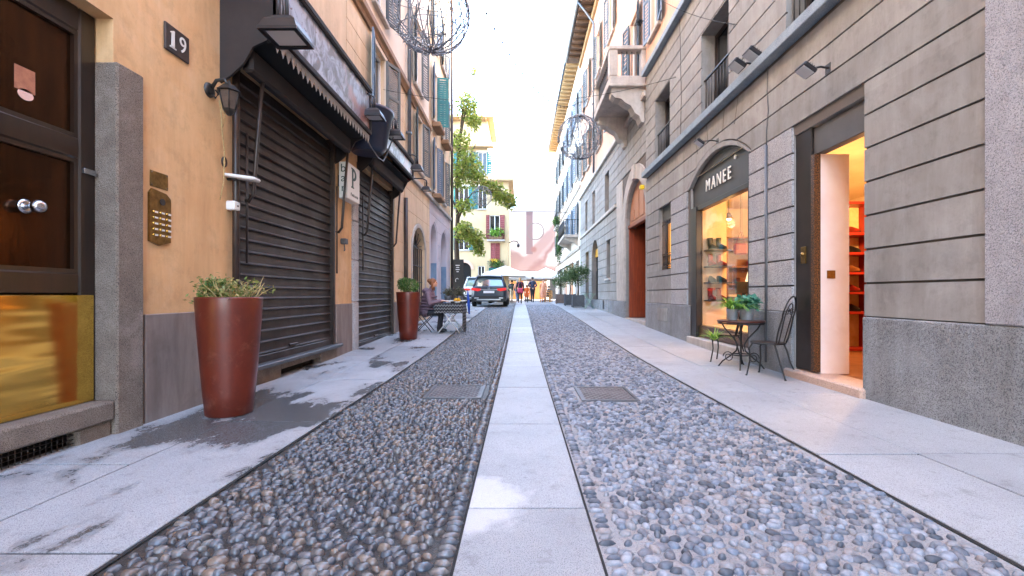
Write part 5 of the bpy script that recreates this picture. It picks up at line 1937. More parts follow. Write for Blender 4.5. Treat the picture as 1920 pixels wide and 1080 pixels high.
# ---- the two tall red-brown planters
def planter(x, y, label, kind):
    z = g(y) + .004
    t = thing('tall_planter', label, 'planter', (x, y, z), group='tall red-brown planters')
    MB().lathe([(.18, 0), (.192, .01), (.21, .2), (.238, .55), (.262, .9), (.272, 1.055), (.27, 1.072), (.25, 1.072), (.24, 1.0)], (x, y, z), 40, cap1=False).build('pot', 'rust_pot', t)
    MB().lathe([(.245, 1.02), (.15, 1.035), (.01, 1.04)], (x, y, z), 20, cap0=False).build('soil', 'soil', t)
    if kind == 'dry':
        tw = MB()
        P, D = [], []
        for _ in range(95):
            a, r_ = random.uniform(0, 2 * PI), random.uniform(0, .21)
            p = Vector((x + r_ * math.cos(a), y + r_ * math.sin(a), z + 1.02))
            d = Vector((math.cos(a) * .4 + random.gauss(0, .35), math.sin(a) * .4 + random.gauss(0, .35), random.uniform(.7, 1.4))).normalized()
            L = random.uniform(.12, .27)
            pts = [p]
            for i in range(4):
                d = (d + Vector((random.gauss(0, .28), random.gauss(0, .28), random.gauss(0, .2)))).normalized()
                pts.append(pts[-1] + d * L / 4)
            tw.tube(pts, [.006, .005, .004, .003, .002], 5)
            if random.random() < .62:
                for q in pts[1:]:
                    for _k in range(5):
                        P.append(q + Vector((random.gauss(0, .02), random.gauss(0, .02), random.gauss(0, .016))))
        tw.build('twigs', 'twig', t)
        leaves('foliage', P, .042, 'leaf_dry', t, .5)
        leaves('foliage', blob((x - .13, y, z + 1.12), (.12, .18, .12), 700), .04, 'leaf_box', t, .55)
    else:
        tw = MB()
        for _ in range(14):
            a = random.uniform(0, 2 * PI)
            tw.tube([(x, y, z + 1.0), (x + .12 * math.cos(a), y + .12 * math.sin(a), z + 1.16), (x + .2 * math.cos(a), y + .2 * math.sin(a), z + random.uniform(1.2, 1.36))], [.009, .006, .003], 5)
        tw.build('twigs', 'twig', t)
        leaves('foliage', np.concatenate([blob((x, y, z + 1.22), (.25, .25, .17), 1500), blob((x - .1, y - .05, z + 1.3), (.13, .13, .1), 400)]), .045, 'leaf_box', t, .55)
    return t


planter(-2.68, 4.2, 'tall red-brown planter with a dry twiggy shrub beside the ochre wall', 'dry')
planter(-2.55, 10.4, 'tall red-brown planter with a round green bush by the second shutter', 'bush')

# ---- wrought iron set in front of the shop window
pm('table_wood', S(92, 46, 34), S(70, 34, 26), 6, rough=.35)


def bistro_table(x, y, h=.71, r=.33):
    t = thing('bistro_table', 'round wrought iron bistro table with a red-brown top by the shop window', 'table', (x, y, .004))
    MB().lathe([(.0, h - .03), (r - .02, h - .03), (r, h - .024), (r, h - .006), (r - .01, h)], (x, y, .004), 32).build('tabletop', 'table_wood', t)
    MB().tube([(x + (r - .015) * math.cos(a), y + (r - .015) * math.sin(a), h - .04) for a in [i * PI / 12 for i in range(24)]], .01, 5, closed=True).build('rim_hoop', 'black_iron', t)
    for k in range(4):
        a = PI / 4 + k * PI / 2 + .3
        ca, sa = math.cos(a), math.sin(a)
        prof = [(.27, h - .03), (.22, h - .12), (.1, h - .26), (.045, h - .36), (.06, h - .45), (.15, h - .54), (.25, h - .62), (.3, h - .69), (.31, 0.004)]
        MB().tube([(x + ca * d, y + sa * d, z) for d, z in prof], .0115, 6).build('leg', 'black_iron', t)
        sc = [(.17 + .075 * math.cos(q) * (1 - q / 14), .16 + .085 * math.sin(q) * (1 - q / 14)) for q in [i * PI / 6 for i in range(18)]]
        MB().tube([(x + ca * d, y + sa * d, z) for d, z in sc], .0075, 5).build('scroll', 'black_iron', t)
    MB().tube([(x + .14 * math.cos(a), y + .14 * math.sin(a), .2) for a in [i * PI / 10 for i in range(20)]], .009, 5, closed=True).build('stretcher_ring', 'black_iron', t)
    return t


def bistro_chair(x, y, rz, label):
    t = thing('bistro_chair', label, 'chair', (x, y, .004), rz, 'wrought iron chairs by the shop window')
    sh = .45
    MB().lathe([(.0, sh - .012), (.2, sh - .012), (.205, sh), (.19, sh + .008), (.001, sh + .004)], (0, 0, 0), 28, cap0=False, cap1=False).build('seat', 'brown_iron', t, True)
    MB().tube([(.205 * math.cos(a), .205 * math.sin(a), sh - .004) for a in [i * PI / 14 for i in range(28)]], .012, 6, closed=True).build('seat_hoop', 'black_iron', t, True)
    for sx in (-1, 1):
        MB().tube([(.14 * sx, .13, sh), (.16 * sx, .17, sh - .08), (.155 * sx, .16, .22), (.18 * sx, .19, .02), (.185 * sx, .2, .0)], [.012, .012, .011, .011, .016], 6).build('leg', 'black_iron', t, True)
        MB().tube([(.13 * sx, -.14, sh), (.15 * sx, -.18, sh - .1), (.15 * sx, -.22, .2), (.18 * sx, -.29, .02), (.185 * sx, -.3, .0)], [.012, .012, .011, .011, .016], 6).build('leg', 'black_iron', t, True)
    # back: tall loop, inner loop, two spirals
    bk = lambda u, z: (u, -.17 - (z - sh) * .24, z)
    loop = [bk(-.15, sh)] + [bk(-.16 - .03 * math.sin(i * PI / 5) * .8, sh + .35 * i / 5) for i in range(1, 6)]
    loop += [bk(-.175 * math.cos(i * PI / 10), sh + .38 + .24 * math.sin(i * PI / 10)) for i in range(0, 11)]
    loop += [bk(.16 + .03 * math.sin(i * PI / 5) * .8, sh + .35 * i / 5) for i in range(5, 0, -1)] + [bk(.15, sh)]
    fr = MB()
    fr.tube([Vector(p) for p in loop], .0115, 6)
    fr.build('back_frame', 'black_iron', t, True)
    MB().tube([bk(-.08, sh)] + [bk(-.1 * math.cos(i * PI / 8), sh + .36 + .17 * math.sin(i * PI / 8)) for i in range(9)] + [bk(.08, sh)], .008, 5).build('inner_loop', 'black_iron', t, True)
    for sx in (-1, 1):
        MB().tube([bk(sx * (.06 - .055 * math.cos(q) * (1 - q / 15)), sh + .42 + .055 * math.sin(q) * (1 - q / 15)) for q in [i * PI / 5 for i in range(19)]], .006, 5).build('scroll', 'black_iron', t, True)
    return t


bistro_table(3.3, 6.8)
bistro_chair(3.33, 6.12, R(38), 'wrought iron chair with a scrolled back beside the shop doorway')
bistro_chair(3.33, 7.35, R(52), 'wrought iron chair half hidden behind the bistro table')


def tin_pot(x, y, z, r, h, label, leafmat):
    t = thing('potted_plant', label, 'potted plant', (x, y, z), group='plants on the bistro table')
    MB().lathe([(r * .78, 0), (r * .8, .005), (r * .97, h - .012), (r * 1.02, h - .008), (r * 1.02, h), (r * .95, h), (r * .9, h - .03)], (x, y, z), 24, cap1=False).build('pot', 'galvanised', t)
    MB().lathe([(r * .92, h - .025), (.001, h - .015)], (x, y, z), 16, cap0=False).build('soil', 'soil', t)
    return t


p1 = tin_pot(3.19, 6.84, .718, .085, .16, 'tin pot of bright green trailing grass on the bistro table', 0)
m = MB()
blades(m, (3.19, 6.84, .86), 170, .33, 1.25, .02)
add_rnd(m.build('foliage', 'leaf_fresh', p1), 10)
leaves('flowers', blob((3.16, 6.84, .98), (.14, .14, .06), 120), .022, 'leaf_dry', p1, .9)
p2 = tin_pot(3.36, 6.74, .718, .105, .17, 'wider tin pot of bluish round leaves on the bistro table', 1)
leaves('foliage', np.concatenate([blob((3.36, 6.74, .96), (.17, .17, .1), 260), blob((3.42, 6.72, 1.0), (.1, .1, .08), 90)]), .085, 'leaf_blue', p2, .85, .8)
p3 = thing('spider_plant', 'small spider plant hanging from the edge of the half hidden chair', 'plant', (3.13, 7.42, .3))
m = MB()
blades(m, (3.11, 7.3, .36), 90, .3, 1.1, .022)
add_rnd(m.build('foliage', 'leaf_fresh', p3), 10)
MB().tube([(3.19, 7.4, .46), (3.14, 7.36, .42), (3.11, 7.3, .35)], .006, 5).build('stem', 'twig', p3)

# ================================================================== hanging light spheres and cables
pm('wire_white', S(138, 141, 147), S(104, 107, 114), 18, rough=.5)
pm('fairy_bulb', S(236, 236, 240), rough=.2)


def sphere_lamp(c, r, label, n=22):
    t = thing('light_sphere', label, 'ornament', c, group='wire light spheres hung over the street')
    c = Vector(c)
    for k in range(n):
        a = 2 * PI * k / n
        j1, j2 = random.gauss(0, .1), random.gauss(0, .12)
        pts = []
        for i in range(13):
            th = PI * i / 12
            aa = a + j1 * math.sin(th) + j2 * math.sin(2 * th)
            rr = r * (1 + random.gauss(0, .012))
            pts.append(c + Vector((rr * math.sin(th) * math.cos(aa), rr * math.sin(th) * math.sin(aa), rr * math.cos(th))))
        MB().tube(pts, .0085, 4).build('rib', 'wire_white', t)
    hp = MB()
    for zz in (-.55, 0, .55):
        q = r * math.sqrt(1 - zz * zz)
        hp.tube([c + Vector((q * math.cos(i * PI / 12), q * math.sin(i * PI / 12), zz * r)) for i in range(24)], .006, 4, closed=True)
    stuff(hp.build('hoops', 'wire_white', t))
    wr = MB()
    bl = MB()
    for s_ in range(7):
        ph, ph2 = random.uniform(0, 6), random.uniform(.6, 1.5)
        pts = []
        for i in range(70):
            u = i / 69
            th = PI * (.06 + .88 * u) + .2 * math.sin(9 * u + ph)
            a = ph + 2.4 * ph2 * u * PI + .35 * math.sin(14 * u + s_)
            rr = r * (1.0 + .03 * math.sin(23 * u + s_) + random.gauss(0, .012))
            pts.append(c + Vector((rr * math.sin(th) * math.cos(a), rr * math.sin(th) * math.sin(a), rr * math.cos(th))))
        wr.tube(pts, .005, 4)
        for p in pts[::2]:
            e = (p - c).normalized() * .02
            bl.tube([p, p + e + Vector((random.gauss(0, .012), random.gauss(0, .012), random.gauss(0, .012)))], .005, 4)
    stuff(wr.build('light_string', 'cable_black' if 0 else 'wire_white', t))
    stuff(bl.build('bulbs', 'fairy_bulb', t))
    MB().tube([c + Vector((0, 0, r)), c + Vector((0, 0, r + .35))], .006, 5).build('hook', 'cable_black', t)
    return t


sphere_lamp((-1.16, 5.95, 4.78), .5, 'large wire light sphere hanging over the left of the street, cut by the top edge')
sphere_lamp((1.38, 10.66, 4.77), .5, 'wire light sphere hanging below the stone balcony')
sphere_lamp((-1.95, 23.4, 6.15), .5, 'distant wire light sphere in front of the tree branches', 16)


def sag(a, b, dz, n=26):
    a, b = Vector(a), Vector(b)
    return [a.lerp(b, i / n) - Vector((0, 0, dz * 4 * (i / n) * (1 - i / n))) for i in range(n + 1)]


def cable(name, pts, r, label, bulbs=0):
    t = thing(name, label, 'cable', pts[0])
    MB().tube(pts, r, 5).build('wire', 'cable_black', t)
    if bulbs:
        b = MB()
        for p in pts[1:-1:bulbs]:
            b.tube([p, p - Vector((0, 0, .04))], .008, 5)
        stuff(b.build('bulbs', 'cable_black', t))
    return t


cable('festoon_cable', sag((-.62, 5.95, 5.15), (1.38, 10.66, 5.6), .62, 40), .0065, 'sagging festoon cable between the two near light spheres', 2)
cable('span_wire', sag((XL, 5.95, 5.7), (XR, 5.95, 5.7), .25), .006, 'span wire carrying the large light sphere across the street')
cable('span_wire', sag((XL, 10.66, 5.9), (XR, 10.66, 6.2), .45), .006, 'span wire carrying the sphere below the balcony')
cable('festoon_cable', sag((1.4, 10.66, 5.6), (2.55, 13.6, 8.4), .4), .007, 'short festoon cable climbing from the sphere to the balcony', 3)
cable('span_wire', sag((2.9, 12.0, 9.5), (XR, 7.6, 5.6), .25), .006, 'thin wire slanting down to the upper window of the grey wall')
b = MB()
P = blob((3.05, 11.6, 8.05), .12, 90, .2)
for p in P:
    b.tube([(3.05, 11.6, 8.05), tuple(p)], .006, 4)
t = tag(b.build('cable_tangle', 'cable_black'), 'dark tangle of coiled cable hanging near the balcony', 'cable')

# ================================================================== tree at the end of the left row
pm('bark', S(92, 78, 66), S(66, 56, 48), 12, rough=.9, bump=.8, bscale=30)
tr = thing('magnolia_tree', 'broadleaf tree reaching over the street past the lilac house', 'tree', (-3.35, 24.2, g(24)))
zb = g(24)
limb = lambda pts, r0, r1: MB().tube(pts, [r0 + (r1 - r0) * i / (len(pts) - 1) for i in range(len(pts))], 8)
limb([(-3.35, 24.2, zb - .1), (-3.33, 24.2, 2.2), (-3.38, 24.2, 3.8), (-3.3, 24.1, 5.2), (-3.35, 24.0, 7.0), (-3.2, 24, 9), (-3.0, 24, 11.0)], .17, .05).build('trunk', 'bark', tr)
LIMBS = [[(-3.3, 24.1, 5.0), (-2.9, 23.9, 5.9), (-2.5, 23.8, 6.4), (-1.8, 23.8, 6.6)], [(-3.35, 24.0, 6.8), (-2.8, 23.8, 8.0), (-2.3, 23.8, 9.0)],
         [(-3.38, 24.2, 3.9), (-2.8, 23.9, 4.3), (-2.3, 23.8, 4.2)], [(-3.2, 24, 9.0), (-2.9, 23.9, 10.6), (-2.4, 23.9, 12.6)], [(-1.8, 23.8, 6.6), (-1.2, 23.8, 6.3), (-.6, 23.7, 5.9)],
         [(-3.3, 24.1, 5.6), (-4.0, 24.0, 6.8), (-4.8, 24, 7.6)], [(-3.2, 24, 9), (-3.9, 24.2, 10.2), (-4.6, 24.3, 11.2)]]
for L in LIMBS:
    limb(L, .06, .02).build('branch', 'bark', tr)
CL = [((-2.75, 23.9, 11.0), (.6, .8, .7), 150), ((-2.45, 23.9, 10.2), (.45, .7, .35), 90), ((-3.1, 23.9, 9.0), (.6, .8, .7), 130), ((-2.7, 23.9, 7.9), (.75, .8, .7), 190), ((-3.2, 24, 7.2), (.5, .8, .6), 110),
      ((-2.3, 23.8, 7.1), (.6, .7, .45), 120), ((-1.5, 23.8, 6.7), (.55, .6, .35), 110), ((-.95, 23.8, 6.2), (.5, .6, .4), 120), ((-.5, 23.7, 5.9), (.35, .5, .35), 80), ((-2.9, 23.8, 5.7), (.5, .6, .4), 70),
      ((-2.9, 23.9, 4.4), (.5, .6, .55), 150), ((-2.35, 23.8, 4.0), (.45, .6, .5), 140), ((-2.15, 23.8, 3.4), (.3, .5, .3), 60), ((-4.6, 24, 8.0), (.9, .9, .9), 150), ((-4.5, 24.2, 11.2), (.9, .9, .8), 140), ((-2.4, 23.9, 12.8), (.25, .3, .2), 10)]
CL = [(c, tuple(v * 1.1 for v in r), int(n * 3.6)) for c, r, n in CL]
P = np.concatenate([blob(c, r, n, .2) for c, r, n in CL])
leaves('crown', P, .22, 'leaf_tree', tr, .5, .35, droop=.15)
tw = MB()
for c, r, n in CL:
    for _ in range(7):
        q = blob(c, r, 1)[0]
        near = min((Vector(p) for L in LIMBS for p in L), key=lambda v: (v - Vector(c)).length)
        mid = (near + Vector(q)) / 2 + Vector((random.gauss(0, .1), random.gauss(0, .1), .1))
        tw.tube([near, mid, Vector(q)], [.016, .011, .005], 4)
stuff(tw.build('twigs', 'bark', tr))

# ================================================================== planters with olive trees on the right
pm('planter_grey', S(84, 88, 94), S(70, 74, 80), 5, rough=.6)
pm('planter_brown', S(120, 104, 96), S(104, 88, 80), 5, rough=.7)


def olive(x, y, w, h, mat, crown_z, cr, label, n=900):
    z = g(y)
    t = thing('planted_olive', label, 'potted tree', (x, y, z), group='olive trees in planters along the right wall')
    m = MB()
    m.bbox(x - w / 2, x + w / 2, y - w / 2, y + w / 2, z + .04, z + h, .02)
    b = m.build('planter_box', mat, t)
    for sx in (-1, 1):
        for sy in (-1, 1):
            MB().bbox(x + sx * w * .5 - .03, x + sx * w * .5 + .03, y + sy * w * .5 - .03, y + sy * w * .5 + .03, z, z + h + .03, .008).build('corner_post', mat, b)
    MB().box(x - w / 2 + .04, x + w / 2 - .04, y - w / 2 + .04, y + w / 2 - .04, z + h - .01, z + h + .005).build('soil', 'soil', t)
    tk = MB()
    tk.tube([(x, y, z + h), (x + .03, y, z + h + .3), (x - .02, y + .02, crown_z - cr * .3), (x + .02, y, crown_z + cr * .3)], [.035, .03, .025, .01], 7)
    for _ in range(9):
        q = blob((x, y, crown_z), cr * .85, 1)[0]
        tk.tube([(x, y, crown_z - cr * .5), tuple(q)], [.016, .005], 5)
    tk.build('trunk', 'bark', t)
    leaves('crown', np.concatenate([blob((x, y, crown_z), cr, n, .3), blob((x + cr * .5, y, crown_z + cr * .3), cr * .55, n // 3, .2), blob((x - cr * .5, y - .1, crown_z - cr * .1), cr * .55, n // 3, .2)]), .11, 'leaf_olive', t, .4, .4)


olive(2.95, 23.2, .55, .62, 'planter_grey', 2.1, .62, 'bushy olive tree in the nearest grey box planter by the right wall', 1300)
olive(2.78, 25.4, .55, .62, 'planter_grey', 2.2, .6, 'olive tree in the middle grey box planter, behind the nearest one', 1100)
olive(2.55, 28.6, .55, .6, 'planter_brown', 1.95, .55, 'small round olive tree in the brownish planter farthest along the right wall', 900)
# ivy and plants on the balconies of the cream building
iv = thing('balcony_ivy', 'curtain of ivy hanging below the balconies of the cream building', 'plant', (2.85, 34.6, 5))
leaves('foliage', np.concatenate([blob((2.95, 34.6, 4.8), (.25, .5, 1.4), 900, .1), blob((2.85, 35.2, 6.6), (.25, .4, .5), 300, .1)]), .13, 'leaf_ivy', iv, .8)
for i, yy in enumerate((35.5, 36.6)):
    t = thing('balcony_planter', ('terracotta planter at the near end of the upper ivy balcony', 'terracotta planter at the far end of the upper ivy balcony')[i], 'planter', (2.9, yy, 6.5))
    MB().bbox(2.75, 3.0, yy - .35, yy + .35, 6.49, 6.72, .02).build('trough', 'trim_brown', t)
    leaves('foliage', blob((2.87, yy, 6.95), (.3, .45, .28), 300, .1), .12, 'leaf_box', t, .6)
# folding table
pm('mint_paint', S(150, 178, 160), S(132, 160, 142), 6, rough=.5)
t = thing('folding_table', 'pale green folding table against the right wall by the olive planters', 'table', (3.3, 21.9, g(21.9)))
z = g(21.9)
MB().bbox(3.05, 3.6, 21.6, 22.2, z + .7, z + .73, .006).build('tabletop', 'mint_paint', t)
for yy in (21.66, 22.14):
    for s_ in (0, 1):
        MB().tube([(3.1 if s_ else 3.55, yy, z), (3.55 if s_ else 3.1, yy, z + .7)], .014, 5).build('leg', 'mint_paint', t)

# ================================================================== table, cloth and the seated woman
pm('puffer', S(120, 96, 106), S(102, 80, 92), 6, rough=.5)
pm('hair_auburn', S(150, 92, 52), S(112, 66, 38), 30, rough=.6)
pm('skin', S(214, 164, 136), S(200, 148, 122), 9, rough=.5)
pm('trousers_dark', S(44, 42, 48), rough=.8)
pm('boot_dark', S(34, 30, 30), rough=.6)
pm('cloth_black', S(36, 34, 36), S(48, 46, 48), 30, rough=.85)
pm('cloth_white', S(224, 224, 226), rough=.8)


def capsule(mb, a, b, ra, rb, n=10):
    a, b = Vector(a), Vector(b)
    d = b - a
    L = d.length
    u = d.normalized() if L > 1e-6 else Vector((0, 0, 1))
    pts = [a - u * ra * .95, a - u * ra * .7, a - u * ra * .3]
    rs = [ra * .3, ra * .72, ra * .95]
    for i in range(4):
        pts.append(a.lerp(b, i / 3))
        rs.append(ra + (rb - ra) * i / 3)
    pts += [b + u * rb * .3, b + u * rb * .7, b + u * rb * .95]
    rs += [rb * .95, rb * .72, rb * .3]
    mb.tube(pts, rs, n)


def figure(name, caps, balls, vox, mats, parent, smooth=4):
    """one continuous body: limb volumes fused by voxel remeshing, then clothed by nearest limb"""
    mb = MB()
    for a, b, ra, rb, mi in caps:
        capsule(mb, a, b, ra, rb)
    for c, r, mi in balls:
        mb.ball(c, r, 14, 10)
    me = mb.mesh('figure_tmp', [])
    o = bpy.data.objects.new('figure_tmp', me)
    COL.objects.link(o)
    md = o.modifiers.new('r', 'REMESH')
    md.mode = 'VOXEL'
    md.voxel_size = vox
    md.use_smooth_shade = True
    sm = o.modifiers.new('s', 'SMOOTH')
    sm.iterations = smooth
    sm.factor = .5
    dg = bpy.context.evaluated_depsgraph_get()
    out = bpy.data.meshes.new_from_object(o.evaluated_get(dg))
    bpy.data.objects.remove(o)
    for m_ in mats:
        out.materials.append(M[m_])
    nf = len(out.polygons)
    C = np.empty(nf * 3)
    out.polygons.foreach_get('center', C)
    C = C.reshape(-1, 3)
    best = np.full(nf, 1e9)
    mi_ = np.zeros(nf, dtype=np.int32)
    for a, b, ra, rb, mi in caps:
        a, b = np.array(a), np.array(b)
        ab = b - a
        tt = np.clip(((C - a) @ ab) / max(1e-9, ab @ ab), 0, 1)
        dd = np.linalg.norm(C - a - tt[:, None] * ab, axis=1) - (ra + (rb - ra) * tt)
        k = dd < best
        best[k], mi_[k] = dd[k], mi
    for c, r, mi in balls:
        rr = np.array(r if hasattr(r, '__len__') else (r, r, r))
        dd = (np.linalg.norm((C - np.array(c)) / rr, axis=1) - 1) * rr.mean()
        k = dd < best
        best[k], mi_[k] = dd[k], mi
    out.polygons.foreach_set('material_index', mi_)
    out.polygons.foreach_set('use_smooth', np.ones(nf, dtype=bool))
    return link(name, out, parent)


def hand_caps(w, f, up, side, mi, curl=.35):
    """palm, four fingers and thumb from wrist w along f"""
    w, f, up, side = Vector(w), Vector(f).normalized(), Vector(up).normalized(), Vector(side).normalized()
    caps = []
    for k, (L, off) in enumerate(((.072, -.027), (.08, -.009), (.075, .009), (.06, .026))):
        k0 = w + f * .085 + side * off
        k1 = k0 + (f - up * curl * .5).normalized() * L * .5
        k2 = k1 + (f - up * curl * 1.6).normalized() * L * .5
        caps += [(w + f * .02 + side * off * .7, k0, .013, .0105, mi), (k0, k1, .0095, .009, mi), (k1, k2, .009, .0075, mi)]
    t0 = w + f * .03 - side * .025
    t1 = t0 + (f * .6 - side * .8).normalized() * .04
    caps += [(t0, t1, .012, .011, mi), (t1, t1 + (f - side * .2).normalized() * .03, .011, .009, mi)]
    return caps


# seated woman: faces +x (towards the table), local frame x forward
zs = g(11.8)
pw = thing('person', 'person in a mauve puffer jacket seated at the patterned table, leaning forward', 'person', (-2.46, 11.85, zs))
J = lambda x, y, z: (x, y, z)
caps = [(J(0, -.09, .52), J(0, .09, .52), .13, .13, 0), (J(0, 0, .54), J(.06, 0, .78), .165, .175, 0), (J(.06, 0, .78), J(.1, 0, .98), .18, .15, 0),
        (J(.1, -.15, .99), J(.1, .15, .99), .085, .085, 0), (J(.12, 0, 1.02), J(.17, 0, 1.14), .075, .065, 0),
        (J(.16, 0, 1.1), J(.19, 0, 1.2), .055, .05, 1)]
for sy in (-1, 1):
    caps += [(J(.1, .19 * sy, .97), J(.16, .24 * sy, .74), .078, .068, 0), (J(.16, .24 * sy, .74), J(.40, .15 * sy, .80), .066, .052, 0),
             (J(.03, .1 * sy, .5), J(.42, .12 * sy, .49), .088, .07, 2), (J(.42, .12 * sy, .49), J(.36, .12 * sy, .1), .062, .045, 2), (J(.36, .12 * sy, .06), J(.5, .13 * sy, .04), .045, .035, 3),
             (J(.40, .15 * sy, .80), J(.44, .14 * sy, .805), .034, .03, 1)]
    caps += hand_caps((.45, .135 * sy, .805), (1, -.2 * sy, -.02), (0, 0, 1), (0, sy, 0), 1)
balls = [((.21, 0, 1.27), (.092, .075, .112), 1), ((.305, 0, 1.255), (.017, .013, .02), 1), ((.2, .078, 1.26), (.02, .01, .03), 1), ((.2, -.078, 1.26), (.02, .01, .03), 1), ((.285, 0, 1.19), (.02, .028, .018), 1)]
figure('body', caps, balls, .011, ['puffer', 'skin', 'trousers_dark', 'boot_dark'], pw, 3)
qb = MB()
for k, zz in enumerate((.60, .68, .76, .84, .92)):
    q = .205 - .004 * abs(k - 2)
    qb.tube([(.07 + .04 * k / 4 - .01 + q * .92 * math.cos(a), q * 1.0 * math.sin(a), zz) for a in [i * PI / 10 for i in range(20)]], .028, 6, closed=True)
qb.ball((.02, 0, 1.06), (.11, .15, .09), 14, 8)
qb.build('jacket_quilting', 'puffer', pw, True)
h = MB()
h.ball((.185, 0, 1.3), (.105, .09, .1), 16, 10)
h.ball((.1, 0, 1.33), (.06, .06, .06), 10, 8)
for sy in (-1, 1):
    h.tube([(.2, .075 * sy, 1.33), (.19, .1 * sy, 1.24), (.2, .105 * sy, 1.14), (.22, .1 * sy, 1.08)], [.03, .035, .03, .012], 7)
h.build('hair', 'hair_auburn', pw, True)
for sy in (-1, 1):
    MB().ball((.29, .032 * sy, 1.285), .011, 8, 6).build('eye', 'boot_dark', pw, True)
mo = MB()
mo.tube([(.296, -.025, 1.215), (.302, 0, 1.213), (.296, .025, 1.215)], .006, 5)
pm('lips', S(160, 84, 80), rough=.5)
mo.build('mouth', 'lips', pw, True)


def folding_chair(x, y, rz, label, mat='grey_metal'):
    z = g(y) + .004
    t = thing('folding_chair', label, 'chair', (x, y, z), rz, 'folding chairs at the pavement table')
    for k in range(6):
        MB().bbox(-.2 + .068 * k, -.145 + .068 * k, -.2, .2, .43, .45, .004).build('seat_slat', 'brown_iron', t, True)
    for sy in (-1, 1):
        MB().tube([(.2, .2 * sy, 0), (-.16, .2 * sy, .44), (-.24, .2 * sy, .86)], .012, 6).build('rear_leg', mat, t, True)
        MB().tube([(-.24, .18 * sy, 0), (.2, .18 * sy, .44)], .012, 6).build('front_leg', mat, t, True)
    for k in range(2):
        MB().bbox(-.235 - .02 * k, -.215 - .02 * k, -.2, .2, .7 + .09 * k, .76 + .09 * k, .004).build('back_slat', 'brown_iron', t, True)
    return t


folding_chair(-2.46, 11.85, 0, 'folding metal chair under the seated person')
tx0, tx1, ty0, ty1 = -2.12, -1.45, 11.35, 12.15
zt = zs + .74
t = thing('folding_table', 'folding table with crossed white legs under the patterned cloth', 'table', ((tx0 + tx1) / 2, (ty0 + ty1) / 2, zs))
MB().bbox(tx0, tx1, ty0, ty1, zt - .03, zt, .006).build('tabletop', 'frame_white', t)
for yy in (ty0 + .05, ty1 - .05):
    for s_ in (0, 1):
        MB().tube([(tx0 + .06 if s_ else tx1 - .06, yy, zs), (tx1 - .06 if s_ else tx0 + .06, yy, zt - .03)], .014, 6).build('leg', 'frame_white', t)
    MB().tube([(tx0 + .06, yy, zt - .04), (tx1 - .06, yy, zt - .04)], .012, 6).build('stretcher', 'frame_white', t)


def cloth_mat():
    m, nt, p, pos = base_mat('cloth_pattern')
    sx = nt.nodes.new('ShaderNodeSeparateXYZ')
    nt.links.new(pos, sx.inputs[0])
    ad = nt.nodes.new('ShaderNodeMath'); ad.operation = 'ADD'
    nt.links.new(sx.outputs[0], ad.inputs[0]); nt.links.new(sx.outputs[1], ad.inputs[1])
    pp = nt.nodes.new('ShaderNodeMath'); pp.operation = 'PINGPONG'
    pp.inputs[1].default_value = .035
    nt.links.new(ad.outputs[0], pp.inputs[0])
    az = nt.nodes.new('ShaderNodeMath'); az.operation = 'ADD'
    nt.links.new(pp.outputs[0], az.inputs[0]); nt.links.new(sx.outputs[2], az.inputs[1])
    p2 = nt.nodes.new('ShaderNodeMath'); p2.operation = 'PINGPONG'
    p2.inputs[1].default_value = .04
    nt.links.new(az.outputs[0], p2.inputs[0])
    f = nt.nodes.new('ShaderNodeMath'); f.operation = 'GREATER_THAN'
    f.inputs[1].default_value = .024
    nt.links.new(p2.outputs[0], f.inputs[0])
    c = mixc(nt, f.outputs[0], S(34, 32, 34), S(112, 112, 112))
    nt.links.new(c, p.inputs['Base Color'])
    p.inputs['Roughness'].default_value = .9


cloth_mat()
cl = thing('tablecloth', 'black and white zigzag tablecloth draped over the pavement table', 'tablecloth', ((tx0 + tx1) / 2, (ty0 + ty1) / 2, zt))
m = MB()
N = 60
per = []
for i in range(N):
    u = i / N * 4
    s_, f_ = int(u), u - int(u)
    e = .012
    c4 = [(tx0 - e, ty0 - e), (tx1 + e, ty0 - e), (tx1 + e, ty1 + e), (tx0 - e, ty1 + e)]
    a, b_ = c4[s_], c4[(s_ + 1) % 4]
    per.append((a[0] + (b_[0] - a[0]) * f_, a[1] + (b_[1] - a[1]) * f_, s_))
cx_, cy_ = (tx0 + tx1) / 2, (ty0 + ty1) / 2
rows = []
for lv, (drop, out) in enumerate(((0, -.01), (.005, .0), (.12, .012), (.24, .02))):
    row = []
    for i, (px_, py_, s_) in enumerate(per):
        wv = math.sin(i * 1.9) * .012 * lv / 3 + out
        dx, dy = (px_ - cx_), (py_ - cy_)
        L_ = math.hypot(dx, dy)
        dd = drop * (3.0 if s_ == 1 and 16 < i < 29 else 1.0)
        row.append((px_ + dx / L_ * wv, py_ + dy / L_ * wv, zt + .006 - dd))
    rows.append(row)
vs = [p for r_ in rows for p in r_]
fs = [(l * N + i, l * N + (i + 1) % N, (l + 1) * N + (i + 1) % N, (l + 1) * N + i) for l in range(3) for i in range(N)] + [tuple(range(N))]
m.add(vs, fs, True)
m.build('cloth', 'cloth_pattern', cl)
fl = thing('flower_pot', 'small yellow flowers in a dish on the patterned cloth', 'flowers', (-1.62, 11.75, zt))
MB().lathe([(.05, 0), (.08, .04), (.075, .05), (.06, .03)], (-1.62, 11.75, zt + .007), 16, cap1=False).build('dish', 'white_plastic', fl)
leaf_mat('petal_yellow', [S(240, 196, 40), S(250, 220, 90), S(230, 160, 30)], .6, .3)
leaves('flowers', blob((-1.62, 11.75, zt + .09), (.09, .09, .05), 160), .045, 'petal_yellow', fl, .8)
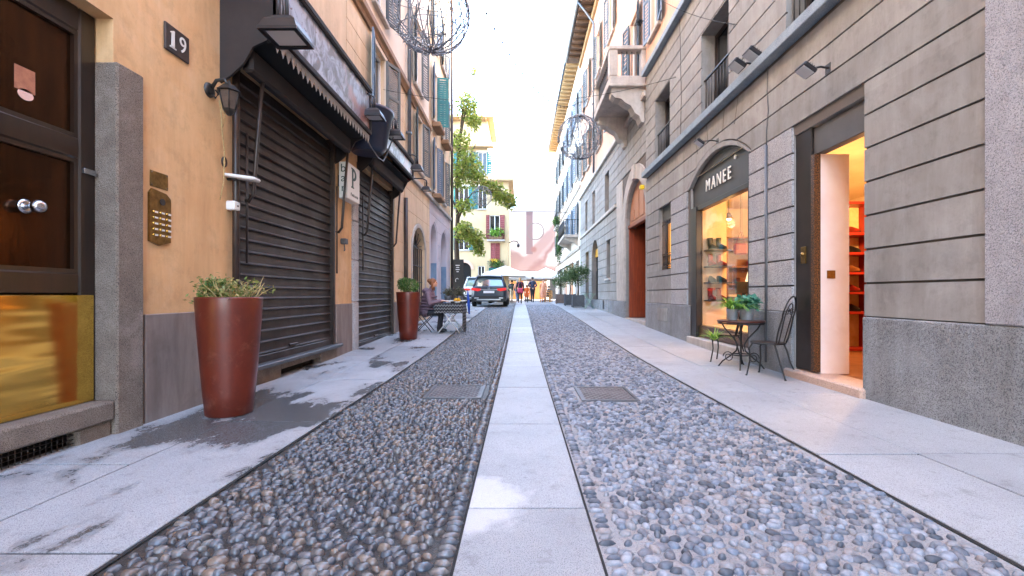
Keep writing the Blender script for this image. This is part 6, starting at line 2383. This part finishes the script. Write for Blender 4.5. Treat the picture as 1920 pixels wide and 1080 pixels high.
# second small table behind with two bushy pots
z2 = g(13.4)
t = thing('side_table', 'small white topped table with two bushy pots behind the seated person', 'table', (-1.95, 13.4, z2))
MB().bbox(-2.3, -1.6, 13.1, 13.7, z2 + .72, z2 + .75, .006).build('tabletop', 'frame_white', t)
for (a, b_) in ((-2.25, 13.15), (-1.65, 13.15), (-1.65, 13.65), (-2.25, 13.65)):
    MB().tube([(a, b_, z2), (a, b_, z2 + .72)], .016, 6).build('leg', 'grey_metal', t)
for i, xx in enumerate((-2.12, -1.78)):
    t = thing('bushy_pot', ('dusty bushy plant in a grey pot on the white table, nearer the wall', 'dusty bushy plant in a grey pot on the white table, nearer the car')[i], 'potted plant', (xx, 13.4, z2 + .75))
    MB().lathe([(.09, 0), (.12, .14), (.11, .14)], (xx, 13.4, z2 + .75), 18, cap1=False).build('pot', 'grey_metal', t)
    m = MB()
    blades(m, (xx, 13.4, z2 + .86), 150, .3, .95, .014)
    add_rnd(m.build('foliage', 'leaf_dull', t), 10)
    leaves('foliage', blob((xx, 13.4, z2 + 1.0), (.2, .2, .14), 260, .2), .07, 'leaf_dull', t, .4)
pm('blue_cloth', S(40, 84, 178), S(30, 66, 150), 8, rough=.7)
z3 = g(18.2)
o = MB()
o.tube([(-2.03, 18.2, z3), (-2.05, 18.2, z3 + .35), (-2.08, 18.2, z3 + .75), (-2.09, 18.2, z3 + .95)], [.03, .06, .045, .01], 9)
tag(o.build('folded_parasol', 'blue_cloth'), 'folded blue parasol standing on the pavement between the tables and the parked cars', 'parasol')
# dark menu board with white scribbles near the tree
pm('board_green', S(52, 48, 42), S(44, 40, 36), 5, rough=.6)
t = thing('menu_board', 'tall dark board with white chalk marks at the corner by the tree', 'sign', (-2.95, 21.4, g(21.4)))
MB().bbox(-3.2, -2.65, 21.4, 21.46, g(21.4), 2.75, .01).build('panel', 'board_green', t)
m = MB()
for k, (zz, ww) in enumerate(((2.45, .2), (2.35, .14), (2.25, .18), (2.15, .1))):
    m.box(-2.93 - ww / 2, -2.93 + ww / 2, 21.392, 21.398, zz, zz + .035)
m.tube([(-2.93 + .07 * math.cos(a) - .03, 21.394, 1.75 + .11 * math.sin(a)) for a in [PI * .2 + i * PI / 8 for i in range(9)]], .014, 5)
m.build('chalk_marks', 'white_plastic', t)
# ================================================================== cars
pm('paint_slate', S(44, 54, 70), S(38, 48, 64), 2, rough=.38, metal=.2, coat=.15)
pm('paint_white', S(214, 214, 212), rough=.25, coat=1)
pm('car_black', S(24, 24, 26), rough=.55)
pm('tyre_rubber', S(30, 29, 29), rough=.85)
pm('alloy', S(160, 162, 166), rough=.3, metal=.8)
pm('car_glass', S(120, 140, 150), rough=.06, metal=.5, spec=.9, coat=1)
pm('plate_white', S(224, 226, 228), rough=.4)
emis('tail_red', S(220, 26, 24), .03)


def car(x, y, label, paint, W=1.89, H=1.64, L=4.66):
    z = g(y + 1)
    t = thing('parked_car', label, 'car', (x, y, z), group='cars parked on the left')
    hw = W / 2
    # lower body: sections from rear (y=0) forward
    sec = [(0.0, .80, .34, 1.02, .74), (.06, .90, .30, 1.06, .80), (.35, .985, .26, 1.07, .86), (1.0, 1.0, .24, 1.06, .88), (2.4, 1.0, .24, 1.03, .88), (3.3, 1.0, .24, 1.0, .86), (3.6, .985, .26, .98, .82), (4.3, .93, .3, .88, .72), (4.58, .8, .36, .74, .6), (4.66, .66, .4, .66, .5)]
    vs, n = [], 12
    for (yy, k, zb, zt, kt) in sec:
        w_, w2 = hw * k, hw * kt
        half = [(w_ * .80, zb), (w_ * .97, zb + .10), (w_, zb + (zt - zb) * .42), (w_ * .985, zb + (zt - zb) * .72), (w2 + (w_ - w2) * .55, zt - .05), (w2 * .9, zt)]
        pts = half + [(-a, b) for a, b in half[::-1]]
        vs += [(a, yy, b) for a, b in pts]
    m = MB()
    m.add(vs, [(i * n + k, i * n + (k + 1) % n, (i + 1) * n + (k + 1) % n, (i + 1) * n + k) for i in range(len(sec) - 1) for k in range(n)], True)
    m.add([v for v in vs[:n]], [tuple(range(n))])
    m.add([v for v in vs[-n:]], [tuple(range(n))])
    body = m.build('body', paint, t, True)
    # cabin glass
    bw, tw_ = hw * .86, hw * .66
    zt, zr = 1.03, H - .04
    bs = [(-bw, .22), (bw, .22), (bw, 3.4), (-bw, 3.4)]
    ts = [(-tw_, .62), (tw_, .62), (tw_, 2.45), (-tw_, 2.45)]
    MB().add([(a, b, zt) for a, b in bs] + [(a, b, zr) for a, b in ts], [(0, 1, 5, 4), (1, 2, 6, 5), (2, 3, 7, 6), (3, 0, 4, 7)]).build('cabin_glass', 'car_glass', t, True)
    rf = MB()
    rs = [(.42, tw_ * .98, zr - .02), (.55, tw_ * 1.05, zr + .02), (1.4, tw_ * 1.06, zr + .045), (2.3, tw_ * 1.02, zr + .02), (2.5, tw_ * .96, zr - .02)]
    vs = []
    for yy, w_, zz in rs:
        vs += [(-w_, yy, zz - .03), (-w_ * .92, yy, zz), (0, yy, zz + .02), (w_ * .92, yy, zz), (w_, yy, zz - .03)]
    rf.add(vs, [(i * 5 + k, i * 5 + k + 1, (i + 1) * 5 + k + 1, (i + 1) * 5 + k) for i in range(4) for k in range(4)], True)
    rf.build('roof', paint, t, True)
    for sx in (-1, 1):
        for q0, q1, qr in (((bw * sx, .22, zt - .02), (tw_ * sx, .62, zr), .06), ((bw * sx, 3.4, zt - .02), (tw_ * sx, 2.45, zr), .035), ((bw * sx * .99, 1.9, zt), (tw_ * sx * 1.01, 1.85, zr), .025)):
            MB().tube([q0, q1], qr, 6).build('pillar', paint, t, True)
        MB().tube([(tw_ * sx * .98, .7, zr + .06), (tw_ * sx, 1.4, zr + .085), (tw_ * sx * .96, 2.3, zr + .05)], .016, 5).build('roof_rail', 'alloy', t, True)
        tl = MB()
        tl.prism([(sx * hw * .42, .93), (sx * hw * .93, .98), (sx * hw * .96, .86), (sx * hw * .62, .80), (sx * hw * .44, .85)], lambda a, b, d: (a, d + .0, b), -.02, .08)
        tl.build('tail_light', 'tail_red', t, True)
        mr = MB()
        mr.bbox(sx * hw * .98, sx * (hw * .98 + .2), 2.75, 2.95, 1.03, 1.2, .03)
        mr.build('wing_mirror', paint, t, True)
        for yy in (.88, 3.72):
            wh = MB()
            cx = sx * (hw - .12)
            wh.lathe([(.21, -.115), (.32, -.115), (.35, -.09), (.36, 0), (.35, .09), (.32, .115), (.21, .115)], (cx, yy, .355), 24, axis='x', cap0=False, cap1=False)
            ty = wh.build('tyre', 'tyre_rubber', t, True)
            rm = MB()
            rm.lathe([(.215, -.1), (.2, -.02), (.06, .0), (.05, .02), (.2, .02), (.215, .1)], (cx, yy, .355), 18, axis='x', cap0=False, cap1=False)
            rm.build('rim', 'alloy', ty, True)
    # rear furniture
    MB().bbox(-.28, .28, -.035, -.0, .70, .82, .004).build('number_plate', 'plate_white', t, True)
    MB().bbox(-.45, .45, -.03, .02, .865, .89, .006).build('chrome_strip', 'alloy', t, True)
    bp = MB()
    bp.prism([(-hw * .92, .28), (hw * .92, .28), (hw * .95, .5), (hw * .6, .56), (-hw * .6, .56), (-hw * .95, .5)], lambda a, b, d: (a, d, b), -.06, .25)
    bp.build('bumper', 'car_black', t, True)
    MB().bbox(-.62, .62, -.085, -.055, .33, .40, .01).build('skid_plate', 'alloy', t, True)
    for sx in (-1, 1):
        MB().bbox(sx * .52, sx * .74, -.09, -.06, .42, .48, .01).build('exhaust_trim', 'alloy', t, True)
    rg = MB()
    nrm = Vector((0, -(zr - zt), .4)).normalized()
    q = lambda u, v: (u, .22 + .4 * v - .012, zt + (zr - zt) * v + .008)
    for (a, b_) in (((-bw * .97, .03), (bw * .97, .03)), ((-tw_ * 1.02, .98), (tw_ * 1.02, .98))):
        rg.tube([q(*a), q(*b_)], .02, 5)
    rg.build('rear_window_trim', paint, t, True)
    MB().tube([q(0, .05), q(-.32, .22)], .01, 5).build('wiper', 'car_black', t, True)
    bd = MB()
    bd.tube([(.055 * math.cos(i * PI / 8), -.012, .965 + .055 * math.sin(i * PI / 8)) for i in range(16)], .006, 5, closed=True)
    for k in range(3):
        a = PI / 2 + k * 2 * PI / 3
        bd.tube([(0, -.012, .965), (.055 * math.cos(a), -.012, .965 + .055 * math.sin(a))], .005, 4)
    bd.build('badge', 'alloy', t, True)
    return t


car(-1.6, 23.4, 'slate blue estate car seen from behind, parked beside the cobbles', 'paint_slate')
car(-2.75, 28.8, 'white car parked ahead of the slate blue one, mostly hidden', 'paint_white', 1.86, 1.72)

# ================================================================== people in the street
pm('jacket_black', S(40, 36, 46), S(30, 28, 36), 8, rough=.7)
pm('coat_orange', S(226, 104, 34), S(206, 86, 26), 8, rough=.7)
pm('coat_peach', S(226, 158, 124), S(210, 140, 108), 8, rough=.7)
pm('vest_green', S(62, 74, 62), S(50, 60, 52), 8, rough=.7)
pm('jacket_navy', S(48, 52, 76), S(38, 42, 62), 8, rough=.7)
pm('trousers_beige', S(196, 178, 152), rough=.8)
pm('trousers_blue', S(70, 84, 108), rough=.8)
pm('bag_pink', S(206, 60, 92), S(186, 46, 78), 6, rough=.5)
pm('hair_dark', S(48, 38, 32), rough=.6)
pm('hair_grey', S(150, 144, 138), rough=.6)
pm('hair_blond', S(190, 150, 100), rough=.6)


def walker(x, y, h, rz, label, top, legs, hair, stride=.2, arms='swing', coat=0, bag=None, sit=False, longhair=False):
    """a standing or walking figure of height h, local +y forward"""
    z = g(y)
    t = thing('person', label, 'person', (x, y, z), rz)
    k = h / 1.75
    s = stride
    fat = 1.12
    J = lambda a, b, c: (a * k, b * k, c * k)
    hipz = .92 if not sit else .5
    hp = hipz
    caps = [(J(-.075, 0, hp), J(.075, 0, hp), .115 * k, .115 * k, 0 if coat else 1), (J(0, 0, hp + .03), J(0, .01, hp + .3), .125 * k, .14 * k, 0), (J(0, .01, hp + .28), J(0, 0, hp + .46), .145 * k, .12 * k, 0),
            (J(-.14, 0, hp + .49), J(.14, 0, hp + .49), .07 * k, .07 * k, 0), (J(0, 0, hp + .5), J(0, .02, hp + .62), .055 * k, .05 * k, 2)]
    for sx in (-1, 1):
        ph = s * sx
        if sit:
            kn, an = J(.1 * sx, .4, .5), J(.1 * sx, .36, .09)
        else:
            kn, an = J(.085 * sx, ph * .55 + .04, .49), J(.085 * sx, ph - (.06 if ph < 0 else 0), .09 + (.05 if ph < -.1 else 0))
        caps += [(J(.085 * sx, 0, hp - .04), kn, .088 * k, .062 * k, 1), (kn, an, .06 * k, .04 * k, 1), (an, (an[0], an[1] + .15 * k, an[2] - .05 * k), .042 * k, .034 * k, 3)]
        if coat:
            caps.append((J(.07 * sx, 0, hp - .02), J(.1 * sx, ph * .3, hp - coat), .125 * k, .12 * k, 0))
        if arms == 'back':
            el, wr = J(.27 * sx, -.1, hp + .24), J(.07 * sx, -.17, hp + .1)
        elif arms == 'front':
            el, wr = J(.26 * sx, .03, hp + .22), J(.14 * sx, .26, hp + .22)
        else:
            el, wr = J(.24 * sx, -ph * .35 - .02, hp + .22), J(.25 * sx, -ph * .9 + .04, hp - .02)
        caps += [(J(.19 * sx, 0, hp + .47), el, .06 * k, .05 * k, 0), (el, wr, .047 * k, .036 * k, 0)]
        f = (Vector(wr) - Vector(el)).normalized()
        caps += hand_caps(Vector(wr) + f * .02, f, (0, 1, 0) if abs(f.z) > .6 else (0, 0, 1), (sx, 0, 0) if abs(f.x) < .7 else (0, 1, 0), 2)
    hc = hp + .72
    balls = [(J(0, .03, hc), (.076 * k, .09 * k, .115 * k), 2), (J(0, .125, hc - .015), (.013 * k, .018 * k, .02 * k), 2), (J(-.078, .02, hc - .01), (.012 * k, .02 * k, .03 * k), 2), (J(.078, .02, hc - .01), (.012 * k, .02 * k, .03 * k), 2)]
    caps = [(a, b, ra * (fat if ra > .03 else 1), rb * (fat if ra > .03 else 1), mi) for a, b, ra, rb, mi in caps]
    figure('body', caps, balls, .02, [top, legs, 'skin', 'boot_dark'], t, 3)
    hb = MB()
    hb.ball(J(0, .005, hc + .03), (.09 * k, .1 * k, .105 * k), 12, 8)
    if longhair:
        hb.ball(J(0, -.045, hc - .09), (.085 * k, .06 * k, .13 * k), 12, 8)
    hb.build('hair', hair, t, True)
    for sx in (-1, 1):
        MB().ball(J(.03 * sx, .113, hc + .01), .011 * k, 6, 5).build('eye', 'boot_dark', t, True)
    if bag:
        b = thing('handbag', 'large pink bag carried behind the back of the woman in black', 'bag', (x + .02, y - .18, z + .72 * k))
        m = MB()
        m.bbox(-.17, .17, -.07, .05, 0, .32, .05)
        m.build('pouch', bag, b, True)
        MB().tube([(-.13, 0, .3), (-.11, .06, .55), (.0, .12, .8), (.11, .06, .55), (.13, 0, .3)], .012, 6).build('strap', bag, b, True)
    return t


walker(.0, 28.8, 1.64, 0, 'person in black walking away with a large pink bag', 'jacket_black', 'trousers_dark', 'hair_blond', .18, 'swing', .12, 'bag_pink', longhair=True)
walker(.46, 31.4, 1.22, 0, 'small person in a bright orange coat ahead of the pink bag', 'coat_orange', 'trousers_dark', 'hair_dark', .12, coat=.25)
walker(.88, 32.0, 1.8, .1, 'tall person in navy with hands clasped behind the back', 'jacket_navy', 'trousers_dark', 'hair_dark', .2, 'back')
walker(1.68, 32.8, 1.68, PI, 'person in a long peach coat walking towards the camera', 'coat_peach', 'coat_peach', 'hair_dark', .22, coat=.42, longhair=True)
walker(-.68, 38.5, 1.76, .3, 'person in a dark green vest and beige trousers near the cafe parasols', 'vest_green', 'trousers_beige', 'hair_dark', .12)
walker(-.22, 36.2, 1.7, .2, 'person in blue trousers half hidden behind the woman with the pink bag', 'coat_peach', 'trousers_blue', 'hair_grey', .2)
walker(-1.1, 41.0, 1.72, PI, 'person in dark clothes standing farthest back under the left parasol', 'jacket_black', 'trousers_dark', 'hair_dark', .05, 'front')
walker(2.28, 36.0, 1.65, PI * .6, 'person sitting in dark clothes at the wooden cafe table', 'jacket_black', 'trousers_dark', 'hair_dark', 0, 'front', sit=True)
pm('chair_wood', S(206, 150, 84), S(186, 130, 66), 5, rough=.5)


def cafe_chair(x, y, rz, label):
    z = g(y)
    t = thing('wooden_chair', label, 'chair', (x, y, z), rz, 'wooden chairs at the cafe')
    MB().bbox(-.21, .21, -.21, .21, .42, .45, .01).build('seat', 'chair_wood', t, True)
    for sx in (-1, 1):
        MB().bbox(.17 * sx, .21 * sx, .17, .21, 0, .42, .004).build('leg', 'chair_wood', t, True)
        MB().bbox(.17 * sx, .21 * sx, -.21, -.17, 0, .88, .004).build('leg', 'chair_wood', t, True)
    for zz in (.55, .68, .81):
        MB().bbox(-.17, .17, -.2, -.18, zz, zz + .06, .004).build('back_slat', 'chair_wood', t, True)


cafe_chair(2.05, 33.6, .2, 'light wooden chair nearest the olive planters')
cafe_chair(2.28, 35.95, PI * .6, 'light wooden chair under the sitting cafe guest')
ct = thing('cafe_table', 'light wooden cafe table behind the wooden chair', 'table', (1.95, 34.8, g(34)))
z = g(34)
MB().bbox(1.5, 2.3, 34.4, 35.2, z + .7, z + .74, .01).build('tabletop', 'chair_wood', ct)
for a in (1.55, 2.25):
    for b_ in (34.45, 35.15):
        MB().box(a - .025, a + .025, b_ - .025, b_ + .025, z, z + .7).build('leg', 'chair_wood', ct)

# ================================================================== cafe parasols
pm('canvas_white', S(232, 226, 216), S(222, 214, 202), 3, rough=.8)


def parasol(x, y, w, zr, za, label):
    z = g(y)
    t = thing('parasol', label, 'parasol', (x, y, z), group='white cafe parasols')
    MB().tube([(x, y, z), (x, y, za)], .035, 8).build('pole', 'chair_wood', t)
    MB().bbox(x - .35, x + .35, y - .35, y + .35, z, z + .1, .02).build('base', 'grey_metal', t)
    c4 = [(-1, -1), (1, -1), (1, 1), (-1, 1)]
    m = MB()
    vs = [(x, y, za)]
    for (a, b_), (c_, d_) in zip(c4, c4[1:] + c4[:1]):
        vs += [(x + a * w, y + b_ * w, zr), (x + (a + c_) / 2 * w * .97, y + (b_ + d_) / 2 * w * .97, zr + .05)]
    m.add(vs, [(0, 1 + i, 1 + (i + 1) % 8) for i in range(8)])
    m.build('canopy', 'canvas_white', t)
    v = MB()
    ring = vs[1:]
    v.add(ring + [(a, b_, c_ - .2) for a, b_, c_ in ring], [(i, (i + 1) % 8, 8 + (i + 1) % 8, 8 + i) for i in range(8)])
    v.build('valance', 'canvas_white', t)
    for a, b_ in c4:
        MB().tube([(x, y, za - .06), (x + a * w * .98, y + b_ * w * .98, zr - .03)], .018, 5).build('rib', 'chair_wood', t)
    return t


parasol(-1.25, 38.0, 1.75, 2.75, 3.5, 'white parasol at the left of the cafe, above the parked cars')
parasol(.75, 43.5, 1.9, 2.6, 3.3, 'white parasol in the middle of the cafe, behind the walkers')
parasol(2.3, 40.5, 1.7, 2.6, 3.5, 'white parasol at the right of the cafe, by the cream building')

# ================================================================== far left house closing the view
FF = Front(40.0)
f1 = thing('balcony_house', 'pale yellow house facing the street with red shutters and planted balconies', 'building', (-4, 42, 0))
opsA = [(-5.4, -4.5, zz, zz + 2, 0) for zz in (5.0, 8.6, 11.6)] + [(a_, a_ + .9, zz, zz + 2, 0) for a_ in (-8.2, -11.2, -14.2, -17.2, -20.2) for zz in (1.6, 5.0, 8.6, 11.6)] + [(-3.7, -2.9, zz, zz + 2, 0) for zz in (8.6, 11.6)] + [(-5.5, -4.3, .3, 3.9, .6), (-3.7, -3.1, 1.5, 3.6, 0)]
w = MB()
wall(w, FF, -26, -2.85, -.3, 16.4, [o for o in opsA if o[1] < -2.85], .25)  # left stretch added out of view so the shop glass mirrors wall, not sky
w.build('wall', 'yellow_plaster', f1)
for o in opsA:
    if o[1] >= -2.85 or o[2] < 1.6:
        continue
    window(FF, f1, *o[:4], surround='white_plaster')
    for hy, wd in ((o[0], -.42), (o[1], .42)):
        shutter(FF, f1, hy, wd, o[2], o[3], R(10), 'shutter_green', 10)
m = MB()
FF.box(m, -5.5, -4.3, .3, 3.9, -.25, -.2)
m.build('arched_doorway', 'dark_void', f1)
di, do_ = arc(-5.5, -4.3, 3.3, .6, 9), arc(-5.75, -4.05, 3.3, .85, 9)
for k in range(9):
    MB().prism([di[k], di[k + 1], do_[k + 1], do_[k]], FF.p, 0, .08).build('arch_stone', 'peach_plaster', f1)
window(FF, f1, -3.7, -3.1, 1.5, 3.6, rec=.15)
MB().box(-26, -2.3, 39.2, 46, 16.4, 16.6).build('roof', 'eave_paint', f1)
MB().box(-26, -2.3, 39.3, 40, 13.9, 14.05).build('lower_eave', 'eave_paint', f1)
for k in range(9):
    MB().bbox(-9 + .75 * k, -8.88 + .75 * k, 39.3, 40.0, 16.25, 16.4, .01).build('rafter', 'eave_paint', f1)
w = MB()
w.add([(-2.85, 40, -.3), (-2.85, 46, -.3), (-2.85, 46, 16.4), (-2.85, 40, 16.4)], [(0, 1, 2, 3)])
w.add([(-26, 40, -.3), (-26, 46, -.3), (-26, 46, 16.4), (-26, 40, 16.4)], [(0, 1, 2, 3)])
w.add([(-26, 46, -.3), (-2.85, 46, -.3), (-2.85, 46, 16.4), (-26, 46, 16.4)], [(0, 1, 2, 3)])
w.build('side_wall', 'yellow_plaster', f1)
# lower wing with the planted balconies
FW = Front(39.6)
f2 = thing('balcony_wing', 'low yellow wing with red shutters and flower balconies beside the parasols', 'building', (-2, 41, 0))
opsB = [(-2.65, -1.75, 5.9, 8.0, 0), (-2.55, -1.75, 3.3, 5.55, 0)]
w = MB()
wall(w, FW, -2.9, -1.0, -.3, 10.9, opsB, .25)
w.add([(-1.0, 39.6, -.3), (-1.0, 47, -.3), (-1.0, 47, 10.9), (-1.0, 39.6, 10.9)], [(0, 1, 2, 3)])
w.build('wall', 'yellow_plaster', f2)
MB().box(-2.95, -.55, 39.1, 47, 10.9, 11.05).build('roof', 'eave_paint', f2)
for i, o in enumerate(opsB):
    window(FW, f2, *o[:4], sill=False)
    for hy, wd in ((o[0], -.3), (o[1], .42)) if i == 0 else ((o[0], .4), (o[1], -.4)):
        shutter(FW, f2, hy, wd, o[2], o[3], R(8), 'shutter_red', 12)
for i, (za, d) in enumerate(((5.7, .5), (3.0, .55))):
    b_ = MB()
    FW.bbox(b_, -2.85, -1.3, za, za + .12, 0, d, .02)
    bb = b_.build('balcony', 'pale_stone', f2)
    for k in range(12):
        MB().tube([FW.p(-2.8 + .13 * k, za + .12, d - .04), FW.p(-2.8 + .13 * k, za + .95, d - .04)], .012, 4).build('baluster', 'black_iron', bb)
    MB().tube([FW.p(-2.82, za + .95, d - .04), FW.p(-1.33, za + .95, d - .04)], .018, 5).build('handrail', 'black_iron', bb)
    t = thing('balcony_flowers', ('leafy green plants on the upper balcony of the yellow wing', 'orange flowers and greenery on the lower balcony of the yellow wing')[i], 'plants', (-2.1, 39.1, za))
    MB().bbox(-2.7, -1.5, 39.6 - d + .08, 39.6 - d + .3, za + .13, za + .4, .02).build('trough', 'shutter_green' if i else 'trim_brown', t)
    leaves('foliage', blob((-2.05, 39.6 - d + .15, za + .75), (.75, .3, .45), 520, .1), .15, 'leaf_fresh' if i == 0 else 'leaf_box', t, .6)
    if i:
        leaves('flowers', blob((-2.2, 39.6 - d + .1, za + 1.0), (.45, .22, .15), 140, .1), .12, 'petal_yellow', t, .8)
t = thing('street_lamp', 'small curled bracket lamp on the corner of the yellow wing', 'lamp', (-1.0, 39.6, 5.6))
MB().tube([(-1.0, 39.55, 5.55), (-.6, 39.55, 5.75), (-.25, 39.55, 5.7), (-.15, 39.55, 5.5)], .045, 6).build('arm', 'black_iron', t)
MB().lathe([(.02, .25), (.12, .12), (.14, .1), (.1, -.1), (.06, -.12)], (-.15, 39.55, 5.3), 8).build('lantern', 'black_iron', t)

# ================================================================== the building with the giant printed banner
f3 = thing('banner_building', 'white building across the far end of the street behind the banner', 'building', (2, 60, 0))
MB().box(-14, 26, 58, 70, -.3, 12.0).build('wall', 'white_plaster', f3)
for k in range(6):
    MB().bbox(-4 + 2.6 * k, -2.2 + 2.6 * k, 57.9, 58, .5, 3.1, .02).build('shop_window', 'shop_glow' if k in (1, 2, 4) else 'window_dark', f3)


def banner_mat():
    m, nt, p, pos = base_mat('banner_print')
    sx = nt.nodes.new('ShaderNodeSeparateXYZ')
    wob = nt.nodes.new('ShaderNodeVectorMath'); wob.operation = 'MULTIPLY_ADD'
    nn = nt.nodes.new('ShaderNodeTexNoise'); nn.inputs['Scale'].default_value = .5
    nt.links.new(pos, nn.inputs['Vector'])
    nt.links.new(nn.outputs['Color'], wob.inputs[0]); wob.inputs[1].default_value = (1.6, 0, 1.6); nt.links.new(pos, wob.inputs[2])
    nt.links.new(wob.outputs[0], sx.inputs[0])
    sp = nt.nodes.new('ShaderNodeSeparateXYZ'); nt.links.new(pos, sp.inputs[0])
    X, Z = sp.outputs[0], sp.outputs[2]
    WX, WZ = sx.outputs[0], sx.outputs[2]

    def mth(op, a, b):
        n = nt.nodes.new('ShaderNodeMath'); n.operation = op
        for s_, v in zip(n.inputs, (a, b)):
            if hasattr(v, 'is_linked'):
                nt.links.new(v, s_)
            else:
                s_.default_value = v
        return n.outputs[0]
    def soft(v, thr, w):
        n = nt.nodes.new('ShaderNodeMapRange')
        n.interpolation_type = 'SMOOTHSTEP'
        n.inputs[1].default_value, n.inputs[2].default_value = thr - w, thr + w
        n.inputs[3].default_value, n.inputs[4].default_value = 1, 0
        nt.links.new(v, n.inputs[0])
        return n.outputs[0]
    c = mixc(nt, ramp(nt, noise(nt, pos, .35, 3), .4, .6), S(133, 128, 127), S(127, 118, 117))
    low = soft(mth('ADD', WZ, mth('MULTIPLY', WX, .35)), 7.4, .5)
    c = mixc(nt, low, c, S(94, 73, 70))
    arm = soft(mth('ABSOLUTE', mth('SUBTRACT', WZ, mth('ADD', mth('MULTIPLY', WX, 1.3), 3.6)), 0), 1.2, .6)
    c = mixc(nt, arm, c, S(99, 80, 78))
    sh = soft(mth('ABSOLUTE', mth('SUBTRACT', WZ, mth('ADD', mth('MULTIPLY', WX, 1.3), 1.7)), 0), .6, .6)
    c = mixc(nt, sh, c, S(87, 62, 61))
    bar = mth('MULTIPLY', mth('LESS_THAN', mth('ABSOLUTE', mth('SUBTRACT', X, 1.2), 0), .42), mth('GREATER_THAN', Z, 6.2))
    c = mixc(nt, bar, c, S(78, 61, 64))
    dst = nt.nodes.new('ShaderNodeVectorMath'); dst.operation = 'DISTANCE'
    nt.links.new(pos, dst.inputs[0]); dst.inputs[1].default_value = (1.95, 57.7, 9.1)
    ring = mth('LESS_THAN', mth('ABSOLUTE', mth('SUBTRACT', dst.outputs['Value'], 1.05), 0), .07)
    c = mixc(nt, ring, c, S(73, 65, 66))
    d2 = nt.nodes.new('ShaderNodeVectorMath'); d2.operation = 'DISTANCE'
    nt.links.new(pos, d2.inputs[0]); d2.inputs[1].default_value = (1.75, 57.7, 6.8)
    c = mixc(nt, soft(d2.outputs['Value'], .35, .2), c, S(89, 57, 53))
    nt.links.new(c, p.inputs['Base Color'])
    p.inputs['Roughness'].default_value = .7


banner_mat()
bn = thing('printed_banner', 'giant pink and white printed banner stretched across the far facade', 'banner', (2, 57.7, 4))
MB().box(-2.6, 7.2, 57.7, 57.76, 3.9, 11.6).build('print', 'banner_print', bn)
fr = MB()
for (a, b_, c_, d_) in ((-2.7, -2.6, 3.8, 11.7), (7.2, 7.3, 3.8, 11.7), (-2.6, 7.2, 3.8, 3.9), (-2.6, 7.2, 11.6, 11.7)):
    fr.box(a, b_, 57.66, 57.8, c_, d_)
fr.build('frame', 'grey_metal', bn)
aw = MB()
aw.prism([(0, 4.0), (2.2, 3.2), (2.2, 2.9), (2.15, 2.9), (2.15, 3.15), (0, 3.9)], lambda d, z_, s_: (s_, 57.6 - d, z_), -4, 7.5)
tag(aw.build('cafe_awning', 'canvas_white'), 'long cream awning under the giant banner', 'awning')
